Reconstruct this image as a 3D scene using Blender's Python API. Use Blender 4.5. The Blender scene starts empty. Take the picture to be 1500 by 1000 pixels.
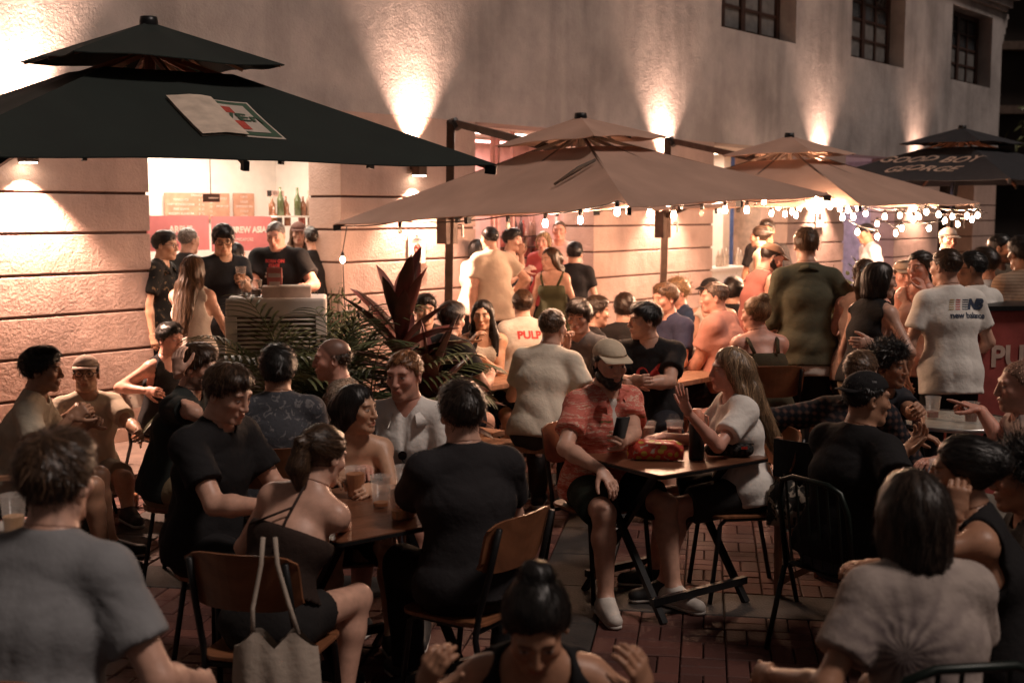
import bpy, bmesh, math, random
import numpy as np
from mathutils import Vector, Matrix
from mathutils.bvhtree import BVHTree

# ------------------------------------------------------------------ camera, world, exposure
scene = bpy.context.scene
CAM_H, FPX, HOR = 1.95, 1800.0, 312.0
PITCH = math.atan((500 - HOR) / FPX)
cam_data = bpy.data.cameras.new('camera')
cam_data.sensor_width = 36.0
cam_data.lens = FPX / 1500 * 36.0
cam_data.clip_start, cam_data.clip_end = 0.05, 500
cam_data.dof.use_dof = True
cam_data.dof.focus_distance = 6.6
cam_data.dof.aperture_fstop = 2.8
cam = bpy.data.objects.new('camera', cam_data)
scene.collection.objects.link(cam)
cam.location = (0, 0, CAM_H)
cam.rotation_euler = (math.pi / 2 - PITCH, 0, 0)
scene.camera = cam

SUN_DIR = (-.48, .22, -.85)
SUN_EL, SUN_AZ = math.radians(58), math.radians(115)
world = bpy.data.worlds.new('World')
scene.world = world
world.use_nodes = True
_n = world.node_tree.nodes; _n.clear()
_l = world.node_tree.links
_sky = _n.new('ShaderNodeTexSky'); _sky.sky_type = 'NISHITA'; _sky.sun_disc = False
_sky.sun_elevation = SUN_EL; _sky.sun_rotation = SUN_AZ
_hs = _n.new('ShaderNodeHueSaturation'); _hs.inputs['Saturation'].default_value = 0.05
_bg = _n.new('ShaderNodeBackground'); _bg.inputs['Strength'].default_value = SKY_STRENGTH = 0.008
_wo = _n.new('ShaderNodeOutputWorld')
_tint = _n.new('ShaderNodeMix'); _tint.data_type = 'RGBA'; _tint.blend_type = 'MULTIPLY'; _tint.inputs[0].default_value = 1; _tint.inputs[7].default_value = (1.0, .80, .70, 1)   # town glow
_l.new(_sky.outputs[0], _hs.inputs['Color']); _l.new(_hs.outputs[0], _tint.inputs[6]); _l.new(_tint.outputs[2], _bg.inputs[0]); _l.new(_bg.outputs[0], _wo.inputs[0])

sun_data = bpy.data.lights.new('night_glow', 'SUN')
sun_data.energy = 1.0
sun_data.angle = math.radians(10)
sun_data.color = (1.0, 0.82, 0.72)
sun = bpy.data.objects.new('night_glow', sun_data)
scene.collection.objects.link(sun)
sun.rotation_euler = Vector(SUN_DIR).to_track_quat('-Z', 'Y').to_euler()

scene.view_settings.view_transform = 'Standard'
scene.view_settings.look = 'None'
scene.view_settings.exposure = 0.42
scene.view_settings.gamma = 1.0
scene.render.engine = 'CYCLES'
scene.cycles.use_denoising = True
scene.cycles.max_bounces = 6
scene.cycles.diffuse_bounces = 3
scene.cycles.glossy_bounces = 2
scene.cycles.transmission_bounces = 5
scene.cycles.transparent_max_bounces = 6
scene.cycles.caustics_reflective = False
scene.cycles.caustics_refractive = False
scene.cycles.sample_clamp_indirect = 3.0
scene.cycles.use_light_tree = True

COL = scene.collection
rng = np.random.default_rng(7)
random.seed(7)
A = lambda *v: np.array(v, dtype=float)
UP = A(0, 0, 1)
def nrm(v):
    v = np.asarray(v, float); n = np.linalg.norm(v)
    return v / n if n > 1e-9 else v
def ray(px, py):
    a = (px - 750) / FPX; b = (500 - py) / FPX
    return A(a, math.cos(PITCH) + b * math.sin(PITCH), -math.sin(PITCH) + b * math.cos(PITCH))
def at(px, py, Y):
    r = ray(px, py); return A(0, 0, CAM_H) + r * (Y / r[1])
def atz(px, py, z):
    r = ray(px, py); return A(0, 0, CAM_H) + r * ((z - CAM_H) / r[2])
def smoothstep(a, b, x):
    t = np.clip((x - a) / (b - a), 0, 1); return t * t * (3 - 2 * t)

# ------------------------------------------------------------------ materials
MATS = {}
def new_mat(name):
    m = bpy.data.materials.new(name); m.use_nodes = True
    nt = m.node_tree
    return m, nt, nt.nodes['Principled BSDF'], nt.nodes.new, nt.links.new
def rgb(c): return (c[0], c[1], c[2], 1.0)
def plain(name, col, rough=0.6, metal=0.0, var=0.25, scale=9.0, bump=0.0, bscale=60.0, spec=0.4, emit=None, es=0.0, trans=0.0, alpha=1.0, streak=None):
    """solid colour broken up by noise, with fine relief"""
    if name in MATS: return MATS[name]
    m, nt, b, N, L = new_mat(name)
    b.inputs['Roughness'].default_value = rough
    b.inputs['Metallic'].default_value = metal
    b.inputs['Specular IOR Level'].default_value = spec
    tc = N('ShaderNodeTexCoord')
    nz = N('ShaderNodeTexNoise'); nz.inputs['Scale'].default_value = scale; nz.inputs['Detail'].default_value = 5
    mp = N('ShaderNodeMapping')
    if streak: mp.inputs['Scale'].default_value = streak
    L(tc.outputs['Object'], mp.inputs[0]); L(mp.outputs[0], nz.inputs['Vector'])
    cr = N('ShaderNodeMapRange'); cr.inputs[1].default_value = 0.3; cr.inputs[2].default_value = 0.7
    cr.inputs[3].default_value = 1 - var; cr.inputs[4].default_value = 1 + var
    L(nz.outputs[0], cr.inputs[0])
    mx = N('ShaderNodeVectorMath'); mx.operation = 'SCALE'; mx.inputs[0].default_value = col[:3]
    L(cr.outputs[0], mx.inputs['Scale']); L(mx.outputs[0], b.inputs['Base Color'])
    if bump:
        n2 = N('ShaderNodeTexNoise'); n2.inputs['Scale'].default_value = bscale; n2.inputs['Detail'].default_value = 4
        L(tc.outputs['Object'], n2.inputs['Vector'])
        bp = N('ShaderNodeBump'); bp.inputs['Strength'].default_value = bump; bp.inputs['Distance'].default_value = 0.01
        L(n2.outputs[0], bp.inputs['Height']); L(bp.outputs[0], b.inputs['Normal'])
    if trans: b.inputs['Transmission Weight'].default_value = trans
    if alpha < 1: b.inputs['Alpha'].default_value = alpha
    if emit:
        b.inputs['Emission Color'].default_value = rgb(emit); b.inputs['Emission Strength'].default_value = es
    MATS[name] = m
    return m
def cloth(col, rough=0.85, key=None):
    name = 'cloth_%03d_%03d_%03d' % tuple(int(c * 999) for c in col)
    return plain(name, col, rough=rough, var=0.12, scale=7, bump=0.35, bscale=38, spec=0.2)
def cloth_pattern(name, build):
    """cloth whose colour comes from a node tree: build(N, L, object_coord_socket) -> colour socket"""
    if name in MATS: return MATS[name]
    m, nt, b, N, L = new_mat(name)
    b.inputs['Roughness'].default_value = 0.85; b.inputs['Specular IOR Level'].default_value = 0.2
    tc = N('ShaderNodeTexCoord')
    L(build(N, L, tc.outputs['Object']), b.inputs['Base Color'])
    n2 = N('ShaderNodeTexNoise'); n2.inputs['Scale'].default_value = 40
    L(tc.outputs['Object'], n2.inputs['Vector'])
    bp = N('ShaderNodeBump'); bp.inputs['Strength'].default_value = 0.35; bp.inputs['Distance'].default_value = 0.01
    L(n2.outputs[0], bp.inputs['Height']); L(bp.outputs[0], b.inputs['Normal'])
    MATS[name] = m
    return m
def attr_mat(name, rough=0.5, spec=0.35, bump=0.0, bscale=200):
    if name in MATS: return MATS[name]
    m, nt, b, N, L = new_mat(name)
    a = N('ShaderNodeAttribute'); a.attribute_name = 'tint'
    nz = N('ShaderNodeTexNoise'); nz.inputs['Scale'].default_value = 30; nz.inputs['Detail'].default_value = 4
    tc = N('ShaderNodeTexCoord'); L(tc.outputs['Object'], nz.inputs['Vector'])
    cr = N('ShaderNodeMapRange'); cr.inputs[1].default_value = 0.3; cr.inputs[2].default_value = 0.7
    cr.inputs[3].default_value = 0.88; cr.inputs[4].default_value = 1.1
    L(nz.outputs[0], cr.inputs[0])
    mx = N('ShaderNodeVectorMath'); mx.operation = 'SCALE'
    L(a.outputs['Color'], mx.inputs[0]); L(cr.outputs[0], mx.inputs['Scale']); L(mx.outputs[0], b.inputs['Base Color'])
    b.inputs['Roughness'].default_value = rough; b.inputs['Specular IOR Level'].default_value = spec
    if bump:
        n2 = N('ShaderNodeTexNoise'); n2.inputs['Scale'].default_value = bscale
        L(tc.outputs['Object'], n2.inputs['Vector'])
        bp = N('ShaderNodeBump'); bp.inputs['Strength'].default_value = bump; bp.inputs['Distance'].default_value = 0.003
        L(n2.outputs[0], bp.inputs['Height']); L(bp.outputs[0], b.inputs['Normal'])
    MATS[name] = m
    return m
def hair_mat(col):
    """strand-to-strand variation comes from the mesh attribute 'tint'"""
    name = 'hair_%03d_%03d_%03d' % tuple(int(c * 999) for c in col)
    if name in MATS: return MATS[name]
    m, nt, b, N, L = new_mat(name)
    a = N('ShaderNodeAttribute'); a.attribute_name = 'tint'
    mx = N('ShaderNodeMix'); mx.data_type = 'RGBA'; mx.blend_type = 'MULTIPLY'; mx.inputs[0].default_value = 1; mx.inputs[7].default_value = rgb(col)
    L(a.outputs['Color'], mx.inputs[6]); L(mx.outputs[2], b.inputs['Base Color'])
    b.inputs['Roughness'].default_value = .38; b.inputs['Specular IOR Level'].default_value = .5
    MATS[name] = m; return m
# ------------------------------------------------------------------ object helpers
def link(name, data, mat=None, parent=None, loc=None):
    o = bpy.data.objects.new(name, data)
    COL.objects.link(o)
    if mat is not None and hasattr(data, 'materials') and len(data.materials) == 0: data.materials.append(mat)
    if parent is not None: o.parent = parent
    if loc is not None: o.location = loc
    return o
def tag(o, label=None, cat=None, group=None, kind=None):
    if label: o['label'] = label
    if cat: o['category'] = cat
    if group: o['group'] = group
    if kind: o['kind'] = kind
    return o
def thing(name, label, cat, loc=(0, 0, 0), rz=0.0, group=None):
    o = link(name, None, loc=tuple(loc)); o.rotation_euler = (0, 0, rz)
    o.empty_display_size = 0.1
    return tag(o, label, cat, group)
def copy_tree(o, parent=None):
    c = o.copy(); COL.objects.link(c); c.parent = parent
    for ch in o.children: copy_tree(ch, c)
    return c
def npmesh(name, V, Fq, smooth=True, tint=None):
    """mesh from numpy verts and a (n,3) or (n,4) face array"""
    me = bpy.data.meshes.new(name)
    V = np.ascontiguousarray(V, np.float32); Fq = np.ascontiguousarray(Fq, np.int32)
    n, k = Fq.shape
    me.vertices.add(len(V)); me.vertices.foreach_set('co', V.ravel())
    me.loops.add(n * k); me.loops.foreach_set('vertex_index', Fq.ravel())
    me.polygons.add(n)
    me.polygons.foreach_set('loop_start', np.arange(0, n * k, k, dtype=np.int32))
    me.update(calc_edges=True)
    me.polygons.foreach_set('use_smooth', np.full(n, smooth, bool))
    if tint is not None:
        at_ = me.attributes.new('tint', 'FLOAT_COLOR', 'POINT')
        c = np.ones((len(V), 4), np.float32); c[:, :3] = tint
        at_.data.foreach_set('color', c.ravel())
    me.validate()
    return me
class MB:
    """collects simple solids and links them as ONE mesh object"""
    def __init__(s): s.v = []; s.f = []
    def add(s, vs, fs):
        o = len(s.v); s.v += [tuple(float(c) for c in v) for v in vs]; s.f += [tuple(i + o for i in f) for f in fs]; return s
    def box(s, lo, hi):
        x0, y0, z0 = lo; x1, y1, z1 = hi
        return s.add([(x0,y0,z0),(x1,y0,z0),(x1,y1,z0),(x0,y1,z0),(x0,y0,z1),(x1,y0,z1),(x1,y1,z1),(x0,y1,z1)],
                     [(0,3,2,1),(4,5,6,7),(0,1,5,4),(1,2,6,5),(2,3,7,6),(3,0,4,7)])
    def bar(s, a, b, w, h, up=UP):
        a = A(*a); b = A(*b); d = nrm(b - a); sd = nrm(np.cross(d, up))
        if np.linalg.norm(sd) < .1: sd = A(1, 0, 0)
        u = np.cross(sd, d); p = []
        for q in (a, b):
            for i, j in ((-1,-1),(1,-1),(1,1),(-1,1)): p.append(q + sd * i * w / 2 + u * j * h / 2)
        return s.add(p, [(0,1,2,3),(7,6,5,4),(0,4,5,1),(1,5,6,2),(2,6,7,3),(3,7,4,0)])
    def tube(s, pts, r, n=8, cap=True):
        pts = [A(*p) for p in pts]; m = len(pts)
        rs = r if hasattr(r, '__len__') else [r] * m
        vs = []; ref = None
        for i, p in enumerate(pts):
            d = nrm(pts[min(i + 1, m - 1)] - pts[max(i - 1, 0)])
            if ref is None: ref = A(0, 0, 1) if abs(d[2]) < .9 else A(1, 0, 0)
            x = nrm(np.cross(d, ref)); y = np.cross(x, d); ref = -y if False else y
            for k in range(n):
                t = 2 * math.pi * k / n; vs.append(p + (x * math.cos(t) + y * math.sin(t)) * rs[i])
        fs = [(i*n+k, i*n+(k+1)%n, (i+1)*n+(k+1)%n, (i+1)*n+k) for i in range(m-1) for k in range(n)]
        if cap: fs += [tuple(range(n))[::-1], tuple((m-1)*n + k for k in range(n))]
        return s.add(vs, fs)
    def lathe(s, prof, n=16, c=(0, 0, 0)):
        vs = [(c[0] + r*math.cos(2*math.pi*k/n), c[1] + r*math.sin(2*math.pi*k/n), c[2] + z) for r, z in prof for k in range(n)]
        m = len(prof)
        return s.add(vs, [(i*n+k, i*n+(k+1)%n, (i+1)*n+(k+1)%n, (i+1)*n+k) for i in range(m-1) for k in range(n)])
    def mesh(s, name, smooth=False, bevel=0.0):
        me = bpy.data.meshes.new(name); me.from_pydata(s.v, [], s.f)
        bm = bmesh.new(); bm.from_mesh(me)
        bmesh.ops.recalc_face_normals(bm, faces=bm.faces)
        if bevel: bmesh.ops.bevel(bm, geom=list(bm.edges), offset=bevel, segments=2, affect='EDGES', profile=.6)
        for f in bm.faces: f.smooth = smooth
        bm.to_mesh(me); bm.free()
        return me
    def build(s, name, mat, parent=None, smooth=False, bevel=0.0, loc=None):
        return link(name, s.mesh(name, smooth, bevel), mat, parent, loc)
TMP = bpy.data.scenes.new('lettering')          # scratch scene: letters are turned into meshes here, then it is removed
def text_mesh(txt, size, depth=0.002, italic=0.0, bold=0.0, spacing=1.0):
    cu = bpy.data.curves.new('t', 'FONT'); cu.body = txt; cu.size = size; cu.extrude = depth
    cu.align_x = 'CENTER'; cu.align_y = 'CENTER'; cu.shear = italic; cu.offset = bold; cu.space_character = spacing
    cu.resolution_u = 3
    o = bpy.data.objects.new('t', cu); TMP.collection.objects.link(o)
    with bpy.context.temp_override(scene=TMP, view_layer=TMP.view_layers[0]): dg = bpy.context.evaluated_depsgraph_get()
    me = bpy.data.meshes.new_from_object(o.evaluated_get(dg))
    bpy.data.objects.remove(o); bpy.data.curves.remove(cu)
    me.materials.clear()
    return me
# ------------------------------------------------------------------ implicit surfaces: smooth unions of tapered limbs, meshed by surface nets
class Field:
    def __init__(s, lo, hi, h):
        s.h = h; s.lo = np.asarray(lo, float)
        s.n = np.maximum(np.ceil((np.asarray(hi, float) - s.lo) / h).astype(int) + 1, 4)
        s.F = np.full(tuple(s.n), 1.0, np.float32)
        s.ax = [(s.lo[i] + h * np.arange(s.n[i])).astype(np.float32) for i in range(3)]
    def sl(s, lo, hi):
        a = np.clip(np.floor((lo - s.lo) / s.h).astype(int), 0, s.n); b = np.clip(np.ceil((hi - s.lo) / s.h).astype(int) + 1, 0, s.n)
        if (b <= a).any(): return None
        S = tuple(slice(a[i], b[i]) for i in range(3))
        X = s.ax[0][S[0]][:, None, None]; Y = s.ax[1][S[1]][None, :, None]; Z = s.ax[2][S[2]][None, None, :]
        return S, X, Y, Z
    def comb(s, S, d, k, op):
        f = s.F[S]
        if op == 'sub':
            if k > 0:
                h = np.clip(.5 - .5 * (f + d) / k, 0, 1); s.F[S] = f * (1 - h) - d * h + k * h * (1 - h)
            else: s.F[S] = np.maximum(f, -d)
        elif op == 'cut': s.F[S] = np.maximum(f, d)
        else:
            if k > 0:
                h = np.clip(.5 + .5 * (d - f) / k, 0, 1); s.F[S] = d * (1 - h) + f * h - k * h * (1 - h)
            else: s.F[S] = np.minimum(f, d)
    def put(s, prims):
        for p in prims: getattr(s, p[0])(*p[1:])
        return s
    def cone(s, a, b, ra, rb, k=.02, w=1.0, side=None, op='u', clip=0):
        a = np.asarray(a, float); b = np.asarray(b, float); pad = max(ra, rb) * max(w, 1.0) + .03 + k
        q = s.sl(np.minimum(a, b) - pad, np.maximum(a, b) + pad)
        if q is None: return
        S, X, Y, Z = q; ba = b - a; L2 = max(float(ba @ ba), 1e-9)
        px, py, pz = X - a[0], Y - a[1], Z - a[2]
        tt = (px * ba[0] + py * ba[1] + pz * ba[2]) / L2
        t = np.clip(tt, 0, 1)
        ox, oy, oz = px - t * ba[0], py - t * ba[1], pz - t * ba[2]
        if w != 1.0:
            g = (ox * side[0] + oy * side[1] + oz * side[2]) * (1 / w - 1)
            ox = ox + g * side[0]; oy = oy + g * side[1]; oz = oz + g * side[2]
        d = np.sqrt(ox * ox + oy * oy + oz * oz) - (ra + (rb - ra) * t)
        if clip:
            L = math.sqrt(L2)
            if clip & 1: d = np.maximum(d, (tt - 1) * L)
            if clip & 2: d = np.maximum(d, -tt * L)
        s.comb(S, d.astype(np.float32), k, op)
    def ell(s, c, R, rad, k=.02, op='u'):
        """R rows: the ellipsoid's axes"""
        c = np.asarray(c, float); rad = np.asarray(rad, float); pad = rad.max() + .03 + k
        q = s.sl(c - pad, c + pad)
        if q is None: return
        S, X, Y, Z = q; px, py, pz = X - c[0], Y - c[1], Z - c[2]
        k0 = k1 = 0
        for i in range(3):
            e = px * R[i][0] + py * R[i][1] + pz * R[i][2]
            k0 = k0 + (e / rad[i]) ** 2; k1 = k1 + (e / rad[i] ** 2) ** 2
        k0 = np.sqrt(k0); d = k0 * (k0 - 1) / np.maximum(np.sqrt(k1), 1e-6)
        s.comb(S, d.astype(np.float32), k, op)
    def plane(s, p, n, k=0):
        """keep only what lies behind the plane (against n)"""
        X, Y, Z = s.ax[0][:, None, None], s.ax[1][None, :, None], s.ax[2][None, None, :]
        d = (X - p[0]) * n[0] + (Y - p[1]) * n[1] + (Z - p[2]) * n[2]
        if k > 0:
            f = s.F; h = np.clip(.5 - .5 * (d - f) / k * -1, 0, 1)
            s.F = (f * (1 - h) + d * h + k * h * (1 - h)).astype(np.float32)
        else: s.F = np.maximum(s.F, d.astype(np.float32))
    def grid(s): return s.ax[0][:, None, None], s.ax[1][None, :, None], s.ax[2][None, None, :]
    def sample(s, P):
        i = np.clip(np.rint((P - s.lo) / s.h).astype(int), 0, s.n - 1)
        return s.F[i[:, 0], i[:, 1], i[:, 2]]
    def nets(s):
        F = s.F
        F[0] = F[-1] = 1; F[:, 0] = F[:, -1] = 1; F[:, :, 0] = F[:, :, -1] = 1
        I = F < 0; nx, ny, nz = F.shape
        c = np.zeros((nx - 1, ny - 1, nz - 1), np.int8)
        for i in (0, 1):
            for j in (0, 1):
                for k in (0, 1): c += I[i:nx - 1 + i, j:ny - 1 + j, k:nz - 1 + k]
        act = np.argwhere((c > 0) & (c < 8))
        if len(act) == 0: return np.zeros((0, 3)), np.zeros((0, 4), int)
        idm = np.full(c.shape, -1, np.int32); idm[tuple(act.T)] = np.arange(len(act))
        acc = np.zeros((len(act), 3)); cnt = np.zeros(len(act))
        cor = [(i, j, k) for i in (0, 1) for j in (0, 1) for k in (0, 1)]
        val = {q: F[act[:, 0] + q[0], act[:, 1] + q[1], act[:, 2] + q[2]] for q in cor}
        for q in cor:
            for ax in range(3):
                if q[ax] == 0:
                    r = list(q); r[ax] = 1; r = tuple(r); va, vb = val[q], val[r]
                    m = (va < 0) != (vb < 0); t = np.where(m, va / np.where(m, va - vb, 1), 0)
                    for e in range(3): acc[:, e] += np.where(m, q[e] + (t if e == ax else 0), 0)
                    cnt += m
        V = s.lo + s.h * (act + acc / cnt[:, None])
        Q = []
        for ax in range(3):
            u, v = (ax + 1) % 3, (ax + 2) % 3
            sa = [slice(None)] * 3; sb = [slice(None)] * 3
            sa[ax] = slice(0, -1); sb[ax] = slice(1, None)
            e = np.argwhere(I[tuple(sa)] != I[tuple(sb)])
            e = e[(e[:, u] > 0) & (e[:, v] > 0) & (e[:, u] < F.shape[u] - 1) & (e[:, v] < F.shape[v] - 1)]
            if len(e) == 0: continue
            def cell(du, dv):
                g = e.copy(); g[:, u] -= du; g[:, v] -= dv; return idm[g[:, 0], g[:, 1], g[:, 2]]
            q = np.stack([cell(1, 1), cell(0, 1), cell(0, 0), cell(1, 0)], 1)
            ins = I[e[:, 0], e[:, 1], e[:, 2]]
            q[~ins] = q[~ins][:, ::-1]
            Q.append(q)
        return V, np.concatenate(Q)
def prim_box(prims, pad=.03):
    lo = A(9e9, 9e9, 9e9); hi = -lo
    for p in prims:
        if p[0] == 'cone':
            w = max(p[3 + 0], p[4]) * (p[6] if len(p) > 6 else 1.0)
            if len(p) > 8 and p[8] != 'u': continue
            for q in (p[1], p[2]): lo = np.minimum(lo, np.asarray(q) - w); hi = np.maximum(hi, np.asarray(q) + w)
        elif p[0] == 'ell':
            if len(p) > 5 and p[5] != 'u': continue
            r = max(p[3]); lo = np.minimum(lo, np.asarray(p[1]) - r); hi = np.maximum(hi, np.asarray(p[1]) + r)
    return lo - pad, hi + pad
def sdf_mesh(prims, h, planes=(), post=None, box=None):
    lo, hi = box if box else prim_box(prims)
    f = Field(lo, hi, h).put(prims)
    for pl in planes: f.plane(*pl)
    if post: post(f)
    V, Q = f.nets()
    return V, Q, f
def join_parts(parts):
    Vs, Qs, o = [], [], 0
    for V, Q in parts:
        if len(V) == 0: continue
        Vs.append(V); Qs.append(Q + o); o += len(V)
    return np.concatenate(Vs), np.concatenate(Qs)
# ------------------------------------------------------------------ people
SKIN = {'light': (.62, .36, .265), 'pale': (.66, .42, .33), 'asian': (.57, .33, .215), 'tan': (.43, .225, .14), 'brown': (.26, .13, .08), 'pink': (.64, .33, .25)}
BLK, DKB, BRN, LBR, GNG, BLD, GRY = (.012, .010, .009), (.022, .014, .010), (.05, .027, .015), (.10, .055, .03), (.22, .10, .045), (.30, .19, .10), (.20, .17, .15)
PEOPLE = []
def frame_from(yaw, pitch=0, roll=0):
    y, p, r = map(math.radians, (yaw, pitch, roll))
    f = A(math.sin(y) * math.cos(p), math.cos(y) * math.cos(p), -math.sin(p))
    rt = A(math.cos(y), -math.sin(y), 0)
    u = np.cross(rt, f)
    rt2 = rt * math.cos(r) - u * math.sin(r); u2 = u * math.cos(r) + rt * math.sin(r)
    return np.array([rt2, f, u2])
def ik(s, t, l1, l2, pole):
    d = t - s; D = np.linalg.norm(d); m = (l1 + l2) * .985
    if D > m: t = s + d / D * m; d = t - s; D = m
    D = max(D, abs(l1 - l2) + .02)
    u = nrm(d); a = (l1 * l1 - l2 * l2 + D * D) / (2 * D); hh = math.sqrt(max(l1 * l1 - a * a, 0))
    pp = pole - (pole @ u) * u
    return s + u * a + nrm(pp) * hh, t
def wrinkle(f, J, amp, ph, mask_lo=None):
    X, Y, Z = f.grid(); sp = J['spine']; r = J['r2']; fw = J['f2']; c = J['chest']
    px, py, pz = X - c[0], Y - c[1], Z - c[2]
    a = px * r[0] + py * r[1] + pz * r[2]; b = px * fw[0] + py * fw[1] + pz * fw[2]; z = px * sp[0] + py * sp[1] + pz * sp[2]
    rd = lambda q: 1 - 2 * np.abs(np.sin(q)) ** .8                     # sharp ridges, soft valleys
    low = np.clip(.42 - z * 3.2, 0, 1.0)
    sl = np.sign(math.sin(ph * 5))
    w = rd(24 * a + 7 * z * sl + 12 * b + 1.7 * np.sin(5.1 * z + ph) + 1.1 * np.sin(9 * a + 2 * ph)) * (.06 + .42 * low)
    w = w + .35 * np.sin(9 * a * sl + 16 * z + 1.5 * np.sin(8 * a + ph)) * low
    for s_ in (-1, 1):                                                  # fine pulls running from the armpits
        u_, v_ = a * s_ - .15, z - .10; dist = np.sqrt(u_ * u_ + v_ * v_ + .0004)
        ang = np.arctan2(-v_, -u_)
        w = w + .28 * rd(6.0 * ang + 7 * dist + ph * (2 + s_) + .8 * np.sin(14 * b)) * np.exp(-(dist / .15) ** 2) * np.clip(dist / .06, 0, 1)
    w = w + .40 * rd(20 * z + 2.6 * np.sin(6 * a + ph) + 6 * b * math.cos(ph) + 1.2 * np.sin(13 * a + 3 * ph)) * np.clip((-.10 - z) / .08, 0, 1)
    w = w * np.clip((.18 - z) / .05, .1, 1)
    f.F += (amp * w).astype(np.float32)

def head_prims(C, R, k=1.0, sex='m', jaw=1.0, mouth=0.0):
    W = lambda x, y, z: C + k * (x * R[0] + y * R[1] + z * R[2])
    E = lambda c, r, kk, op='u', RR=R: ('ell', W(*c), RR, tuple(k * q for q in r), kk * k, op)
    Cn = lambda a, b, ra, rb, kk, op='u': ('cone', W(*a), W(*b), ra * k, rb * k, kk * k, 1.0, None, op)
    jw = (.054 if sex == 'm' else .049) * jaw
    P = [E((0, -.014, .034), (.0745, .096, .084), .01),
         E((0, .018, -.03), (.061 * jaw, .072, .082), .03),
         Cn((-jw * .82, .0, -.068), (-.018, .066, -.094), .019, .016, .03), Cn((jw * .82, .0, -.068), (.018, .066, -.094), .019, .016, .03),
         E((0, .071, -.096), (.024, .018, .018), .025),
         E((.042, .062, -.018), (.022, .018, .018), .03), E((-.042, .062, -.018), (.022, .018, .018), .03),
         Cn((-.04, .078, .031), (.04, .078, .031), .011 if sex == 'm' else .008, .011 if sex == 'm' else .008, .022),
         Cn((.033, .107, .008), (.033, .108, .004), .016, .016, .014, 'sub'), Cn((-.033, .107, .008), (-.033, .108, .004), .016, .016, .014, 'sub'),
         E((.0325, .0765, .007), (.0135, .0125, .0125), .003), E((-.0325, .0765, .007), (.0135, .0125, .0125), .003),
         Cn((0, .088, .024), (0, .109, -.026), .0075, .0115, .014),
         Cn((.0125, .098, -.031), (.006, .106, -.032), .0085, .008, .006), Cn((-.0125, .098, -.031), (-.006, .106, -.032), .0085, .008, .006),
         E((0, .086, -.060), (.026, .013, .016), .015),
         Cn((-.02, .089, -.059), (0, .098, -.0555), .0045, .0065, .005), Cn((.02, .089, -.059), (0, .098, -.0555), .0045, .0065, .005),
         Cn((-.016, .089, -.068 - mouth), (.016, .089, -.068 - mouth), .0065, .0065, .006), Cn((0, .093, -.069 - mouth), (0, .0935, -.069 - mouth), .0075, .007, .006),
         Cn((-.021, .1015, -.0625 - mouth * .5), (.021, .1015, -.0625 - mouth * .5), .0032 + mouth * .6, .0032 + mouth * .6, .002, 'sub')]
    for sx in (-1, 1):
        RE = np.array([R[0] * .93 + sx * -.36 * R[1], R[1] * .93 + sx * .36 * R[0], R[2]])
        P += [E((sx * .0795, -.012, -.006), (.009, .02, .032), .008, 'u', RE), E((sx * .087, -.004, -.002), (.006, .010, .017), .003, 'sub', RE)]
    return P, W
def head_tint(V, C, R, k, skin, brow, lips, stubble=None, scalp=None, eye=(.02, .012, .01)):
    l = (V - C) @ R.T / k
    x, y, z = np.abs(l[:, 0]), l[:, 1], l[:, 2]
    T = np.tile(np.array(skin), (len(V), 1))
    def mix(m, c): 
        T[:] = T * (1 - m[:, None]) + np.array(c)[None] * m[:, None]
    ck = np.exp(-(((x - .042) / .024) ** 2 + ((z + .022) / .022) ** 2)) * (y > .03)
    mix(.25 * ck, (skin[0] * 1.05, skin[1] * .72, skin[2] * .68))
    if stubble is not None:
        c_, a_ = stubble
        m = smoothstep(-.028, -.05, z) * (1 - smoothstep(.05, .03, y) * smoothstep(-.06, -.03, z)) * (y > -.03)
        m *= 1 - .9 * np.exp(-((x / .02) ** 2 + ((z + .063) / .009) ** 2))
        mix(a_ * m, c_)
    mix(.75 * (np.exp(-(x / .021) ** 4 - ((z + .0635) / .0105) ** 4)) * (y > .082), lips)
    mix(.9 * np.exp(-(x / .02) ** 6 - ((z + .0625) / .0028) ** 4) * (y > .075) * (y < .094), (.05, .02, .018))
    arc = .030 - 5.5 * (x - .033) ** 2
    mix(.8 * np.exp(-((z - arc) / .0052) ** 4 - ((x - .033) / .021) ** 6) * (y > .05), brow)
    ex = np.exp(-((x - .0325) / .0125) ** 6 - ((z - .007) / .0055) ** 4) * (y > .06)
    mix(.85 * ex, (.62, .55, .5))
    mix(.95 * np.exp(-((x - .0325) / .0052) ** 6 - ((z - .007) / .0055) ** 6) * (y > .06), eye)
    mix(.75 * np.exp(-((x - .0325) / .015) ** 6 - ((z - .0135 + 12 * (x - .0325) ** 2) / .0022) ** 4) * (y > .06), (.02, .012, .01))
    if scalp is not None:
        c_, a_ = scalp
        m = smoothstep(0, .02, (l[:, 1] - .0) * -.755 + (l[:, 2] + .005) * .655 + .0)
        mix(a_ * m, c_)
    return T
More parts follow.
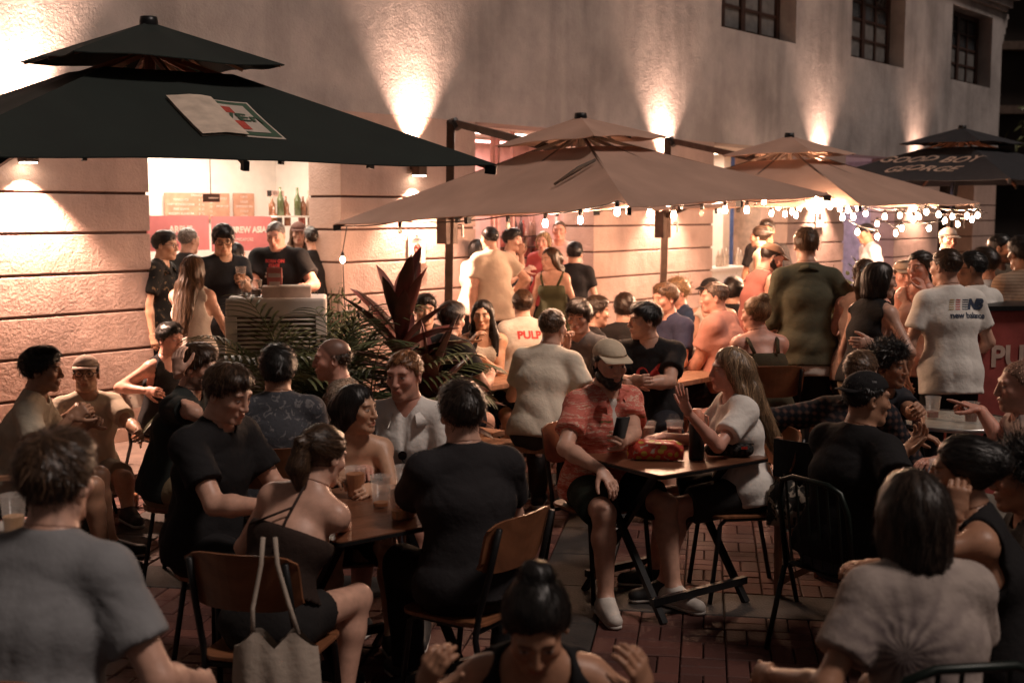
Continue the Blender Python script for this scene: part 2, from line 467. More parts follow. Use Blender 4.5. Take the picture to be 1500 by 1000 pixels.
def hand_prims(w, d, pn, s, curl=.4, side=1, spread=.0, thumb=.5, k=1.0):
    """w wrist, d direction, pn palm normal, side +1 when the thumb lies along cross(d, pn)"""
    d = nrm(d); pn = nrm(pn - (pn @ d) * d); sd = np.cross(d, pn) * side
    kn = w + d * .088 * k
    P = [('cone', w - d * .01, w + d * .03 * k, .023 * k, .0175 * k, .012, 1.3, sd),
         ('cone', w + d * .02 * k, kn - d * .008, .016 * k, .0135 * k, .01, 2.45, sd)]
    for i, (off, L) in enumerate(((.031, .072), (.0105, .082), (-.0105, .077), (-.030, .06))):
        dd = nrm(d + sd * (off * 6 * spread)); p = kn + sd * off * k - d * (.0 if i in (1, 2) else .006)
        c = curl * (1 + .12 * i) if not hasattr(curl, '__len__') else curl[i]
        ang = 0
        for j, (fr, r0, r1) in enumerate(((.46, .0092, .0085), (.30, .0085, .0078), (.24, .0078, .0066))):
            ang += c * (1.05 if j == 0 else 1.25)
            q = p + (dd * math.cos(ang) + pn * math.sin(ang)) * L * fr * k
            P.append(('cone', p, q, r0 * k, r1 * k, .003)); p = q
    t0 = w + d * .022 * k + sd * .024 * k; td = nrm(d * .62 + sd * (.78 - .4 * thumb) + pn * (.25 + .5 * thumb))
    t1 = t0 + td * .042 * k; t2 = t1 + nrm(td + d * .45 + pn * .2 * thumb) * .032 * k; t3 = t2 + nrm(td * .6 + d * .8 + pn * .2 * thumb) * .026 * k
    P += [('cone', t0, t1, .0145 * k, .0115 * k, .01), ('cone', t1, t2, .0112 * k, .0098 * k, .003), ('cone', t2, t3, .0098 * k, .0075 * k, .003)]
    return P

def vn(v): return v / np.maximum(np.linalg.norm(v, axis=1, keepdims=True), 1e-9)
def strands(V, Q, C, R, mode, n, L, tie=None, lift=.004, wdt=.0019):
    """short ribbons combed over a hair surface"""
    if len(V) < 50: return None
    bv = BVHTree.FromPolygons(V.tolist(), Q.tolist()); near = bv.find_nearest
    p = V[rng.integers(0, len(V), n)]; steps = 4; L_ = L * rng.uniform(.6, 1.3, (n, 1)); jit = rng.normal(0, .22, (n, 3)); lf = rng.uniform(.2, 1, (n, 1)) * lift; lf = lf * np.where(rng.random((n, 1)) < .06, 2.6, 1)
    crown = C + R[2] * .115 - R[1] * .045; rows = []
    for j in range(steps + 1):
        hits = [near(x) for x in p.tolist()]
        q = np.array([h[0] for h in hits]); n3 = np.array([h[1] for h in hits])
        upn = np.maximum(0, n3 @ R[2])[:, None]
        if mode == 'down': dd = -UP[None] + (q - C) * .3
        elif mode == 'tie': dd = tie - q
        elif mode == 'curl': dd = np.cross(n3, jit * 4) + n3 * .2
        else: dd = vn(q - crown) + R[1] * (.5 if mode == 'fwd' else -.1) * upn + R[0] * (.6 if mode == 'side' else 0) * upn - UP * .4
        dd = vn(dd) + jit; dd = vn(dd - (dd * n3).sum(1, keepdims=True) * n3)
        w_ = vn(np.cross(n3, dd)) * wdt * (1 - .75 * j / steps); c_ = q + n3 * (.0012 + lf * (j / steps) ** 2 * (2.2 if mode == 'curl' else 1))
        rows.append(c_ - w_); rows.append(c_ + w_)
        p = q + dd * L_ / steps
    Vo = np.stack(rows, 1).reshape(-1, 3); k = 2 * (steps + 1); o = (np.arange(n) * k)[:, None, None]
    f = np.array([(2 * j, 2 * j + 1, 2 * j + 3, 2 * j + 2) for j in range(steps)])[None]
    return Vo, (o + f).reshape(-1, 4)

def person(label, head, yaw=0, pose='sit', d=None, hy=None, hp=4, hr=0, lf=8, ls=0, twist=0, sex='m', k=1.0, bulk=1.0, skin='light',
           hair='short', hc=DKB, top='tee', tc=(.02, .02, .02), bottom='shorts', bc=(.02, .02, .025), shoe=(.03, .03, .03), L=None, Rr=None,
           legs=(8, 8, .05, .05), seat=.46, lod=None, floor=0.0, group=None, mouth=0.0, beard=None, stub=None, bust=None, hairlen=.3, brow=None, jaw=1.0, knee=None, hem=.10, sole=None, hvol=1.0, feet=None, pelv=None, headk=1.0, fold=1.0, under=None):
    hy = yaw if hy is None else hy
    k_ = k * (.95 if sex == 'f' else 1.0)
    bust = (sex == 'f') if bust is None else bust
    f = A(math.sin(math.radians(yaw)), math.cos(math.radians(yaw)), 0); r = A(f[1], -f[0], 0)
    def sdir(a):
        x, y = math.radians(lf * a), math.radians(ls * a)
        return nrm(UP * math.cos(x) * math.cos(y) + f * math.sin(x) + r * math.sin(y))
    RH = frame_from(hy, hp, hr)
    zp = (seat + .095 * k_) if pose == 'sit' else .935 * k_
    P0 = A(0, 0, zp + floor)
    waist = P0 + sdir(.5) * .14 * k_; chest = waist + sdir(.9) * .17 * k_; nb = chest + sdir(1.1) * .19 * k_
    hk = .965 * headk * (.94 if sex == 'f' else 1.0) * (k_ ** .3)
    nt = nb + nrm(sdir(.75) * .8 + RH[2] * .25 + RH[1] * .12) * .085 * k_
    HC = nt + RH[2] * .068 * hk + RH[1] * .018 * hk
    # place: the head centre sits on its sight line
    if d is None: W0 = atz(head[0], head[1], HC[2])
    else: W0 = at(head[0], head[1], d)
    off = W0 - HC; off[2] = 0
    dz = W0[2] - HC[2]
    if abs(dz) > 1e-4:                                   # depth was given: stretch the figure to reach
        if pose == 'sit':
            for q in (P0, waist, chest, nb, nt, HC): q[2] += dz
        else:
            sc = W0[2] - floor; sc = sc / (HC[2] - floor)
            for q in (P0, waist, chest, nb, nt, HC): q -= A(0, 0, floor); q *= sc; q += A(0, 0, floor)
            k_ *= sc; off = W0 - HC; off[2] = 0
    P0, waist, chest, nb, nt, HC = (q + off for q in (P0, waist, chest, nb, nt, HC))
    dist = HC[1]
    if lod is None: lod = 0 if dist < 6.9 else (1 if dist < 9.6 else 2)
    hB, hH, hD, hS = ((.012, .0036, .0045, .0105), (.014, .0048, .006, .0125), (.018, .0062, .0085, .016))[lod]
    sp = nrm(nb - waist); tw = math.radians(yaw + twist)
    r2 = A(math.cos(tw), -math.sin(tw), 0); r2 = nrm(r2 - (r2 @ sp) * sp); f2 = np.cross(sp, r2); f2 = f2 if f2 @ f > 0 else -f2
    b = bulk * k_; sw = (.158 if sex == 'm' else .140) * k_ * (bulk ** .4)
    sc_ = nb - sp * .055 * k_
    SL, SR = sc_ - r2 * sw, sc_ + r2 * sw
    base = A(P0[0], P0[1], floor)
    if pose == 'sit': hem = min(hem, .06)
    J = dict(spine=sp, r2=r2, f2=f2, chest=chest, waist=waist, nb=nb, head=HC, RH=RH, pel=P0, base=base, SL=SL, SR=SR, f=f, r=r, hk=hk, k=k_)
    root = thing('person', label, 'person', base, group=group)
    J['root'] = root
    def loc(v): return base + r * v[0] + f * v[1] + UP * v[2]
    presets = {'lap': (.10, .32, seat + .19), 'table': (.13, .40, .80), 'hang': (.24, .06, .80 * k_), 'hip': (.19, -.04, 1.0 * k_), 'fold': (-.04, .28, seat + .44), 'tablein': (-.02, .40, .80)}
    arms = {}
    for sd_, spec, S in ((-1, L, SL), (1, Rr, SR)):
        spec = spec or ('lap' if pose == 'sit' else 'hang'); o = {}
        if isinstance(spec, tuple) and isinstance(spec[-1], dict): o = spec[-1]; spec = spec[:-1] if len(spec) > 2 else spec[0]
        if isinstance(spec, str):
            v = presets[spec]; t = loc((v[0] * sd_, v[1], v[2]))
            if spec in ('table', 'tablein'): o = dict(dict(palm=(0, 0, -1), dir=(-sd_ * .5, .8, -.1), curl=.35), **o)
            if spec == 'lap': o = dict(dict(palm=(0, 0, -1), dir=(-sd_ * .15, .9, -.15), curl=.25), **o)
            if spec == 'hang': o = dict(dict(palm=(-sd_, 0, 0), dir=(0, .15, -1), curl=.35), **o)
            if spec == 'fold': o = dict(dict(palm=(0, -1, 0), dir=(-sd_, .1, 0), curl=.5), **o)
            if spec == 'hip': o = dict(dict(pole=(sd_ * 1.0, -.6, 0), palm=(-sd_, 0, 0), dir=(-sd_ * .3, .6, -.5), curl=.3), **o)
        elif spec[0] == 'p': t = at(*spec[1:4])
        else: t = loc(spec[1:4])
        pl = o.get('pole', (sd_ * .55, -.35, -.8)); pole = r * pl[0] + f * pl[1] + UP * pl[2]
        el, wr = ik(S, t, .285 * k_, .245 * k_, pole)
        hd = o.get('dir'); hd = nrm(wr - el) if hd is None else nrm(r * hd[0] + f * hd[1] + UP * hd[2]) * .75 + nrm(wr - el) * .45
        pn = o.get('palm'); pn = (-r * sd_ * .8 - UP * .4) if pn is None else r * pn[0] + f * pn[1] + UP * pn[2]
        arms[sd_] = dict(S=S, E=el, W=wr, hd=nrm(hd), pn=pn, o=o)
    J['arms'] = arms
    # legs
    hipL, hipR = P0 - r * .080 * b - UP * .01, P0 + r * .080 * b - UP * .01
    LG = {}
    for sd_, hip, spr, sh in ((-1, hipL, legs[0], legs[2]), (1, hipR, legs[1], legs[3])):
        if pose == 'sit':
            a = math.radians(spr) * sd_; td = nrm(f * math.cos(a) + r * math.sin(a))
            high = hip[2] - floor > .66
            kz = floor + min(.50 * k_, hip[2] - floor + .02) if not high else hip[2] - .06
            kn = hip + td * .41 * k_; kn[2] = kz
            fz = floor + .085 if not high else kz - .40 * k_
            an = kn + td * sh; an[2] = fz
            vv = an - kn; Ls = .43 * k_
            if np.linalg.norm(vv) > Ls * 1.04: an = kn + td * math.sqrt(max(Ls ** 2 - (kz - fz) ** 2, 0)) * (1 if sh > 0 else -1); an[2] = fz
        else:
            td = f; an = A(*(base + r * sd_ * (.09 + spr * .004) + f * sh)); an[2] = floor + .085
            kn = (hip + an) / 2 + f * .025
        if feet and feet.get(sd_) is not None: an = A(*feet[sd_]); 
        LG[sd_] = (hip, kn, an, nrm(A(td[0], td[1], 0)))
    J['legs'] = LG
    # ---- body
    fem = sex == 'f'
    wr_, cr_ = (.082, .098) if fem else (.094, .108)
    tor = [('cone', P0 - sp * .03, waist, .104 * b, wr_ * b, .04, 1.30, r2), ('cone', waist, chest, wr_ * b, cr_ * b, .04, 1.26, r2),
           ('cone', chest, sc_ - sp * .01, cr_ * b, .072 * b, .04, 1.48, r2), ('cone', hipL, hipR, .090 * b, .090 * b, .05)]
    for sd_, S in ((-1, SL), (1, SR)):
        tor += [('cone', sc_ + r2 * sd_ * .05, S - sp * .008, .062 * k_, .056 * b, .035), ('cone', nb + sp * .03 * k_, S + sp * .012 - r2 * sd_ * .02, .036 * k_, .03 * k_, .045)]
        if bust: tor.append(('ell', chest + f2 * .072 * b + r2 * sd_ * .066 * b + sp * .012, np.array([r2, f2, sp]), (.06 * b, .055 * b, .058 * b), .04))
    neck = [('cone', nb - sp * .03, nt + RH[2] * .02, (.061 if not fem else .050) * k_ * bulk ** .5, (.053 if not fem else .045) * hk * bulk ** .5, .03)]
    limb = []
    for sd_, a in arms.items():
        m = a['E'] + (a['W'] - a['E']) * .28
        fa = .86 if fem else 1.0
        limb += [('cone', a['S'], a['E'], .0495 * b * fa, .038 * b * fa, .03), ('cone', a['E'], m, .037 * b * fa, .041 * b * fa, .02), ('cone', m, a['W'], .041 * b * fa, .026 * k_ * fa, .02)]
        a['hp'] = hand_prims(a['W'], a['hd'], a['pn'], 1, a['o'].get('curl', .4), -sd_ if True else 1, a['o'].get('spread', 0), a['o'].get('thumb', .5), k_ * (.93 if fem else 1.0))
    for sd_, (hip, kn, an, td) in LG.items():
        m = kn + (an - kn) * .3 - td * .012
        limb += [('cone', hip, kn, .086 * b, .055 * b, .04), ('cone', kn, m, .053 * b, .055 * b, .03), ('cone', m, an, .055 * b, .036 * k_, .03),
                 ('cone', an, an + td * .15 * k_ - UP * .045, .038 * k_, .026 * k_, .03)]
    hp_, Wl = head_prims(HC, RH, hk, sex, jaw * bulk ** .35, mouth)
    cutp = nb + (nt - nb) * .55; cutn = nrm(nt - nb)
    allb = tor + neck + limb
    V1, Q1, _ = sdf_mesh(allb, hB, planes=[(cutp + cutn * hB * .6, cutn)] )
    lo, hi = HC - .16, HC + .16; lo = np.minimum(lo, cutp - .085); hi = np.maximum(hi, cutp + .085)
    V2, Q2, _ = sdf_mesh(hp_ + neck + tor[-6:], hH, planes=[(cutp - cutn * .004, -cutn)], box=(lo, hi))
    parts = [(V1, Q1), (V2, Q2)]
    for sd_, a in arms.items():
        q = a['W'] - nrm(a['W'] - a['E']) * .012
        V3, Q3, _ = sdf_mesh(a['hp'] + [('cone', a['E'], a['W'], .041 * b, .026 * k_ * (.86 if fem else 1), .0)][:1], hD,
                             planes=[(q, -nrm(a['W'] - a['E']))], box=prim_box(a['hp']))
        parts.append((V3, Q3))
    V, Q = join_parts(parts)
    tone = SKIN[skin] if isinstance(skin, str) else skin
    T = np.tile(np.array(tone), (len(V), 1))
    n1, n2 = len(V1), len(V2)
    lips = (tone[0] * .88, tone[1] * .55, tone[2] * .55) if not fem else (tone[0] * .85, tone[1] * .40, tone[2] * .42)
    T[n1:n1 + n2] = head_tint(V2, HC, RH, hk, tone, brow or tuple(c * .9 for c in hc), lips, stub, (hc, .75) if hair in ('buzz', 'fringe') else None)
    body = link('body', npmesh('body', V - base, Q, True, T), attr_mat('skin', .42, .45, .25, 260), root)
    # ---- clothes
    ph = rng.uniform(0, 6)
    def cmat(c): return c if not isinstance(c, tuple) else cloth(c)
    def dress(name, prims, planes, mat, amp=.0085, h=None, extra=None):
        def post(fl):
            wrinkle(fl, J, amp * fold, ph)
            for pl in planes: fl.plane(*pl)
            if extra: fl.put(extra)
        Vc, Qc, fl = sdf_mesh(prims, h or hS, post=post)
        if len(Vc) == 0: return None
        o = link(name, npmesh(name, Vc - base, Qc, True), cmat(mat), root)
        return o
    pad = .017
    tors = [('cone', P0 - sp * (hem + .02), P0 + sp * .02, .140 * b + pad, .135 * b + pad, .05, 1.27, r2), ('cone', P0 + sp * .02, waist, .135 * b + pad, wr_ * b * 1.10 + pad, .05, 1.27, r2), ('cone', waist, chest, wr_ * b * 1.05 + pad, cr_ * b + pad, .05, 1.26, r2),
            ('cone', chest, sc_ - sp * .005, cr_ * b + pad, .074 * b + pad * .8, .04, 1.48, r2)]
    for sd_, S in ((-1, SL), (1, SR)):
        tors += [('cone', sc_ + r2 * sd_ * .04, S - sp * .006, .066 * k_ + pad * .6, .058 * b + pad * .7, .03), ('cone', nb + sp * .012 * k_, S + sp * .012 - r2 * sd_ * .02, .036 * k_ + .012, .03 * k_ + .013, .04)]
        if bust: tors.append(('ell', chest + f2 * .072 * b + r2 * sd_ * .066 * b + sp * .012, np.array([r2, f2, sp]), (.06 * b + pad, .055 * b + pad, .058 * b + pad), .045))
    tors += [('cone', nb - sp * .05, nb + (nt - nb) * .30, (.061 if not fem else .052) * k_ * bulk ** .5 + .020, (.056 if not fem else .050) * k_ * bulk ** .5 + .008, .025, 1.0, None, 'u', 1)]
    neckcut = [('cone', nb + sp * .012 + f2 * .035, nb + sp * .16 + f2 * .02, .048 * k_ if not fem else .058 * k_, .085 * k_, .004, 1.1, r2, 'sub')]
    hemp = (P0 - sp * hem, -sp)
    def sleeves(t_end, grow, long=None):
        P = []
        for sd_, a in arms.items():
            e = a['S'] + (a['E'] - a['S']) * min(t_end, 1.0)
            P.append(('cone', a['S'] - sp * .004, e,   .053 * b + .013, (.05 + grow) * b, .03, 1.0, None, 'u', 1 if t_end <= 1 else 0))
            if t_end > 1:
                e2 = a['E'] + (a['W'] - a['E']) * (t_end - 1)
                P.append(('cone', a['E'], e2, (.05 + grow) * b, .040 * b + grow * .6, .02, 1.0, None, 'u', 1))
        return P
    if under:                                                        # plain tee worn beneath an open shirt
        uc, uh = under
        ub = [(t[0], t[1], t[2], t[3] - .011, t[4] - .011) + tuple(t[5:]) for t in tors]
        ub[0] = ('cone', P0 - sp * (uh + .02), P0 + sp * .02, .140 * b + pad - .011, .135 * b + pad - .011, .05, 1.27, r2)
        dress('undershirt', ub, [(P0 - sp * uh, -sp)], uc, extra=neckcut, amp=.002)
    if top in ('tee', 'vneck', 'shirt', 'rolled', 'open', 'long'):
        te, gr = dict(tee=(.66, .019), vneck=(.66, .02), shirt=(.7, .022), open=(.66, .022), rolled=(1.12, .015), long=(1.92, .015))[top]
        ex = list(neckcut)
        if top in ('vneck', 'open', 'shirt', 'rolled'):
            dl = {'vneck': .10, 'open': .20, 'shirt': .09, 'rolled': .08}[top]
            ex.append(('cone', nb + f2 * .11 + sp * .0, nb + f2 * .135 - sp * dl, .05 * k_, .008, .006, 1.0, None, 'sub'))
        dress('shirt', tors + sleeves(te, gr), [hemp], tc, extra=ex)
        if top in ('shirt', 'open', 'rolled'):                       # turned-down collar, one leaf on each side of the neck
            cl = MB()
            for sd_ in (-1, 1):
                ring = []
                for i in range(7):
                    t = i / 6; a = math.radians(181 - 146 * t) * sd_
                    rad = .084 * k_ * bulk ** .4
                    c0 = nb + sp * (.028 - .05 * t) + f2 * (.018 + math.cos(a) * rad) + r2 * math.sin(a) * rad * 1.08
                    c1 = c0 - sp * (.034 + .026 * t) + (f2 * math.cos(a) + r2 * math.sin(a)) * .030 + f2 * .018 * t
                    ring.append((c0, c1))
                vs = [q - base for pr in ring for q in pr]
                vs += [q + (f2 * math.cos(math.radians(181 - 146 * i / 6) * sd_) + r2 * math.sin(math.radians(181 - 146 * i / 6) * sd_)) * .005 - base for i, pr in enumerate(ring) for q in pr]
                fs = [(2*i, 2*i+1, 2*i+3, 2*i+2) for i in range(6)] + [(14+2*i, 14+2*i+2, 14+2*i+3, 14+2*i+1) for i in range(6)]
                fs += [(2*i+1, 14+2*i+1, 14+2*i+3, 2*i+3) for i in range(6)] + [(2*i, 2*i+2, 14+2*i+2, 14+2*i) for i in range(6)]
                cl.add(vs, fs)
            cl.build('collar', cmat(tc), root, smooth=True)
    elif top in ('tank', 'dress'):
        ex = [('cone', nb - sp * .03 + f2 * .04, nb + sp * .16 + f2 * .05, .076 * k_, .10 * k_, .008, 1.15, r2, 'sub')]
        for sd_, S in ((-1, SL), (1, SR)): ex.append(('cone', S + r2 * sd_ * .03 + sp * .10, S + r2 * sd_ * .032 - sp * .10, .066 * k_, .058 * k_, .008, 1.0, None, 'sub'))
        for a in arms.values(): ex.append(('cone', a['S'] + (a['E'] - a['S']) * .22, a['E'], .075 * b, .06 * b, .004, 1.0, None, 'sub'))
        dress('top' if top == 'tank' else 'bodice', tors, [hemp], tc, amp=.002, extra=ex)
    elif top in ('tube', 'halter', 'square'):
        up_ = {'tube': .022, 'halter': .03, 'square': .06}[top]
        low = {'tube': hem, 'halter': -.10, 'square': hem}[top]
        pl = [(P0 - sp * low, -sp), (chest + sp * up_, sp)]
        ex = [('cone', a['S'] + (a['E'] - a['S']) * .1, a['E'], .068 * b, .06 * b, .004, 1.0, None, 'sub') for a in arms.values()]
        tp = dress('top', [t for i, t in enumerate(tors) if i < 4 or t[0] == 'ell'], pl, tc, amp=.0015, extra=ex)
        st = MB()
        if top == 'halter':
            pts = [[chest - f2 * .118 * b + r2 * .01 - sp * .09 + sp * up_, chest - f2 * .116 * b + r2 * .01 + sp * .05, nb - f2 * .062 * k_ + sp * .02],
                   [chest - f2 * .10 * b - r2 * .13 * b + sp * (up_ - .03), chest - f2 * .118 * b - r2 * .05 + sp * .05, chest - f2 * .108 * b + r2 * .01 + sp * .10]]
        else:
            pts = [[chest - f2 * .115 * b + r2 * s_ * .08 + sp * up_, sc_ - f2 * .07 + r2 * s_ * .10 + sp * .02, sc_ + r2 * s_ * .105 + sp * .056, sc_ + f2 * .065 + r2 * s_ * .10 + sp * .01, chest + f2 * .125 * b + r2 * s_ * .07 + sp * up_] for s_ in (-1, 1)] if top == 'square' else []
        for p in pts: st.tube([q - base for q in p], .013 if top == 'square' else .005, 6)
        if pts: st.build('strap', cmat(tc), root, smooth=True)
    # bottoms
    pb = [('cone', P0 - sp * .03, waist - sp * .02, .119 * b, .100 * b, .04, 1.30, r2), ('cone', hipL, hipR, .104 * b, .104 * b, .05)]
    if bottom in ('pants', 'shorts', 'mini'):
        te = {'pants': 1, 'shorts': .80, 'mini': .45}[bottom]
        for hip, kn, an, td in LG.values():
            e = hip + (kn - hip) * te
            pb.append(('cone', hip, e, .105 * b, (.086 if te < 1 else .074) * b + (.012 if bottom == 'shorts' else 0), .035, 1.0, None, 'u', 1 if te < 1 else 0))
            if bottom == 'pants': pb.append(('cone', kn, an + UP * .01, .074 * b, .062 * b, .03, 1.0, None, 'u', 1))
        dress('trousers' if bottom == 'pants' else 'shorts', pb, [], bc, amp=.005)
    elif bottom == 'skirt':
        c = (LG[-1][1] + LG[1][1]) / 2 if pose == 'sit' else (LG[-1][1] + LG[1][1]) / 2 - UP * .06
        pb += [('cone', P0, c, .13 * b, .12 * b, .05, 1.5, r, 'u', 1)]
        dress('skirt', pb, [], bc, amp=.004)
    # shoes
    for sd_, (hip, kn, an, td) in LG.items():
        if lod == 2 and dist > 11: break
        s0 = an - td * .045 + UP * 0; s0[2] = an[2] - .05
        up_ = [('cone', s0 + UP * .01, s0 + td * .21 * k_ + UP * 0, .046 * k_, .040 * k_, .03, .92, UP), ('cone', an - UP * .0, s0 + td * .13 + UP * .02, .046 * k_, .034 * k_, .035)]
        Vc, Qc, _ = sdf_mesh(up_, .008 if lod == 0 else .011, planes=[(an + UP * .025, nrm(UP * 1.0 - td * .3)), (A(0, 0, an[2] - .068), -UP)])
        sh = link('shoe', npmesh('shoe', Vc - base, Qc, True), plain('shoe_%03d_%03d' % (int(shoe[0] * 999), int(shoe[2] * 999)), shoe, .6, bump=.2), root)
        so = [('cone', s0 + UP * 0, s0 + td * .21 * k_, .052 * k_, .047 * k_, .02)]
        Vc, Qc, _ = sdf_mesh(so, .010, planes=[(A(0, 0, an[2] - .062), UP), (A(0, 0, an[2] - .083), -UP)])
        if len(Vc): link('sole', npmesh('sole', Vc - base, Qc, True), plain('sole_white' if sole is None else 'sole_dark', (.55, .52, .48) if sole is None else sole, .6), sh)
    # hair
    J['hairobj'] = make_hair(J, hair, hc, hairlen, hvol, lod, dist, sex) if hair not in ('bald', None) else None
    if beard: make_beard(J, beard, hp_, lod)
    PEOPLE.append(J)
    return J
def hair_tint(n0, s):
    t = np.full((n0 + (len(s[0]) if s else 0), 3), .75)
    if s: t[n0:] = np.repeat(np.clip(rng.lognormal(.15, .55, len(s[0]) // 10), .3, 3.5), 10)[:, None]
    return t
def make_beard(J, col, hp_, lod):
    C, R, k, base, root = J['head'], J['RH'], J['hk'], J['base'], J['root']
    def post(fl):
        fl.F -= .0045 * k
        X, Y, Z = fl.grid(); px, py, pz = X - C[0], Y - C[1], Z - C[2]
        x, y, z = ((px * R[i][0] + py * R[i][1] + pz * R[i][2]) / k for i in range(3))
        top = -.036 - .45 * np.clip(.075 - y, 0, .06) * -1.0
        side = z - np.where(y > .06, -.054, -.054 + (.06 - y) * .62)
        m = np.maximum(side, -.02 - y)
        m = np.maximum(m, .011 - np.sqrt((x / 1.9) ** 2 + ((z + .063) / .85) ** 2) - np.where(y > .07, 0, .05))
        fl.F = np.maximum(fl.F, m * k).astype(np.float32)
        fl.F += (.0022 * np.sin(210 * x + 60 * z) * np.sin(170 * z + 90 * y)).astype(np.float32)
    V, Q, _ = sdf_mesh(hp_, .0042 if lod == 0 else .006, post=post, box=(C - .15, C + .15))
    if len(V) == 0: return
    s = strands(V, Q, C, R, 'down', 500 if lod == 0 else 200, .025, lift=.006, wdt=.0016)
    Vv, Qq = join_parts([(V, Q), s]) if s else (V, Q)
    link('beard', npmesh('beard', Vv - base, Qq, True, hair_tint(len(V), s)), hair_mat(col), root)
def make_hair(J, style, hc, length, vol, lod, dist, sex):
    C, R, k, base, root, sp, f2, r2, nb, chest = (J[q] for q in ('head', 'RH', 'hk', 'base', 'root', 'spine', 'f2', 'r2', 'nb', 'chest'))
    W = lambda x, y, z: C + k * (x * R[0] + y * R[1] + z * R[2])
    h = (.0052, .0065, .008)[lod]
    female = style in ('long', 'bob', 'pony', 'bun', 'half', 'longfront', 'updo')
    t = {'short': .013, 'buzz': .004, 'fringe': .006, 'crop': .008, 'mop': .017, 'curly': .019, 'side': .013}.get(style, .014) * vol
    P = [('ell', W(0, -.016, .034), R, tuple(k * (q + t) for q in (.0755, .096, .0845)), .01)]
    if style in ('short', 'side', 'mop', 'curly'):
        e = {'short': .010, 'side': .016, 'mop': .014, 'curly': .018}[style] * vol
        P.append(('ell', W(.01 if style == 'side' else 0, .012, .062 + e), R, tuple(k * q for q in (.068, .082, .058)), .03))
    if style == 'mop': P.append(('cone', W(-.05, .085, .062), W(.05, .085, .062), .020 * k, .020 * k, .02))
    mode, tie = {'side': 'side', 'mop': 'fwd', 'curly': 'curl', 'short': 'fwd'}.get(style, 'flow'), None
    g = UP * -1
    backp = [W(0, -.075, .0), nb - f2 * .085 * J['k'] + sp * .03]
    if style in ('long', 'longfront', 'half'):
        mode = 'down'; tgt = chest - f2 * .145 * J['k'] + sp * .03
        n_ = nrm(tgt - backp[1]); end = backp[1] + n_ * max(length - .12, .03)
        P += [('cone', backp[0], backp[1], .068 * k * vol, .055 * k * vol, .03, 1.35, r2), ('cone', backp[1], end, .046 * vol, .030 * vol, .03, 2.2, r2)]
        for s_ in (-1, 1):
            q0, q1 = W(s_ * .068, .0, -.02), nb + r2 * s_ * .075 + f2 * (-.03 if style != 'longfront' else .05) + sp * .0
            P.append(('cone', q0, q1, .024, .03, .03))
            if style == 'longfront': P.append(('cone', q1, q1 + f2 * .05 - sp * (length - .15) + r2 * s_ * .01, .032, .016, .03))
    elif style == 'bob':
        mode = 'down'
        P += [('cone', W(0, -.05, -.01), W(0, -.055, -.01) + g * .10 * length / .2, .082 * k * vol, .074 * k * vol, .03, 1.08, R[0], 'u', 1)]
        for s_ in (-1, 1): P.append(('cone', W(s_ * .07, .01, .0), W(s_ * .072, .012, 0) + g * .10 * length / .2, .024, .026, .03, 1.0, None, 'u', 1))
    elif style == 'pony':
        tie = W(0, -.105, .03); mode = 'tie'
        q = tie - R[1] * .035; e1 = q + g * .10 - R[1] * .02; e2 = q + g * length
        P += [('cone', W(0, -.09, .03), q, .026, .022, .01), ('cone', q, e1, .024, .038, .015), ('cone', e1, e2, .038, .012, .02)]
    elif style in ('bun', 'updo'):
        tie = W(0, -.060, .108) if style == 'bun' else W(0, -.11, .02); mode = 'tie'
        P += [('ell', tie - R[1] * .018 + R[2] * .012, R, (.040 * vol, .036 * vol, .034 * vol), .005)]
        if style == 'updo': P.append(('ell', W(0, -.10, .05), R, (.05, .04, .05), .02))
    if style == 'half': mode = 'down'
    def post(fl):
        X, Y, Z = fl.grid(); px, py, pz = X - C[0], Y - C[1], Z - C[2]
        x, y, z = ((px * R[i][0] + py * R[i][1] + pz * R[i][2]) / k for i in range(3))
        if female: m = np.maximum((y - .074) * .93 - (z - .085) * .30, np.where(z > .03, -1, np.where(y > .01, y - .052 + .35 * (np.abs(x) < .055), -1)))
        else:
            hl = .074 if style not in ('mop',) else .042
            m = (y - .090) * .70 - (z - hl) * .71
            m = np.maximum(m, -(z + .088))
            if style == 'fringe': m = np.maximum(m, np.maximum(z - .045 - .1 * (-y - .05), y - .01))
            if style in ('buzz', 'crop', 'short', 'side'):        # clipped sides: thin below the temples
                thin = np.clip((.035 - z) / .06, 0, 1) * (.6 * t)
                fl.F += (thin * k).astype(np.float32)
        if style in ('pony', 'bun', 'updo'): m = np.where(z < -.085, -1, (y - .076) * .80 - (z - .075) * .60)
        m = m + .004 * np.sin(130 * x + 3 * np.sin(60 * y)) + .003 * np.sin(290 * x)
        fl.F += (np.clip((m + .028) / .028, 0, 1) ** 1.5 * (t * .8 if style in ('mop', 'curly') or female else .021) * k * (z > -.03)).astype(np.float32)
        reach = ((np.abs(x) < .085) & (y > -.15) & (z > -.13)) if style in ('long', 'longfront', 'half') else ((np.abs(x) < .14) & (y > -.15) & (z > -.16))
        fl.F = np.maximum(fl.F, np.where(reach, m * k, -1)).astype(np.float32)
        a1, a2 = (.0045, 60) if style == 'curly' else (.0028, 110)
        if mode in ('down',): nz = np.sin(a2 * x * 1.6 + 30 * y + 2 * np.sin(20 * z)) * np.cos(70 * y + 6 * z)
        else: nz = np.sin(a2 * x + 40 * np.sin(9 * z) + 25 * y) * np.sin(.7 * a2 * y + 30 * x) + .6 * np.sin(1.3 * a2 * z + 50 * x)
        fl.F += (a1 * nz * (0 if style == 'buzz' else 1)).astype(np.float32)
    V, Q, _ = sdf_mesh(P, h, post=post)
    if len(V) == 0: return None
    n = {0: 4200, 1: 2000, 2: 700}[lod]
    if dist < 4: n = 8000
    if style in ('buzz',): n = n // 3
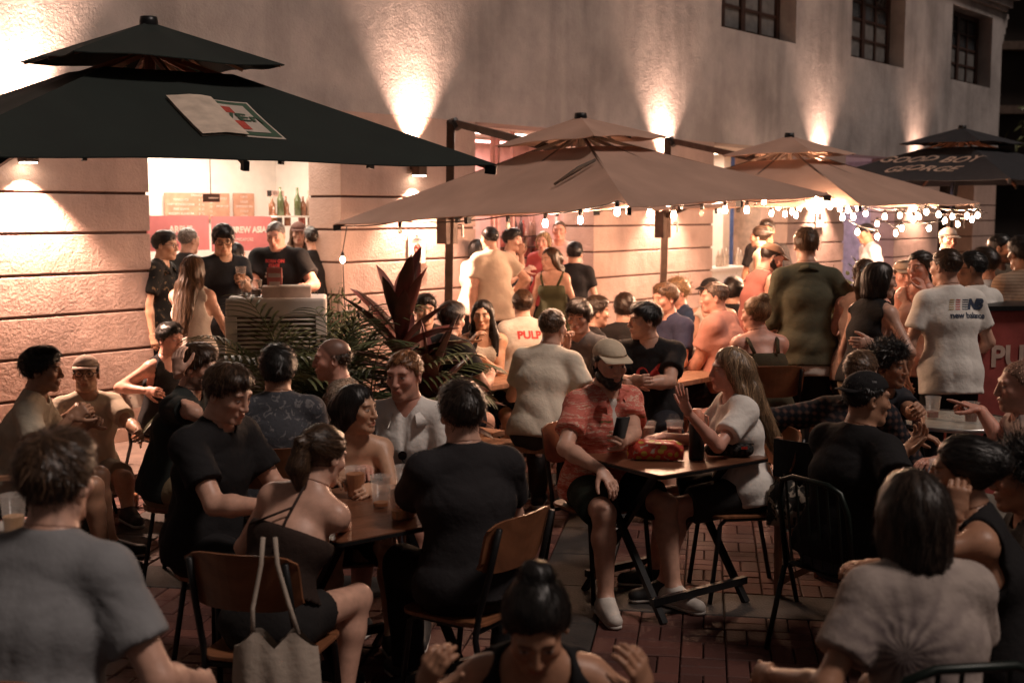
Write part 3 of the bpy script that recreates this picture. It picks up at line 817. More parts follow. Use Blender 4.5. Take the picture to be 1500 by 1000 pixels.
    Lh = {'buzz': .008, 'fringe': .012, 'crop': .02, 'curly': .035}.get(style, .05 if not female else .09)
    s = strands(V, Q, C, R, mode, n, Lh, tie, lift=.017 if style in ('mop', 'curly', 'short', 'side') else .007)
    Vv, Qq = join_parts([(V, Q), s]) if s else (V, Q)
    return link('hair', npmesh('hair', Vv - base, Qq, True, hair_tint(len(V), s)), hair_mat(hc), root)
def make_cap(J, col, brim='front', flat=False, lod=0, tilt=0):
    C, R, k, base, root = J['head'], J['RH'], J['hk'], J['base'], J['root']
    W = lambda x, y, z: C + k * (x * R[0] + y * R[1] + z * R[2])
    P = [('ell', W(0, -.012, .045), R, tuple(k * q for q in (.087, .110, .088 if not flat else .078)), .01)]
    n = nrm(R[2] * 1.0 + R[1] * -.10)
    p = W(0, 0, .053)
    V, Q, _ = sdf_mesh(P, .006 if lod == 0 else .008, planes=[(p, -n)])
    m = cloth(col) if isinstance(col, tuple) else col
    c = link('cap', npmesh('cap', V - base, Q, True), m, root)
    if brim:
        s = 1 if brim == 'front' else -1
        vs, fs = [], []; N = 12
        for i in range(N + 1):
            a = math.pi * (i / N - .5) * .86
            x = math.sin(a)
            ln = math.cos(a) ** .6
            q0 = W(x * .084, s * (.083 * math.cos(a) + .008), .058); q1 = W(x * .080, s * (.080 + .068 * ln), .056 - .012 * ln - .012 * x * x)
            for q in (q0, q1, q1 - R[2] * .004, q0 - R[2] * .004): vs.append(q - base)
        for i in range(N):
            for j in range(4): fs.append((4*i+j, 4*i+(j+1)%4, 4*i+4+(j+1)%4, 4*i+4+j))
        MB().add(vs, fs).build('brim', m, c, smooth=True)
    return c
def make_glasses(J, col=(.01, .01, .01), up=0.0, dark=False):
    C, R, k, base, root = J['head'], J['RH'], J['hk'], J['base'], J['root']
    W = lambda x, y, z: C + k * (x * R[0] + y * R[1] + z * R[2]) - base
    g = MB()
    for s in (-1, 1):
        c = A(s * .034, .099 - up * .35, .006 + up); pts = [W(c[0] + .024 * math.cos(a), c[1] - .006 * abs(math.cos(a)) * (s * math.cos(a) > 0), c[2] + .019 * math.sin(a)) for a in np.linspace(0, 2 * math.pi, 15)]
        g.tube(pts, .0022, 5, cap=False)
        g.tube([W(s * .058, .093 - up * .35, .010 + up), W(s * .080, .06, .012 + up), W(s * .082, -.005, .008 + up * .6)], .002, 5)
    g.tube([W(-.012, .104 - up * .35, .009 + up), W(.012, .104 - up * .35, .009 + up)], .002, 5)
    o = g.build('glasses', plain('frame_%d' % int(col[0] * 99), col, .3), root, smooth=True)
    if dark:
        for s in (-1, 1):
            m = MB(); pts = [W(s * .034 + .022 * math.cos(a), .100 - up * .35, .006 + up + .017 * math.sin(a)) for a in np.linspace(0, 2 * math.pi, 12, endpoint=False)]
            back = [W(s * .034 + .022 * math.cos(a), .097 - up * .35, .006 + up + .017 * math.sin(a)) for a in np.linspace(0, 2 * math.pi, 12, endpoint=False)]
            m.add(pts + back, [tuple(range(12)), tuple(range(23, 11, -1))] + [(i, (i+1) % 12, 12 + (i+1) % 12, 12 + i) for i in range(12)]).build('lens', plain('dark_lens', (.01, .01, .012), .08), o)
    return o
def print_on(J, part, me, mat, center, xdir, ydir, name='print', lift=.003):
    """lay a flat print on the cloth it belongs to; center in body terms, x/y directions in the world"""
    o = next(c for c in J['root'].children if c.name.split('.')[0] == part)
    Vc = np.empty(len(o.data.vertices) * 3, np.float32); o.data.vertices.foreach_get('co', Vc); Vc = Vc.reshape(-1, 3)
    bv = BVHTree.FromPolygons([tuple(v) for v in Vc], [tuple(p.vertices) for p in o.data.polygons])
    x = nrm(xdir); y = nrm(ydir - (ydir @ x) * x); n = np.cross(x, y); c = center - J['base']
    bm = bmesh.new(); bm.from_mesh(me)
    bmesh.ops.subdivide_edges(bm, edges=[e for e in bm.edges if e.calc_length() > .025], cuts=2, use_grid_fill=True)
    for v in bm.verts:
        p = c + x * v.co.x + y * v.co.y + n * .35
        hit = bv.ray_cast(Vector(p), Vector(-n), .7)
        q = A(*hit[0]) if hit[0] is not None else c + x * v.co.x + y * v.co.y
        v.co = Vector(q + n * (lift + v.co.z * .5))
    m2 = bpy.data.meshes.new(name); bm.to_mesh(m2); bm.free()
    return link(name, m2, mat, o)
# ------------------------------------------------------------------ the place
W0 = A(-2.93, 9.99, 0); WE = nrm(A(.638, .770, 0)); WN = A(WE[1], -WE[0], 0)     # facade: origin, direction, outward normal
WROT = math.atan2(WE[1], WE[0])
def wp(u, t, z): return W0 + WE * u - WN * t + UP * z                            # t metres behind the facade
def hit(px, py, t=0.0):
    r = ray(px, py); p0 = W0 - WN * t; o = A(0, 0, CAM_H)
    s = ((p0 - o) @ WN) / (r @ WN); q = o + r * s - p0
    return q @ WE, q[2]
def uof(px, t=0.0): return hit(px, HOR, t)[0]
class WB(MB):
    """boxes in facade terms: u along, t behind, z up"""
    def wbox(s, u0, u1, t0, t1, z0, z1):
        p = [wp(u, t, z) for z in (z0, z1) for u, t in ((u0, t0), (u1, t0), (u1, t1), (u0, t1))]
        return s.add(p, [(0,3,2,1),(4,5,6,7),(0,1,5,4),(1,2,6,5),(2,3,7,6),(3,0,4,7)])

def plaster(name, col, dirt=.35, rel=.5):
    if name in MATS: return MATS[name]
    m, nt, b, N, L = new_mat(name)
    b.inputs['Roughness'].default_value = .85; b.inputs['Specular IOR Level'].default_value = .2
    tc = N('ShaderNodeTexCoord'); n1 = N('ShaderNodeTexNoise'); n1.inputs['Scale'].default_value = .9; n1.inputs['Detail'].default_value = 7; n1.inputs['Roughness'].default_value = .65
    L(tc.outputs['Object'], n1.inputs['Vector'])
    mp = N('ShaderNodeMapping'); mp.inputs['Scale'].default_value = (1.1, 1.1, .16); L(tc.outputs['Object'], mp.inputs[0])
    n2 = N('ShaderNodeTexNoise'); n2.inputs['Scale'].default_value = 2.6; n2.inputs['Detail'].default_value = 8; L(mp.outputs[0], n2.inputs['Vector'])
    r1 = N('ShaderNodeMapRange'); r1.inputs[1].default_value = .35; r1.inputs[2].default_value = .68; r1.inputs[3].default_value = 1 - dirt; r1.inputs[4].default_value = 1.08; L(n1.outputs[0], r1.inputs[0])
    r2 = N('ShaderNodeMapRange'); r2.inputs[1].default_value = .30; r2.inputs[2].default_value = .52; r2.inputs[3].default_value = 1 - dirt * .7; r2.inputs[4].default_value = 1.0; L(n2.outputs[0], r2.inputs[0])
    mu = N('ShaderNodeMath'); mu.operation = 'MULTIPLY'; L(r1.outputs[0], mu.inputs[0]); L(r2.outputs[0], mu.inputs[1])
    vs = N('ShaderNodeVectorMath'); vs.operation = 'SCALE'; vs.inputs[0].default_value = col; L(mu.outputs[0], vs.inputs['Scale']); L(vs.outputs[0], b.inputs['Base Color'])
    n3 = N('ShaderNodeTexNoise'); n3.inputs['Scale'].default_value = 42; n3.inputs['Detail'].default_value = 5; n3.inputs['Roughness'].default_value = .6; L(tc.outputs['Object'], n3.inputs['Vector'])
    n4 = N('ShaderNodeTexNoise'); n4.inputs['Scale'].default_value = 9; n4.inputs['Detail'].default_value = 3; L(tc.outputs['Object'], n4.inputs['Vector'])
    ad = N('ShaderNodeMath'); ad.operation = 'ADD'; L(n3.outputs[0], ad.inputs[0]); L(n4.outputs[0], ad.inputs[1])
    bp = N('ShaderNodeBump'); bp.inputs['Strength'].default_value = rel; bp.inputs['Distance'].default_value = .02; L(ad.outputs[0], bp.inputs['Height']); L(bp.outputs[0], b.inputs['Normal'])
    MATS[name] = m; return m
M_WALL = plaster('wall_plaster', (.49, .445, .425), .36, .4)
M_BAND = plaster('band_plaster', (.54, .385, .325), .26, .42)
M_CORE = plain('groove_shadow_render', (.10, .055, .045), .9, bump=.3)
M_ROOM = plain('room_white', (.78, .72, .66), .7, var=.05)
M_PINKROOM = plain('room_pink', (.70, .52, .46), .7, var=.1)
M_WOODD = plain('window_wood', (.045, .022, .016), .5, var=.4, scale=14, streak=(6, 6, .6))
M_PANE = plain('window_pane', (.05, .055, .06), .12, var=.3, scale=2, spec=.6)
M_BLACK = plain('black_metal', (.012, .012, .013), .4, metal=.2, var=.4, bump=.1)
M_BRONZE = plain('bronze_paint', (.06, .038, .028), .4, metal=.5, var=.3)
M_WHITEP = plain('white_plastic', (.74, .67, .62), .45, var=.08)
M_STEEL = plain('steel', (.45, .43, .42), .3, metal=.9)

# ground
ground = MB().box((-60, -20, -.3), (80, 120, -.022)).build('ground', plain('joint_sand', (.035, .022, .019), .95, bump=.4, bscale=30))
tag(ground, kind='structure')
GA = math.radians(-9); G1 = A(math.cos(GA), math.sin(GA), 0); G2 = A(-math.sin(GA), math.cos(GA), 0); GO = A(.50, 6.28, 0)
def brick_mat():
    m, nt, b, N, L = new_mat('paver_brick')
    oi = N('ShaderNodeObjectInfo'); at_ = N('ShaderNodeAttribute'); at_.attribute_name = 'shade'
    ad = N('ShaderNodeMath'); ad.operation = 'ADD'; L(oi.outputs['Random'], ad.inputs[0]); L(at_.outputs['Fac'], ad.inputs[1])
    fr = N('ShaderNodeMath'); fr.operation = 'FRACT'; L(ad.outputs[0], fr.inputs[0])
    cr = N('ShaderNodeValToRGB'); cr.color_ramp.elements[0].color = (.070, .024, .018, 1); cr.color_ramp.elements[1].color = (.150, .052, .037, 1)
    e = cr.color_ramp.elements.new(.5); e.color = (.105, .037, .028, 1); L(fr.outputs[0], cr.inputs[0])
    tc = N('ShaderNodeTexCoord'); nz = N('ShaderNodeTexNoise'); nz.inputs['Scale'].default_value = 5; nz.inputs['Detail'].default_value = 8; L(tc.outputs['Object'], nz.inputs['Vector'])
    gm = N('ShaderNodeNewGeometry'); n5 = N('ShaderNodeTexNoise'); n5.inputs['Scale'].default_value = .9; n5.inputs['Detail'].default_value = 6; L(gm.outputs['Position'], n5.inputs['Vector'])
    r1 = N('ShaderNodeMapRange'); r1.inputs[1].default_value = .3; r1.inputs[2].default_value = .7; r1.inputs[3].default_value = .6; r1.inputs[4].default_value = 1.2; L(n5.outputs[0], r1.inputs[0])
    vs = N('ShaderNodeVectorMath'); vs.operation = 'SCALE'; L(cr.outputs[0], vs.inputs[0]); L(r1.outputs[0], vs.inputs['Scale']); L(vs.outputs[0], b.inputs['Base Color'])
    r2 = N('ShaderNodeMapRange'); r2.inputs[1].default_value = .3; r2.inputs[2].default_value = .7; r2.inputs[3].default_value = .55; r2.inputs[4].default_value = .85; L(n5.outputs[0], r2.inputs[0]); L(r2.outputs[0], b.inputs['Roughness'])
    n3 = N('ShaderNodeTexNoise'); n3.inputs['Scale'].default_value = 70; n3.inputs['Detail'].default_value = 4; L(gm.outputs['Position'], n3.inputs['Vector'])
    bp = N('ShaderNodeBump'); bp.inputs['Strength'].default_value = .5; bp.inputs['Distance'].default_value = .006; L(n3.outputs[0], bp.inputs['Height']); L(bp.outputs[0], b.inputs['Normal'])
    return m
M_BRICK = brick_mat(); M_SLAB = plain('granite_slab', (.045, .038, .034), .7, var=.35, scale=5, bump=.4, bscale=80)
def chamf(w, l, h=.022, c=.005):
    v = []
    for s, z in ((0, -h), (0, -c), (c, 0)):
        for i, j in ((-1,-1),(1,-1),(1,1),(-1,1)): v.append((i * (w/2 - s), j * (l/2 - s), z))
    f = [(8,9,10,11)] + [(a*4+k, a*4+(k+1)%4, a*4+4+(k+1)%4, a*4+4+k) for a in (0, 1) for k in range(4)]
    return v, f
bw, bl = .1, .2
bv_, bf_ = chamf(bw - .006, bl - .006)
bme = bpy.data.meshes.new('brick'); bme.from_pydata(bv_, [], bf_); bme.materials.append(M_BRICK)
cells = []
BAND = .37; MX, MY = 2.4 + BAND, 2.4 + BAND
for i in range(-70, 70):
    for j in range(-50, 90):
        x0, y0 = i * .2, j * .2
        bx_, by_ = math.floor(x0 / 2.4 + 1e-6), math.floor(y0 / 2.4 + 1e-6)
        gx, gy = x0 + bx_ * BAND + .1, y0 + by_ * BAND + .1
        for q in (-1, 1):
            if (i + j) % 2: cx, cy, rot = gx + q * .05, gy, 0.0
            else: cx, cy, rot = gx, gy + q * .05, math.pi / 2
            p = GO + G1 * cx + G2 * cy
            if -5.5 < p[0] < 7 and 2.0 < p[1] < 14 and (p - W0) @ WN > .9: cells.append((p, rot))
def vis(p):
    y = HOR + CAM_H * FPX / p[1]; x = 750 + p[0] / p[1] * FPX
    return 640 < x < 1215 and 690 < y < 985
near = sorted([c for c in cells if vis(c[0])], key=lambda c: abs(c[0][1] - 6.2) + .6 * abs(c[0][0] - .85))[:300]
nk = {tuple(np.round(c[0], 3)) for c in near}
for p, rot in near:
    o = link('brick', bme, parent=ground, loc=(p[0], p[1], rng.normal(0, .0016))); o.rotation_euler = (rng.normal(0, .008), rng.normal(0, .008), GA + rot)
fv, ff, fs = [], [], []
for p, rot in cells:
    if tuple(np.round(p, 3)) in nk: continue
    c, s = math.cos(GA + rot), math.sin(GA + rot); o = len(fv); dz = rng.normal(0, .0016); sh = rng.random(); tx, ty = rng.normal(0, .008, 2)
    for v in bv_: fv.append((p[0] + v[0]*c - v[1]*s, p[1] + v[0]*s + v[1]*c, v[2] + dz + v[0] * tx + v[1] * ty)); fs.append(sh)
    ff += [tuple(o + k for k in f) for f in bf_]
rm = bpy.data.meshes.new('paving'); rm.from_pydata(fv, [], ff); rm.materials.append(M_BRICK)
sa = rm.attributes.new('shade', 'FLOAT', 'POINT'); sa.data.foreach_set('value', np.array(fs, np.float32))
tag(link('brick_paving', rm, parent=ground), kind='stuff')
sv, sf = chamf(BAND - .008, .6 - .008)
sme = bpy.data.meshes.new('slab'); sme.from_pydata(sv, [], sf); sme.materials.append(M_SLAB)
def put_slab(p, rot):
    if -4.5 < p[0] < 6 and 2.2 < p[1] < 12 and (p - W0) @ WN > 1.0:
        o = link('slab', sme, parent=ground, loc=(p[0], p[1], rng.normal(.0005, .001))); o.rotation_euler = (0, 0, GA + rot)
for bi in range(-4, 5):
    for jj in range(-14, 20): put_slab(GO + G1 * (bi * MX - BAND / 2) + G2 * (jj * .6 + .3), 0.0)
    for bj in range(-4, 5):
        for m_ in range(4): put_slab(GO + G1 * (bi * MX + .3 + .6 * m_) + G2 * (bj * MX - BAND / 2), math.pi / 2)
# raised step along the facade
stp = WB().wbox(-6, 24, -1.15, 0.0, -.02, .12).build('kerb_step', plain('step_stone', (.16, .115, .095), .8, bump=.4, bscale=50)); tag(stp, kind='structure')

# ---- building
bld = thing('building', 'long plastered shophouse with grooved pillars, lit doorways and wooden upper windows', 'building', W0)
def wchild(wb, name, mat, parent=bld, bevel=0.0, smooth=False):
    o = wb.build(name, mat, None, smooth, bevel)
    o.parent = parent
    if parent is bld: o.matrix_parent_inverse = Matrix.Translation(-Vector(W0))
    return o
DT, Z_TOP = 2.90, 7.4
pill = [(-9.0, 0.0), (2.08, 3.99), (6.12, 8.89), (11.07, 13.04), (15.09, 17.15), (19.0, 20.3)]
TH = .45
GR = [2.105 - .3105 * i for i in range(7)]
for (u0, u1) in pill:
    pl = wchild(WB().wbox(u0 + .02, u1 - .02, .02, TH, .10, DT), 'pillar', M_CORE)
    zs = [DT] + GR + [.12]
    for a, b_ in zip(zs[:-1], zs[1:]):
        z1 = a - (0.0 if a == DT else .011); z0 = b_ + (.011 if b_ != .12 else 0)
        if u0 < -5: segs = [(-9, -3.2), (-3.19, u1)]
        else: segs = [(u0, u1)]
        for s0, s1 in segs: wchild(WB().wbox(s0, s1, 0, TH + .004, z0, z1), 'plaster_band', M_BAND, pl, bevel=.006)
wins = [(4.75, 6.19), (9.02, 11.2), (13.12, 15.27), (17.5, 19.69)]
WZ0, WZ1 = 4.45, 5.83
uw = WB(); uw.wbox(-9, 20.3, 0, TH, DT + .0, WZ0); uw.wbox(-9, 20.3, 0, TH, WZ1, Z_TOP)
edges = [-9] + [q for w in wins for q in w] + [20.3]
for i in range(0, len(edges), 2): uw.wbox(edges[i], edges[i + 1], 0, TH, WZ0, WZ1)
wchild(uw, 'upper_wall', M_WALL)
for (u0, u1) in wins:
    t = .30
    w = wchild(WB().wbox(u0, u1, t + .05, t + .09, WZ0, WZ1), 'window', plain('dark_room', (.01, .009, .009), .9))
    fr = WB()
    fr.wbox(u0, u0 + .09, t - .03, t + .05, WZ0, WZ1); fr.wbox(u1 - .09, u1, t - .03, t + .05, WZ0, WZ1)
    fr.wbox(u0 + .09, u1 - .09, t - .03, t + .05, WZ1 - .09, WZ1); fr.wbox(u0 + .09, u1 - .09, t - .03, t + .05, WZ0, WZ0 + .09)
    mid = (u0 + u1) / 2; fr.wbox(mid - .06, mid + .06, t - .025, t + .05, WZ0 + .09, WZ1 - .09)
    wchild(fr, 'frame', M_WOODD, w)
    for s0, s1 in ((u0 + .09, mid - .06), (mid + .06, u1 - .09)):
        q = (s0 + s1) / 2; bars = WB(); bars.wbox(q - .035, q + .035, t - .01, t + .045, WZ0 + .09, WZ1 - .09)
        zz = [WZ0 + .09, WZ0 + .40, WZ0 + .72, WZ0 + 1.0, WZ1 - .09]
        for z in zz[1:-1]: bars.wbox(s0, q - .036, t - .008, t + .045, z - .02, z + .02); bars.wbox(q + .036, s1, t - .008, t + .045, z - .02, z + .02)
        wchild(bars, 'glazing_bar', M_WOODD, w)
        for a, b_ in ((s0, q - .036), (q + .036, s1)):
            for k_, (z0, z1) in enumerate(zip(zz[:-1], zz[1:])):
                wchild(WB().wbox(a + .006, b_ - .006, t + .015, t + .022, z0 + .022, z1 - .022), 'pane', M_PANE if k_ > 1 else plain('pale_reflect_pane', (.16, .155, .15), .35), w)  # lower panes: their reflection is put into a paler colour
co = WB()
for k_, (z0, z1, o_) in enumerate(((6.02, 6.10, .07), (6.10, 6.26, .14), (6.26, 6.36, .24), (6.36, 6.62, .30), (6.62, 6.74, .40), (6.74, 7.0, .16))): co.wbox(-9, 20.3 + o_ * 1.1, -o_, .0, z0, z1)
wchild(co, 'cornice', M_WALL)
bk = WB()
for z0, z1, o_ in ((5.40, 5.46, .10), (5.46, 5.60, .16), (5.60, 5.75, .24), (5.75, 5.92, .32), (5.92, 6.02, .40)): bk.wbox(20.3, 20.3 + o_, .02, .35, z0, z1)
wchild(bk, 'bracket', M_WALL)
# door soffits, rooms behind the doorways
rooms = [(-.6, 3.95, 3.2, M_ROOM, 'shop'), (4.15, 8.6, 3.0, M_PINKROOM, 'bar'), (8.8, 12.3, 3.0, plain('room_cream', (.60, .46, .38), .8), 'counter'), (12.5, 16.4, 2.8, plain('room_violet', (.55, .48, .52), .8), 'kitchen'), (16.6, 20.0, 2.8, plain('room_dim', (.12, .10, .09), .9), 'store')]
for (u0, u1, dp, m, nm) in rooms:
    rw = WB(); rw.wbox(u0, u1, dp, dp + .08, .10, 3.1); rw.wbox(u0 - .08, u0, TH + .01, dp + .08, .10, 3.1); rw.wbox(u1, u1 + .08, TH + .01, dp + .08, .10, 3.1)
    wchild(rw, 'room_wall', m)
    wchild(WB().wbox(u0 - .08, u1 + .08, TH + .01, dp + .08, 2.905 if nm != 'bar' else 2.95, 3.10), 'room_ceiling', M_ROOM)
    wchild(WB().wbox(u0 - .08, u1 + .08, 0.0, dp + .08, .04, .119), 'room_floor', plain('room_floor', (.20, .13, .11), .5, var=.2))

def area(name, p, size, energy, col, target_dir, parent=None, sy=None):
    ld = bpy.data.lights.new(name, 'AREA'); ld.energy = energy; ld.size = size; ld.color = col
    if sy: ld.shape = 'RECTANGLE'; ld.size_y = sy
    o = bpy.data.objects.new(name, ld); COL.objects.link(o); o.location = p
    o.rotation_euler = Vector(target_dir).to_track_quat('-Z', 'Y').to_euler()
    if parent: o.parent = parent; o.location = Vector(p) - Vector(parent.location)
    return o
WARM = (1.0, .60, .43)
def panel_lamp(u, t, z, w, l, energy, col, label):
    c = wp(u, t, z); th = thing('ceiling_lamp', label, 'lamp', c)
    m = MB().box((-w/2, -l/2, -.03), (w/2, l/2, 0)); o = m.build('housing', M_WHITEP, th); o.rotation_euler = (0, 0, WROT)
    m = MB().box((-w/2+.02, -l/2+.02, -.038), (w/2-.02, l/2-.02, -.031)); o = m.build('diffuser', plain('lamp_glow_%d' % int(col[2]*99), (.9, .9, .9), emit=col, es=6), th); o.rotation_euler = (0, 0, WROT)
    a = area('lamp_light', c - UP * .06, w, energy, col, (0, 0, -1), th, l)
    return th
ROOM_E = 1.0
panel_lamp(1.6, 1.2, 2.90, 2.2, .35, 46 * ROOM_E, (1, .82, .66), 'bright ceiling lamp over the beer shop counter')
panel_lamp(2.4, 2.5, 2.90, 2.2, .35, 46 * ROOM_E, (1, .82, .66), 'bright ceiling lamp over the beer shop menu boards')
panel_lamp(5.8, 1.2, 2.945, 1.4, .3, 95 * ROOM_E, (1, .76, .62), 'pinkish ceiling lamp inside the bottle bar')
panel_lamp(7.2, 2.4, 2.945, 1.4, .3, 20 * ROOM_E, (1, .45, .42), 'reddish ceiling lamp above the bottle shelves')
panel_lamp(10.4, 1.3, 2.90, 1.6, .3, 60 * ROOM_E, (1, .74, .55), 'warm ceiling lamp over the drinks counter doorway')
panel_lamp(14.4, 1.3, 2.90, 1.2, .3, 30 * ROOM_E, (.86, .70, .86), 'violet ceiling lamp in the kitchen doorway')

# up and down wall lamps on the pillars
def spot(name, p, dirv, energy, ang, blend, col, parent, rad=.03):
    ld = bpy.data.lights.new(name, 'SPOT'); ld.energy = energy; ld.spot_size = math.radians(ang); ld.spot_blend = blend; ld.color = col; ld.shadow_soft_size = rad
    o = bpy.data.objects.new(name, ld); COL.objects.link(o)
    o.rotation_euler = Vector(dirv).to_track_quat('-Z', 'Y').to_euler(); o.parent = parent; o.location = Vector(p) - Vector(parent.location)
    return o
for u, nm, e in ((-1.08, 'beside the beer shop doorway', 1.0), (3.04, 'above the no smoking sign', .85), (7.60, 'behind the brown parasols', .85), (12.05, 'behind the farther brown parasol', .8), (15.9, 'on the pillar beside the kitchen doorway', .45)):
    zc = 2.42; c = wp(u, -.10, zc)
    th = thing('wall_lamp', 'bronze up and down wall lamp ' + nm, 'lamp', c, WROT)
    b_ = MB(); b_.box((-.055, -.05, -.10), (.055, .06, .10)); b_.build('housing', M_BRONZE, th, bevel=.006)
    MB().box((-.035, .06, -.04), (.035, .105, .04)).build('bracket', M_BRONZE, th)
    MB().box((-.045, -.04, -.108), (.045, .05, -.101)).build('lens', plain('lens_glow', (.9, .9, .9), emit=(1, .8, .6), es=30), th)
    MB().box((-.045, -.04, .101), (.045, .05, .108)).build('lens', MATS['lens_glow'], th)
    th.rotation_euler = (0, 0, 0)
    for ch in th.children: ch.rotation_euler = (0, 0, WROT); 
    spot('up_light', c + WN * .02 + UP * .12, UP - WN * .10, 480 * e, 82, .85, WARM, th)
    spot('up_core', c + WN * .02 + UP * .12, UP - WN * .05, 260 * e, 40, 1.0, WARM, th)
    spot('down_light', c + WN * .02 - UP * .12, -UP + WN * .10, 600 * e, 104, .5, WARM, th)

# ---- parasols
def parasol(label, c, half, rot, h, rise, vent_k, mat, tilt=(0, 0), mast=None, mast_top=2.8, hubz=None, pole_mat=None, rib_mat=None, drop=.0):
    th = thing('parasol', label, 'parasol', (c[0], c[1], 0))
    T = Matrix.Rotation(tilt[0], 4, 'X') @ Matrix.Rotation(tilt[1], 4, 'Y')
    ex = A(math.cos(rot), math.sin(rot), 0); ey = A(-ex[1], ex[0], 0)
    def tr(p): q = T @ Vector(p - A(0, 0, h)); return A(*q) + A(0, 0, h)
    def perim(s):                                   # s 0..4 round the square, from the near right corner
        k_ = int(s) % 4; f = s - int(s); cs = [(1, -1), (1, 1), (-1, 1), (-1, -1)]
        a, b_ = cs[k_], cs[(k_ + 1) % 4]
        return (ex * (a[0] + (b_[0] - a[0]) * f) + ey * (a[1] + (b_[1] - a[1]) * f)) * half
    def sheet(t0, t1, z0, z1, nr, ns, sag, name, edge_sag, thick=.006):
        vs, fs = [], []
        for lay in (0, 1):
            for i in range(nr + 1):
                t = t0 + (t1 - t0) * i / nr
                for j in range(ns):
                    s = 4 * j / ns; d = perim(s); fr = (s * 2) % 1.0; hang = 4 * fr * (1 - fr)
                    pull = 1 - .035 * hang * (i / nr) ** 2 * edge_sag
                    z = z0 + (z1 - z0) * i / nr - sag * hang * math.sin(math.pi * min(1, (i / nr) * .9 + .02)) + .012 * math.sin(7 * s + 9 * t) * (i / nr) * hang
                    vs.append(tr(d * t * pull + UP * (z - lay * thick)))
        n = (nr + 1) * ns
        for lay in (0, 1):
            for i in range(nr):
                for j in range(ns):
                    a, b_, c_, d_ = i*ns+j, i*ns+(j+1)%ns, (i+1)*ns+(j+1)%ns, (i+1)*ns+j
                    fs.append(tuple((q + lay * n) for q in ((a, d_, c_, b_) if lay == 0 else (a, b_, c_, d_))))
        for i in (0, nr):
            for j in range(ns): fs.append((i*ns+j, i*ns+(j+1)%ns, n+i*ns+(j+1)%ns, n+i*ns+j))
        me = bpy.data.meshes.new(name); me.from_pydata([tuple(v) for v in vs], [], fs)
        bm = bmesh.new(); bm.from_mesh(me); bmesh.ops.recalc_face_normals(bm, faces=bm.faces)
        for f_ in bm.faces: f_.smooth = True
        for e_ in bm.edges:
            if len(e_.link_faces) == 2 and e_.calc_face_angle(0) > .25: e_.smooth = False
        bm.to_mesh(me); bm.free()
        return link(name, me, mat, th)
    zv = h + rise * (1 - vent_k * .62)
    canopy = sheet(vent_k * .62, 1.0, zv - .05, h, 8, 64, .030, 'canopy', 1.0)
    sheet(.02, vent_k, h + rise + .06, h + rise + .06 - rise * vent_k * .80, 4, 48, .010, 'vent_canopy', .6)
    rm_ = rib_mat or M_BRONZE
    hub = tr(UP * (h + rise * .60 if hubz is None else hubz))
    for k_ in range(8):
        e = perim(k_ / 2); a0 = tr(e * .03 + UP * (zv + .06)); b0 = tr(e * .985 + UP * (h - .022))
        MB().bar(a0, b0, .022, .028).build('rib', rm_, th)
        q = tr(e * .48 + UP * (h + rise * .50 - .03))
        MB().bar(hub, q, .014, .016).build('strut', rm_, th)
        g0 = tr(e * vent_k * .62 + UP * (zv - .06)); g1 = tr(e * vent_k * .97 + UP * (h + rise + .05 - rise * vent_k * .80))
        MB().bar(tr(e * .02 + UP * (h + rise + .03)), g1, .014, .016).build('vent_rib', rm_, th)
        MB().bar(e * .965 + UP * 0 + A(0, 0, 0) if False else tr(e * .97 + UP * (h - .03)), tr(e * 1.0 + UP * (h - .035)), .03, .05).build('rib_tip', M_BLACK, th)
    MB().tube([hub - UP * .06, tr(UP * (h + rise + .03))], .035, 10).build('hub', rm_, th)
    MB().lathe([(.001, .05), (.05, .05), (.055, .02), (.055, 0)], 14, tuple(tr(UP * (h + rise + .05)))).build('finial', M_BLACK, th, smooth=True)
    if mast is not None:
        m = A(mast[0] - c[0], mast[1] - c[1], 0); pm = pole_mat or M_BRONZE
        lean = A(.05, 0, 0)
        MB().bar(m + UP * .08, m + lean + UP * mast_top, .075, .075, up=A(1, 0, .01)).build('mast', pm, th)
        dirm = nrm(A(-m[0], -m[1], 0)); top = m + lean + UP * (mast_top - .02)
        MB().tube([top - dirm * .02, top + UP * .02 + dirm * .05, top + dirm * .10 - UP * .05], .04, 8).build('elbow', M_BLACK, th)
        MB().bar(top + dirm * .06, hub + UP * .02, .045, .065).build('arm', pm, th)
        s = m + lean * .6 + UP * 1.82
        MB().bar(s - UP * .16 - dirm * .03, s + UP * .16 - dirm * .03, .15, .13, up=dirm).build('crank_housing', M_BRONZE, th)
        MB().tube([s + A(.09, -.09, .02), s + A(.13, -.13, .02), s + A(.13, -.13, -.09)], .011, 6).build('crank_handle', M_STEEL, th)
        MB().bar(s + UP * .08, hub + (s - hub) * .45 + UP * .10, .05, .05).build('brace', pm, th)
        MB().box((m[0] - .42, m[1] - .42, .0), (m[0] + .42, m[1] + .42, .08)).build('base_slab', plain('concrete', (.16, .14, .13), .9, bump=.3), th, bevel=.01)
    return th, tr, perim, canopy
M_GREENC = plain('canopy_dark_green', (.010, .016, .013), .8, var=.2, scale=3, bump=.15, bscale=120)
M_BROWNC = plain('canopy_brown', (.46, .29, .22), .85, var=.14, scale=2, bump=.2, bscale=140)
M_NAVYC = plain('canopy_navy', (.016, .016, .020), .8, var=.2, bump=.15, bscale=120)
U1, tr1, per1, can1 = parasol('dark green two-tier parasol with a half covered shop logo patch', (-2.17, 7.47), 1.5, math.radians(34), 2.295, .71, .40, M_GREENC, tilt=(math.radians(2.6), math.radians(1.4)), mast=(-3.75, 7.6), mast_top=2.36, rib_mat=plain('rib_wood', (.20, .09, .05), .5), pole_mat=M_BLACK)
R45 = math.atan2(2.3, 1.96)
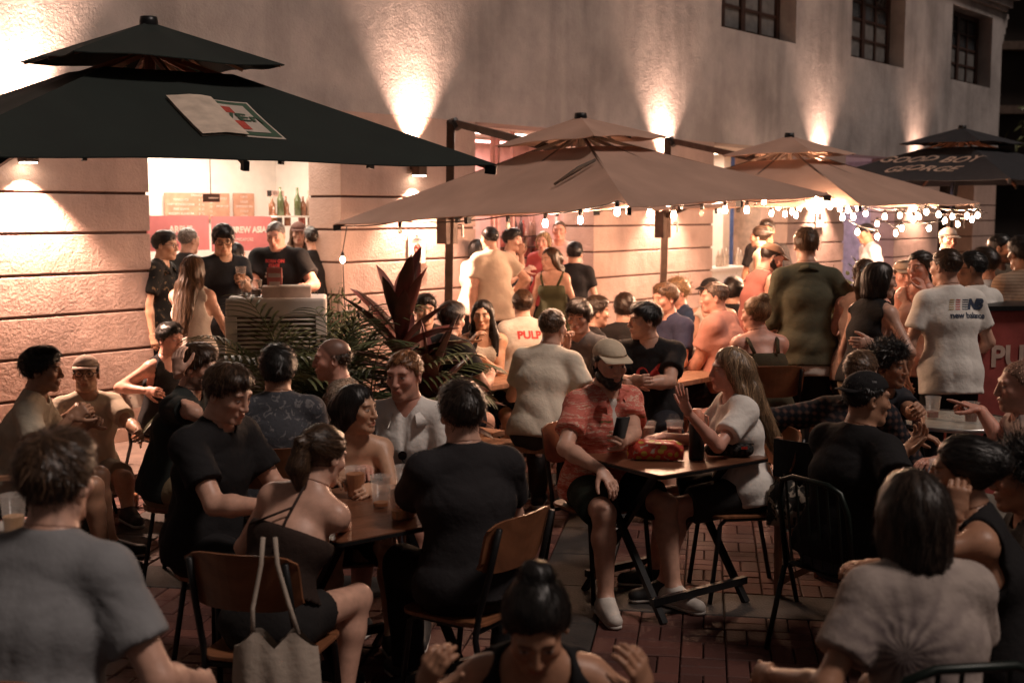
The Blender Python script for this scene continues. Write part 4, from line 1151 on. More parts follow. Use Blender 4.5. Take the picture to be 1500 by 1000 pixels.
U2, tr2, per2, can2 = parasol('brown two-tier cantilever parasol above the picnic tables beside the no smoking sign', (.62, 10.45), 1.5, R45 - math.radians(0), 1.985, .70, .345, M_BROWNC, tilt=(0, math.radians(-3.4)), mast=(-.62, 11.62), mast_top=2.80)
U3, tr3, per3, can3 = parasol('brown two-tier cantilever parasol ringed with glowing string lights', (2.98, 13.3), 1.5, R45, 2.02, .68, .345, M_BROWNC, tilt=(0, math.radians(-1.0)), mast=(1.76, 14.45), mast_top=2.80)
U4, tr4, per4, can4 = parasol('navy two-tier parasol lettered in slanted capitals near the building end', (6.15, 17.0), 1.55, math.radians(40), 2.36, .68, .38, M_NAVYC, mast=(6.6, 18.6), mast_top=2.9, pole_mat=M_BLACK, rib_mat=plain('rib_wood', (.20, .09, .05), .5))
def on_canopy(can, th, me, mat, center, xd, yd, name, lift=.006):
    bv = BVHTree.FromPolygons([tuple(v.co) for v in can.data.vertices], [tuple(p.vertices) for p in can.data.polygons])
    x = nrm(xd); y = nrm(yd - (yd @ x) * x); n = np.cross(x, y); c = center - A(*th.location)
    bm = bmesh.new(); bm.from_mesh(me)
    bmesh.ops.subdivide_edges(bm, edges=[e for e in bm.edges if e.calc_length() > .12], cuts=3, use_grid_fill=True)
    for v in bm.verts:
        p = c + x * v.co.x + y * v.co.y + n * .6
        h_ = bv.ray_cast(Vector(p), Vector(-n), 1.6)
        if h_[0] is not None: v.co = h_[0] + Vector(n) * (lift + v.co.z)
        else: v.co = Vector(c + x * v.co.x + y * v.co.y)
    m2 = bpy.data.meshes.new(name); bm.to_mesh(m2); bm.free()
    return link(name, m2, mat, can)
def quad(pts, th=.0):
    me = bpy.data.meshes.new('q'); me.from_pydata([(x, y, th) for x, y in pts], [], [tuple(range(len(pts)))]); return me
# ------------------------------------------------------------------ furniture and small things
M_PLY = plain('plywood', (.21, .085, .040), .38, var=.35, scale=5, streak=(1, 9, 1), bump=.08, spec=.5)
M_TOP = plain('table_top', (.15, .062, .034), .28, var=.35, scale=4, streak=(1, 10, 1), bump=.08, spec=.5)
M_PINE = plain('pine', (.36, .19, .115), .5, var=.3, scale=5, streak=(10, 1, 1), bump=.1)
M_GRN = plain('green_enamel', (.010, .017, .014), .35, metal=.3, var=.3)
def rounded(w, l, r, z0, z1, n=5):
    pts = []
    for cx, cy, a0 in ((w/2-r, l/2-r, 0), (-w/2+r, l/2-r, 90), (-w/2+r, -l/2+r, 180), (w/2-r, -l/2+r, 270)):
        for i in range(n + 1):
            a = math.radians(a0 + 90 * i / n); pts.append((cx + r * math.cos(a), cy + r * math.sin(a)))
    m = len(pts)
    return MB().add([(x, y, z0) for x, y in pts] + [(x, y, z1) for x, y in pts], [tuple(range(m))[::-1], tuple(range(m, 2*m))] + [(i, (i+1) % m, m + (i+1) % m, m + i) for i in range(m)])
PROTO = {}
def cafe_parts(th, seat=.46):
    """local: faces +y"""
    k = seat / .46
    rounded(.40, .39, .07, (seat - .014), seat).build('seat', M_PLY, th, bevel=.003)
    vs, fs = [], []; N = 12                               # curved plywood back
    for lay in (0, 1):
        for j in range(5):
            for i in range(N + 1):
                x = (i / N - .5) * .42; bow = -.19 - .045 * (1 - (x / .21) ** 2) - lay * .011
                z = seat + .19 + .21 * j / 4
                if j in (0, 4): z -= (1 if j == 4 else -1) * .03 * (abs(x) / .21) ** 6
                vs.append((x, bow - .05 * (j / 4), z))
    n = 5 * (N + 1); g = N + 1
    for lay in (0, 1):
        for j in range(4):
            for i in range(N): fs.append(tuple(lay * n + q for q in (j*g+i, j*g+i+1, (j+1)*g+i+1, (j+1)*g+i)))
    for j in range(4): fs += [(j*g, (j+1)*g, n+(j+1)*g, n+j*g), (j*g+N, n+j*g+N, n+(j+1)*g+N, (j+1)*g+N)]
    for i in range(N): fs += [(i, n+i, n+i+1, i+1), (4*g+i, 4*g+i+1, n+4*g+i+1, n+4*g+i)]
    MB().add(vs, fs).build('backrest', M_PLY, th, smooth=False)
    for s in (-1, 1):
        MB().tube([(s*.185, .20, 0), (s*.175, .15, seat-.05), (s*.172, .12, seat-.022), (s*.172, -.10, seat-.022)], .0125, 8).build('leg', M_BLACK, th, smooth=True)
        MB().tube([(s*.20, -.25, 0), (s*.185, -.17, seat-.06), (s*.182, -.185, seat+.04), (s*.180, -.232, seat+.20), (s*.178, -.275, seat+.375)], .0125, 8).build('leg', M_BLACK, th, smooth=True)
        MB().lathe([(.001, .004), (.008, .003), (.009, 0)], 8, (s*.12, -.225, seat+.27)).build('rivet', M_STEEL, th)
    MB().tube([(-.18, -.16, seat-.04), (.18, -.16, seat-.04)], .010, 6).build('crossbar', M_BLACK, th)
def green_parts(th, seat=.46):
    for s in (-1, 1):
        MB().tube([(s*.21, .20, 0), (s*.20, .18, seat-.02), (s*.20, -.16, seat-.02)], .0125, 8).build('leg', M_GRN, th, smooth=True)
        MB().tube([(s*.22, -.26, 0), (s*.20, -.18, seat-.02)], .0125, 8).build('leg', M_GRN, th, smooth=True)
    MB().tube([(-.20, -.17, seat-.02), (-.20, -.22, seat+.30), (-.17, -.235, seat+.385), (-.10, -.24, seat+.41), (.10, -.24, seat+.41), (.17, -.235, seat+.385), (.20, -.22, seat+.30), (.20, -.17, seat-.02)], .0125, 8).build('back_frame', M_GRN, th, smooth=True)
    for i in range(6):
        x = -.15 + .06 * i
        MB().bar((x, -.185, seat+.02), (x, -.235, seat+.40), .012, .005, up=A(0, 1, 0)).build('slat', M_GRN, th)
        MB().bar((-.20, -.15 + i * .064, seat-.006), (.20, -.15 + i * .064, seat-.006), .045, .006).build('slat', M_GRN, th)
def director_parts(th, seat=.46):
    w = M_PINE
    for s in (-1, 1):
        MB().bar((s*.25, -.22, 0), (s*.25, -.25, seat+.42), .028, .035).build('post', w, th)
        MB().bar((s*.25, .20, 0), (s*.25, .20, seat+.19), .028, .035).build('post', w, th)
        MB().bar((s*.25, -.27, seat+.20), (s*.25, .26, seat+.20), .05, .022).build('armrest', w, th)
        MB().bar((s*.25, -.2, .06), (-s*.25, -.2 + .01 * s, seat-.02), .022, .032).build('brace', w, th)
        MB().bar((s*.25, .18, .06), (-s*.25, .18 + .01 * s, seat-.02), .022, .032).build('brace', w, th)
    MB().box((-.245, -.22, seat-.012), (.245, .2, seat)).build('seat', cloth((.015, .014, .014)), th)
    b = MB().bar((-.26, -.275, seat+.32), (.26, -.275, seat+.32), .012, .19, up=UP).build('backrest', cloth((.015, .014, .014)), th)
    MB().box((.02, -.2865, seat+.335), (.17, -.2825, seat+.38)).build('name_tape', cloth((.45, .40, .36)), b)
def stool_parts(th, seat=.46):
    MB().lathe([(.001, seat), (.165, seat), (.17, seat-.01), (.165, seat-.03), (.001, seat-.03)], 20).build('seat', M_PLY, th, smooth=False)
    for i in range(4):
        a = math.pi/4 + i * math.pi/2; MB().tube([(.12*math.cos(a), .12*math.sin(a), seat-.03), (.19*math.cos(a), .19*math.sin(a), 0)], .012, 8).build('leg', M_BLACK, th, smooth=True)
BUILD = dict(cafe=cafe_parts, green=green_parts, director=director_parts, stool=stool_parts)
KINDS = dict(cafe=('cafe_chair', 'brown plywood cafe chair with black tube legs under the ', 'chair'), green=('metal_chair', 'dark green slatted metal chair under the ', 'chair'),
             director=('director_chair', 'wooden folding director chair with black canvas under the ', 'chair'), stool=('stool', 'round wooden stool with black legs under the ', 'stool'))
def chair(kind, pos, yaw, seat, who, label=None, group=None):
    """yaw as for people: 0 looks away from the camera, 90 to the right"""
    key = (kind, round(seat, 2)); nm, lb, cat = KINDS[kind]
    lab = label or lb + who
    rz = -math.radians(yaw)
    if key not in PROTO:
        th = thing(nm, lab, cat, pos, rz); BUILD[kind](th, seat); PROTO[key] = th
    else:
        th = copy_tree(PROTO[key]); th.location = pos; th.rotation_euler = (0, 0, rz); th['label'] = lab
    th['group'] = group or {'cafe': 'plywood cafe chairs', 'green': 'green metal chairs', 'director': 'director chairs', 'stool': 'stools'}[kind]
    return th
def sit_on(J, kind, who, floor=0.0, back=.03, turn=0):
    f = J['f']; s = J['pel'][2] - .098 * J['k'] - floor
    p = J['base'] + f * (.06 - back); p[2] = floor
    yaw = math.degrees(math.atan2(f[0], f[1])) + turn
    return chair(kind, tuple(p), yaw, max(s, .25), who)
def folding_table(label, c, rz, w, l, h=.74):
    th = thing('folding_table', label, 'table', (c[0], c[1], 0), rz)
    rounded(w, l, .035, h - .022, h).build('table_top', M_TOP, th, bevel=.003)
    rounded(w + .006, l + .006, .036, h - .019, h - .005).build('edge_band', M_BLACK, th)
    for s in (-1, 1):
        x = s * (w/2 - .09)
        MB().bar((x, -l/2 + .06, .0), (x, l/2 - .16, h - .024), .026, .034, up=A(1, 0, 0)).build('leg', M_BLACK, th)
        x2 = s * (w/2 - .125)
        MB().bar((x2, l/2 - .06, .0), (x2, -l/2 + .16, h - .024), .026, .034, up=A(1, 0, 0)).build('leg', M_BLACK, th)
    MB().bar((-w/2 + .05, -l/2 + .105, .10), (w/2 - .05, -l/2 + .105, .10), .03, .036).build('crossbar', M_BLACK, th)
    MB().bar((-w/2 + .10, l/2 - .105, .10), (w/2 - .10, l/2 - .105, .10), .03, .036).build('crossbar', M_BLACK, th)
    MB().bar((-w/2 + .05, l/2 - .17, h - .045), (w/2 - .05, l/2 - .17, h - .045), .03, .03).build('crossbar', M_BLACK, th)
    return th
def plank_table(label, c, rz, w, l, h=.75, n=4, cat='table', name='picnic_table', mat=None):
    th = thing(name, label, cat, (c[0], c[1], 0), rz)
    for i in range(n):
        y0 = -l/2 + l * i / n
        MB().box((-w/2, y0 + .004, h - .035), (w/2, y0 + l/n - .004, h + rng.normal(0, .001))).build('plank', mat or M_PINE, th, bevel=.004)
    for s in (-1, 1):
        for q in (-1, 1):
            MB().bar((s * (w/2 - .12), q * (l/2 - .03), 0), (s * (w/2 - .12), q * (l/2 - .05), h - .036), .045, .045).build('leg', M_BLACK, th)
        MB().bar((s * (w/2 - .12), -l/2 + .04, h - .055), (s * (w/2 - .12), l/2 - .04, h - .055), .04, .036).build('apron', M_BLACK, th)
    return th
M_CUP = plain('clear_plastic', (.80, .72, .66), .12, spec=.6, alpha=.2)
LIQ = dict(amber=(.42, .16, .05), pale=(.50, .27, .10), red=(.20, .02, .02), water=(.40, .33, .28), orange=(.50, .20, .08), foam=(.6, .5, .42))
def cup(p, label, liq='amber', fill=.6, h=.12, r=.042, group=None):
    th = thing('plastic_cup', label, 'cup', tuple(p), group=group or 'clear plastic cups')
    r0 = r * .76
    MB().lathe([(.001, .002), (r0, .002), (r, h), (r * 1.07, h + .002), (r * 1.07, h - .003), (r - .0015, h - .004), (r0 - .0015, .004), (.001, .004)], 18).build('shell', M_CUP, th, smooth=True)
    if fill > 0:
        rf = r0 + (r - r0) * fill
        MB().lathe([(.001, .006), (r0 - .003, .006), (rf - .003, h * fill), (.001, h * fill)], 16).build('drink', plain('drink_' + liq, LIQ[liq], .2, var=.1), th, smooth=False)
    return th
def bottle_mesh(h=.28, r=.035):
    return MB().lathe([(.001, 0), (r, 0), (r, h * .58), (r * .38, h * .76), (r * .34, h), (.001, h)], 12).mesh('bottle', True)
# ---- plants
def leaf_blade(m, p, d, up, L, w, bend, fold=.25, n=5, curl=0.0):
    """one blade: p root, d direction, arching down by bend"""
    pts = []; q = A(*p); dd = nrm(d)
    for i in range(n + 1):
        t = i / n; wid = w * math.sin(math.pi * min(1, .08 + t * .92)) ** .7 * (1 if t < 1 else 0.05)
        sd = nrm(np.cross(dd, up)); nn = np.cross(sd, dd)
        pts.append((q - sd * wid/2 + nn * wid * fold, q, q + sd * wid/2 + nn * wid * fold))
        dd = nrm(dd - UP * bend / n + sd * curl / n); q = q + dd * L / n
    vs = [v for tr_ in pts for v in tr_]; fs = []
    for i in range(n):
        for k in (0, 1): fs.append((3*i+k, 3*i+k+1, 3*i+3+k+1, 3*i+3+k))
    m.add(vs, fs)
def pot(th, r, h, mat, soil=True):
    MB().lathe([(.001, 0), (r * .72, 0), (r, h), (r * 1.08, h), (r * 1.08, h - .03), (r * .95, h - .03), (r * .9, h - .04), (.001, h - .04)], 20).build('pot', mat, th, smooth=False)
def foliage_mat(name, c1, c2, rough=.45):
    if name in MATS: return MATS[name]
    m, nt, b, N, L = new_mat(name)
    oi = N('ShaderNodeObjectInfo'); gm = N('ShaderNodeNewGeometry'); nz = N('ShaderNodeTexNoise'); nz.inputs['Scale'].default_value = 12
    L(gm.outputs['Position'], nz.inputs['Vector'])
    ad = N('ShaderNodeMath'); ad.operation = 'ADD'; L(oi.outputs['Random'], ad.inputs[0]); L(nz.outputs[0], ad.inputs[1])
    mr = N('ShaderNodeMapRange'); mr.inputs[1].default_value = .35; mr.inputs[2].default_value = 1.45; L(ad.outputs[0], mr.inputs[0])
    mx = N('ShaderNodeMix'); mx.data_type = 'RGBA'; mx.inputs[6].default_value = rgb(c1); mx.inputs[7].default_value = rgb(c2); L(mr.outputs[0], mx.inputs[0]); L(mx.outputs[2], b.inputs['Base Color'])
    b.inputs['Roughness'].default_value = rough; b.inputs['Specular IOR Level'].default_value = .45
    MATS[name] = m; return m
M_PALM = foliage_mat('palm_green', (.05, .085, .035), (.17, .18, .08)); M_CORD = foliage_mat('cordyline_leaf', (.05, .035, .026), (.22, .075, .065), .30)
M_FERN = foliage_mat('fern_green', (.07, .10, .04), (.17, .18, .07), .6); M_STEM = plain('stem', (.07, .045, .028), .8, bump=.4)
M_TERRA = plain('terracotta', (.17, .07, .045), .8, bump=.3); M_DPOT = plain('dark_pot', (.03, .028, .026), .6)
# ------------------------------------------------------------------ the crowd
BK = (.014, .013, .014); DK = (.03, .028, .028); WHT = (.62, .57, .51); CRM = (.52, .45, .35)
def tie_dye(N, L, co):
    mp = N('ShaderNodeMapping'); mp.inputs['Location'].default_value = (.09, .12, -.86); L(co, mp.inputs[0])
    sx = N('ShaderNodeSeparateXYZ'); L(mp.outputs[0], sx.inputs[0])
    at2 = N('ShaderNodeMath'); at2.operation = 'ARCTAN2'; L(sx.outputs[2], at2.inputs[0]); L(sx.outputs[0], at2.inputs[1])
    nz = N('ShaderNodeTexNoise'); nz.inputs['Scale'].default_value = 16; nz.inputs['Detail'].default_value = 6; L(co, nz.inputs['Vector'])
    mu = N('ShaderNodeMath'); mu.operation = 'MULTIPLY_ADD'; mu.inputs[1].default_value = 17; L(at2.outputs[0], mu.inputs[0])
    n8 = N('ShaderNodeMath'); n8.operation = 'MULTIPLY'; n8.inputs[1].default_value = 9; L(nz.outputs[0], n8.inputs[0]); L(n8.outputs[0], mu.inputs[2])
    sn = N('ShaderNodeMath'); sn.operation = 'SINE'; L(mu.outputs[0], sn.inputs[0])
    ln = N('ShaderNodeVectorMath'); ln.operation = 'LENGTH'; L(mp.outputs[0], ln.inputs[0])
    rd = N('ShaderNodeMapRange'); rd.inputs[1].default_value = .05; rd.inputs[2].default_value = .32; rd.inputs[3].default_value = 1; rd.inputs[4].default_value = 0; L(ln.outputs['Value'], rd.inputs[0])
    m2 = N('ShaderNodeMath'); m2.operation = 'MULTIPLY_ADD'; m2.inputs[1].default_value = .16; m2.inputs[2].default_value = .42; L(sn.outputs[0], m2.inputs[0])
    m3 = N('ShaderNodeMath'); m3.operation = 'MULTIPLY'; L(m2.outputs[0], m3.inputs[0]); L(rd.outputs[0], m3.inputs[1])
    m4 = N('ShaderNodeMath'); m4.operation = 'MULTIPLY_ADD'; m4.inputs[1].default_value = .5; L(nz.outputs[0], m4.inputs[0]); L(m3.outputs[0], m4.inputs[2])
    cr = N('ShaderNodeValToRGB'); cr.color_ramp.elements[0].color = (.44, .37, .33, 1); cr.color_ramp.elements[0].position = .2; cr.color_ramp.elements[1].color = (.10, .075, .08, 1); cr.color_ramp.elements[1].position = .85
    L(m4.outputs[0], cr.inputs[0]); return cr.outputs[0]
def aloha(N, L, co):
    mp = N('ShaderNodeMapping'); mp.inputs['Scale'].default_value = (5, 5, 26); L(co, mp.inputs[0])
    nz = N('ShaderNodeTexNoise'); nz.inputs['Scale'].default_value = 1.3; nz.inputs['Detail'].default_value = 6; nz.inputs['Roughness'].default_value = .7; nz.inputs['Distortion'].default_value = .6; L(mp.outputs[0], nz.inputs['Vector'])
    cr = N('ShaderNodeValToRGB'); cr.color_ramp.interpolation = 'CONSTANT'
    els = [(0, (.10, .10, .035)), (.36, (.42, .10, .07)), (.44, (.60, .17, .13)), (.55, (.70, .50, .38)), (.58, (.55, .14, .11)), (.66, (.20, .17, .07)), (.70, (.62, .30, .22))]
    e0 = cr.color_ramp.elements; e0[0].position = 0; e0[0].color = rgb(els[0][1]); e0[1].position = els[1][0]; e0[1].color = rgb(els[1][1])
    for p, c in els[2:]: e0.new(p).color = rgb(c)
    L(nz.outputs[0], cr.inputs[0]); return cr.outputs[0]
def plaid(N, L, co):
    outs = []
    for ax, sc in (('X', 9), ('Z', 9)):
        w = N('ShaderNodeTexWave'); w.bands_direction = ax; w.inputs['Scale'].default_value = sc; w.inputs['Distortion'].default_value = .8; w.inputs['Detail'].default_value = 2; L(co, w.inputs['Vector']); outs.append(w.outputs['Fac'])
    ad = N('ShaderNodeMath'); ad.operation = 'ADD'; L(outs[0], ad.inputs[0]); L(outs[1], ad.inputs[1])
    cr = N('ShaderNodeValToRGB'); e = cr.color_ramp.elements; e[0].color = (.012, .013, .018, 1); e[1].color = (.11, .06, .05, 1); e[0].position = .45; e[1].position = .95
    hf = N('ShaderNodeMath'); hf.operation = 'MULTIPLY'; hf.inputs[1].default_value = .5; L(ad.outputs[0], hf.inputs[0]); L(hf.outputs[0], cr.inputs[0]); return cr.outputs[0]
def stripes(c1, c2, sc=14):
    def b(N, L, co):
        w = N('ShaderNodeTexWave'); w.bands_direction = 'Z'; w.inputs['Scale'].default_value = sc; w.inputs['Distortion'].default_value = .6; L(co, w.inputs['Vector'])
        mx = N('ShaderNodeMix'); mx.data_type = 'RGBA'; mx.inputs[6].default_value = rgb(c1); mx.inputs[7].default_value = rgb(c2); L(w.outputs['Fac'], mx.inputs[0]); return mx.outputs[2]
    return b
def flecks(c1, c2, sc=34, lo=.5, hi=.62):
    def b(N, L, co):
        nz = N('ShaderNodeTexNoise'); nz.inputs['Scale'].default_value = sc; nz.inputs['Detail'].default_value = 5; nz.inputs['Distortion'].default_value = 1.2; L(co, nz.inputs['Vector'])
        mr = N('ShaderNodeMapRange'); mr.inputs[1].default_value = lo; mr.inputs[2].default_value = hi; L(nz.outputs[0], mr.inputs[0])
        mx = N('ShaderNodeMix'); mx.data_type = 'RGBA'; mx.inputs[6].default_value = rgb(c1); mx.inputs[7].default_value = rgb(c2); L(mr.outputs[0], mx.inputs[0]); return mx.outputs[2]
    return b
P = {}
def add(key, *a, chair=None, who=None, turn=0, **kw):
    J = person(*a, **kw); P[key] = J
    if chair: sit_on(J, chair, who, floor=kw.get('floor', 0.0), turn=turn)
    return J
# --- near the camera
add('F1', 'man seen from behind in a loose pale grey tee beside a white box', (84, 705), yaw=12, d=3.05, k=1.04, lf=14, tc=(.22, .222, .23), hair='short', hc=BRN, L=('l', -.34, .25, .70), Rr=('l', .30, .30, .72), chair='cafe', who='man in pale grey', skin='light', fold=1.2)
add('F2', 'woman with a high dark bun bending her face down, both hands raised beside her head', (785, 918), yaw=180, d=2.85, sex='f', lf=24, hp=34, hair='bun', hc=BLK, top='tank', tc=BK, skin='tan', L=('p', 945, 1010, 2.74, dict(pole=(-.9, 0, -.6), palm=(.6, -.6, 0), dir=(.1, .2, 1), curl=.4)), Rr=('p', 622, 1010, 2.74, dict(pole=(.9, 0, -.6), palm=(-.6, -.6, 0), dir=(-.1, .2, 1), curl=.4)), chair='cafe', who='woman with high bun')
add('F3', 'woman seen from behind in a grey and cream tie-dye tee with dark shoulder-length hair', (1335, 752), yaw=-8, d=3.15, sex='f', lf=14, bulk=1.04, hair='bob', hc=DKB, hairlen=.24, hvol=1.08, tc=cloth_pattern('tie_dye', tie_dye), L=('l', -.34, .22, .72), Rr='table', skin='tan', chair='green', who='woman in the tie-dye tee', bust=False, hem=.1, fold=1.0)
add('F4', 'woman in a black strappy top with dark pinned-up hair resting chin by her hand', (1408, 692), yaw=-72, d=3.75, sex='f', lf=16, hair='updo', hc=BLK, top='tank', tc=BK, skin='tan', L=('p', 1400, 752, 3.62, dict(pole=(-.3, .2, -1), dir=(.0, .3, 1), curl=.7)), Rr='table', chair='green', who='woman in black straps')
add('F5', 'dark-clothed person with black curly hair at the frame edge beside the strappy-top woman', (1500, 700), yaw=-80, d=4.1, hair='curly', hc=BLK, tc=BK, skin='tan', chair='green', who='dark curly-haired person')
# --- front table
add('Ga', 'man in a plain black tee with swept brown hair looking down at the table', (334, 577), yaw=118, d=5.0, hy=116, hp=20, lf=8, bulk=1.08, hair='side', hc=BRN, tc=BK, skin='light', Rr=('p', 402, 742, 4.72, dict(pole=(.6, -.5, -.8), dir=(-.2, 1, -.1), curl=.3)), L='table', bc=BK, chair='stool', who='swept-haired man in black')
add('Gb', 'woman with bare back in a brown halter top and dark shorts leaning on the table', (474, 668), yaw=14, d=4.5, sex='f', lf=24, ls=13, hy=36, hp=20, hair='pony', hc=BRN, hairlen=.2, top='halter', tc=(.035, .022, .018), bottom='mini', bc=(.02, .018, .018), skin='light', Rr=('p', 478, 778, 4.95, dict(pole=(1, .1, -.2), dir=(-1, .2, 0), palm=(0, 0, -1))), L='table', legs=(4, 18, -.02, -.10), shoe=(.45, .38, .33), chair='cafe', who='woman in the halter top')
add('Gc', 'smiling woman in a black strapless top with long black hair looking aside', (524, 600), yaw=168, d=5.55, sex='f', lf=14, hy=118, hp=0, hair='long', hc=BLK, hairlen=.30, top='tube', tc=BK, skin='asian', mouth=.003, L=('p', 548, 716, 5.2, dict(pole=(-.6, -.3, -.8), curl=.6, dir=(.6, .5, 0))), Rr='table', chair='cafe', who='smiling strapless-top woman')
add('Gd', 'ginger-haired man in an open white short-sleeved shirt', (592, 550), yaw=188, d=5.85, hy=202, hp=6, lf=6, hair='crop', hc=GNG, top='open', tc=(.80, .77, .73), skin='pink', stub=((.30, .14, .07), .35), L=('l', -.16, .40, .79, dict(palm=(0, 0, -1), dir=(.3, .9, -.1), curl=.22)), Rr=('l', .14, .38, .79, dict(palm=(0, 0, -1), dir=(-.3, .9, -.1), curl=.22)), chair='cafe', who='ginger-haired man in white')
add('Ge', 'man seen from behind in a charcoal black tee and wide black trousers', (676, 606), yaw=-18, d=4.75, lf=9, bulk=1.08, hair='short', hc=DKB, tc=(.022, .020, .022), bottom='pants', bc=BK, skin='light', L=('p', 585, 770, 5.05, dict(palm=(0, 0, -1), curl=.3)), Rr='table', legs=(12, 30, -.05, -.12), chair='cafe', turn=-38, who='man in charcoal black')
# --- left cluster
add('L1', 'man in a cream tee with grey squares gesturing to the capped person', (62, 542), yaw=78, d=6.6, hy=82, lf=14, hair='short', hc=BLK, hvol=1.2, tc=CRM, skin='tan', Rr=('p', 104, 612, 6.35, dict(pole=(.5, -.4, -.9), dir=(-.1, .8, .4), curl=.7)), L=('p', 128, 622, 6.7, dict(curl=.5)), bc=(.05, .05, .06), chair='director', who='man in cream by the wall')
add('L2', 'person in a pale peaked cap and glasses sitting low against the wall', (126, 548), yaw=150, d=7.9, hy=168, hp=-4, lf=4, hair='crop', hc=BLK, tc=(.64, .55, .43), skin='asian', bc=(.42, .36, .28), L=('p', 203, 632, 7.6, dict(curl=.4)), Rr=('p', 100, 608, 7.6, dict(pole=(.8, .1, -.7), dir=(-.3, .4, .6), curl=.8)), chair='stool', who='person in the pale cap')
make_cap(P['L2'], (.70, .54, .45)); make_glasses(P['L2'])
add('L3', 'person in a black sleeveless top half hidden at the wall corner', (249, 497), yaw=120, d=8.9, k=.95, hair='short', hc=BLK, top='tank', tc=BK, skin='pink', bust=False, Rr=('p', 214, 572, 8.7, dict(curl=.4)), chair='cafe', who='person in black sleeveless')
add('L4', 'man in a dark lettered tee and khaki shorts propping his head on his hand', (290, 538), yaw=98, d=6.45, hy=98, hp=12, lf=16, hair='short', hc=BRN, tc=(.026, .030, .028), bc=(.23, .17, .10), skin='light', stub=((.05, .03, .02), .6), Rr=('p', 262, 548, 6.2, dict(pole=(.3, .4, -1), dir=(.0, .1, 1), palm=(-1, .3, 0), curl=.35)), L='table', legs=(5, 18, .04, .10), chair='stool', who='man in khaki shorts')
add('L5', 'person seen from behind in a dark grey tee with a faint leaf pattern', (407, 542), yaw=-8, d=6.3, lf=10, bulk=1.1, hair='mop', hc=BLK, tc=cloth_pattern('leaf_grey', flecks((.055, .057, .066), (.15, .145, .15), 26, .56, .62)), skin='tan', chair='cafe', who='person in leaf-patterned grey')
add('L6', 'balding man in a beige knitted shirt in profile beside the palm', (487, 526), yaw=-92, d=6.75, hy=-98, hp=4, lf=12, bulk=1.12, hair='fringe', hc=BRN, top='shirt', tc=cloth_pattern('knit_beige', flecks((.12, .085, .06), (.34, .27, .21), 70, .45, .6)), skin='pink', stub=((.30, .16, .11), .3), chair='cafe', who='balding man')
# --- beer shop doorway
S = .12
add('D1', 'smiling man with glasses in a dark flowered shirt at the shop doorway', (242, 360), yaw=95, pose='stand', d=10.2, floor=S, hair='short', hc=BLK, top='shirt', tc=cloth_pattern('flower_dark', flecks((.016, .016, .015), (.22, .15, .08), 22, .60, .66)), bottom='pants', skin='asian', mouth=.002)
make_glasses(P['D1'])
add('D2', 'man with cropped grey hair in a dark jacket facing into the beer shop', (277, 353), yaw=35, pose='stand', d=11.2, floor=S, hair='crop', hc=GRY, top='long', tc=DK, bottom='pants', skin='light')
add('D3', 'woman in a white sleeveless top with very long brown hair seen from behind', (284, 396), yaw=12, d=9.3, sex='f', lf=4, hair='long', hc=LBR, hairlen=.50, top='tank', tc=(.66, .60, .54), bc=DK, skin='light', floor=S, Rr=('l', .20, .30, .85), L='lap', chair='stool', who='woman with very long brown hair')
add('D4', 'young man with floppy black hair and glasses in a black tee holding a beer', (327, 352), yaw=140, pose='stand', d=9.7, floor=S, hy=165, hp=14, hair='mop', hc=BLK, tc=(.016, .018, .022), bottom='pants', skin='asian', L=('p', 352, 408, 9.4, dict(pole=(-.5, -.3, -.8), curl=.7, dir=(.2, .8, .1))))
make_glasses(P['D4'])
add('D5', 'dark-haired person in black half hidden behind the floppy-haired young man', (345, 374), yaw=40, pose='stand', d=10.6, floor=S, k=.93, hair='bob', hc=BLK, hairlen=.16, sex='f', tc=DK, bottom='pants', skin='light')
add('D6', 'large man with grey hair in a black band tee leaning over the white cooler', (404, 345), yaw=188, pose='stand', d=11.0, floor=S, hp=20, bulk=1.34, hair='crop', hc=GRY, tc=BK, bottom='pants', skin='pink', L=('p', 447, 420, 10.7), Rr=('p', 372, 425, 10.7))
add('D7', 'long-haired woman in a peaked cap working behind the shop counter', (437, 342), yaw=165, pose='stand', d=12.4, floor=S, sex='f', hair='longfront', hc=LBR, hairlen=.4, tc=(.3, .24, .2), bottom='pants', skin='light')
make_cap(P['D7'], (.10, .05, .04), lod=1)
add('D8', 'dark-haired man in a black tee seen from behind at the shop counter', (459, 350), yaw=-30, pose='stand', d=11.9, floor=S, hair='short', hc=DKB, tc=BK, bottom='pants', skin='light')
# --- bottle bar doorway
add('E1', 'man in an oversized cream tee seen from behind in the bar doorway', (717, 350), yaw=-35, pose='stand', d=12.1, floor=S, bulk=1.1, hair='crop', hc=BLK, tc=(.60, .50, .40), bottom='pants', skin='light', hem=.16, Rr=('l', .25, .10, 1.02))
add('E2', 'bartender in a black sleeveless top raising a hand', (751, 352), yaw=110, pose='stand', d=13.1, floor=S, hair='short', hc=BLK, hvol=1.3, top='tank', bust=False, tc=BK, bottom='pants', skin='light', Rr=('p', 768, 398, 12.9), L=('p', 764, 372, 13.0))
add('E3', 'man in a pale tee standing at the back of the pink-lit bar', (819, 338), yaw=188, pose='stand', d=14.4, floor=S, hair='buzz', hc=LBR, tc=(.6, .42, .38), bottom='pants', skin='pink')
add('E4', 'blonde woman in a red top in the pink-lit bar', (796, 354), yaw=200, pose='stand', d=13.9, floor=S, sex='f', hair='bob', hc=BLD, hairlen=.14, tc=(.5, .10, .10), bottom='pants', skin='pink')
add('E5', 'woman in a fitted olive green square-necked dress walking out of the bar', (806, 380), yaw=196, pose='stand', d=11.8, floor=S, sex='f', hy=232, hair='long', hc=BRN, hairlen=.26, top='square', tc=(.065, .068, .036), bottom='skirt', bc=(.065, .068, .036), skin='light', legs=(1, 1, .1, -.05))
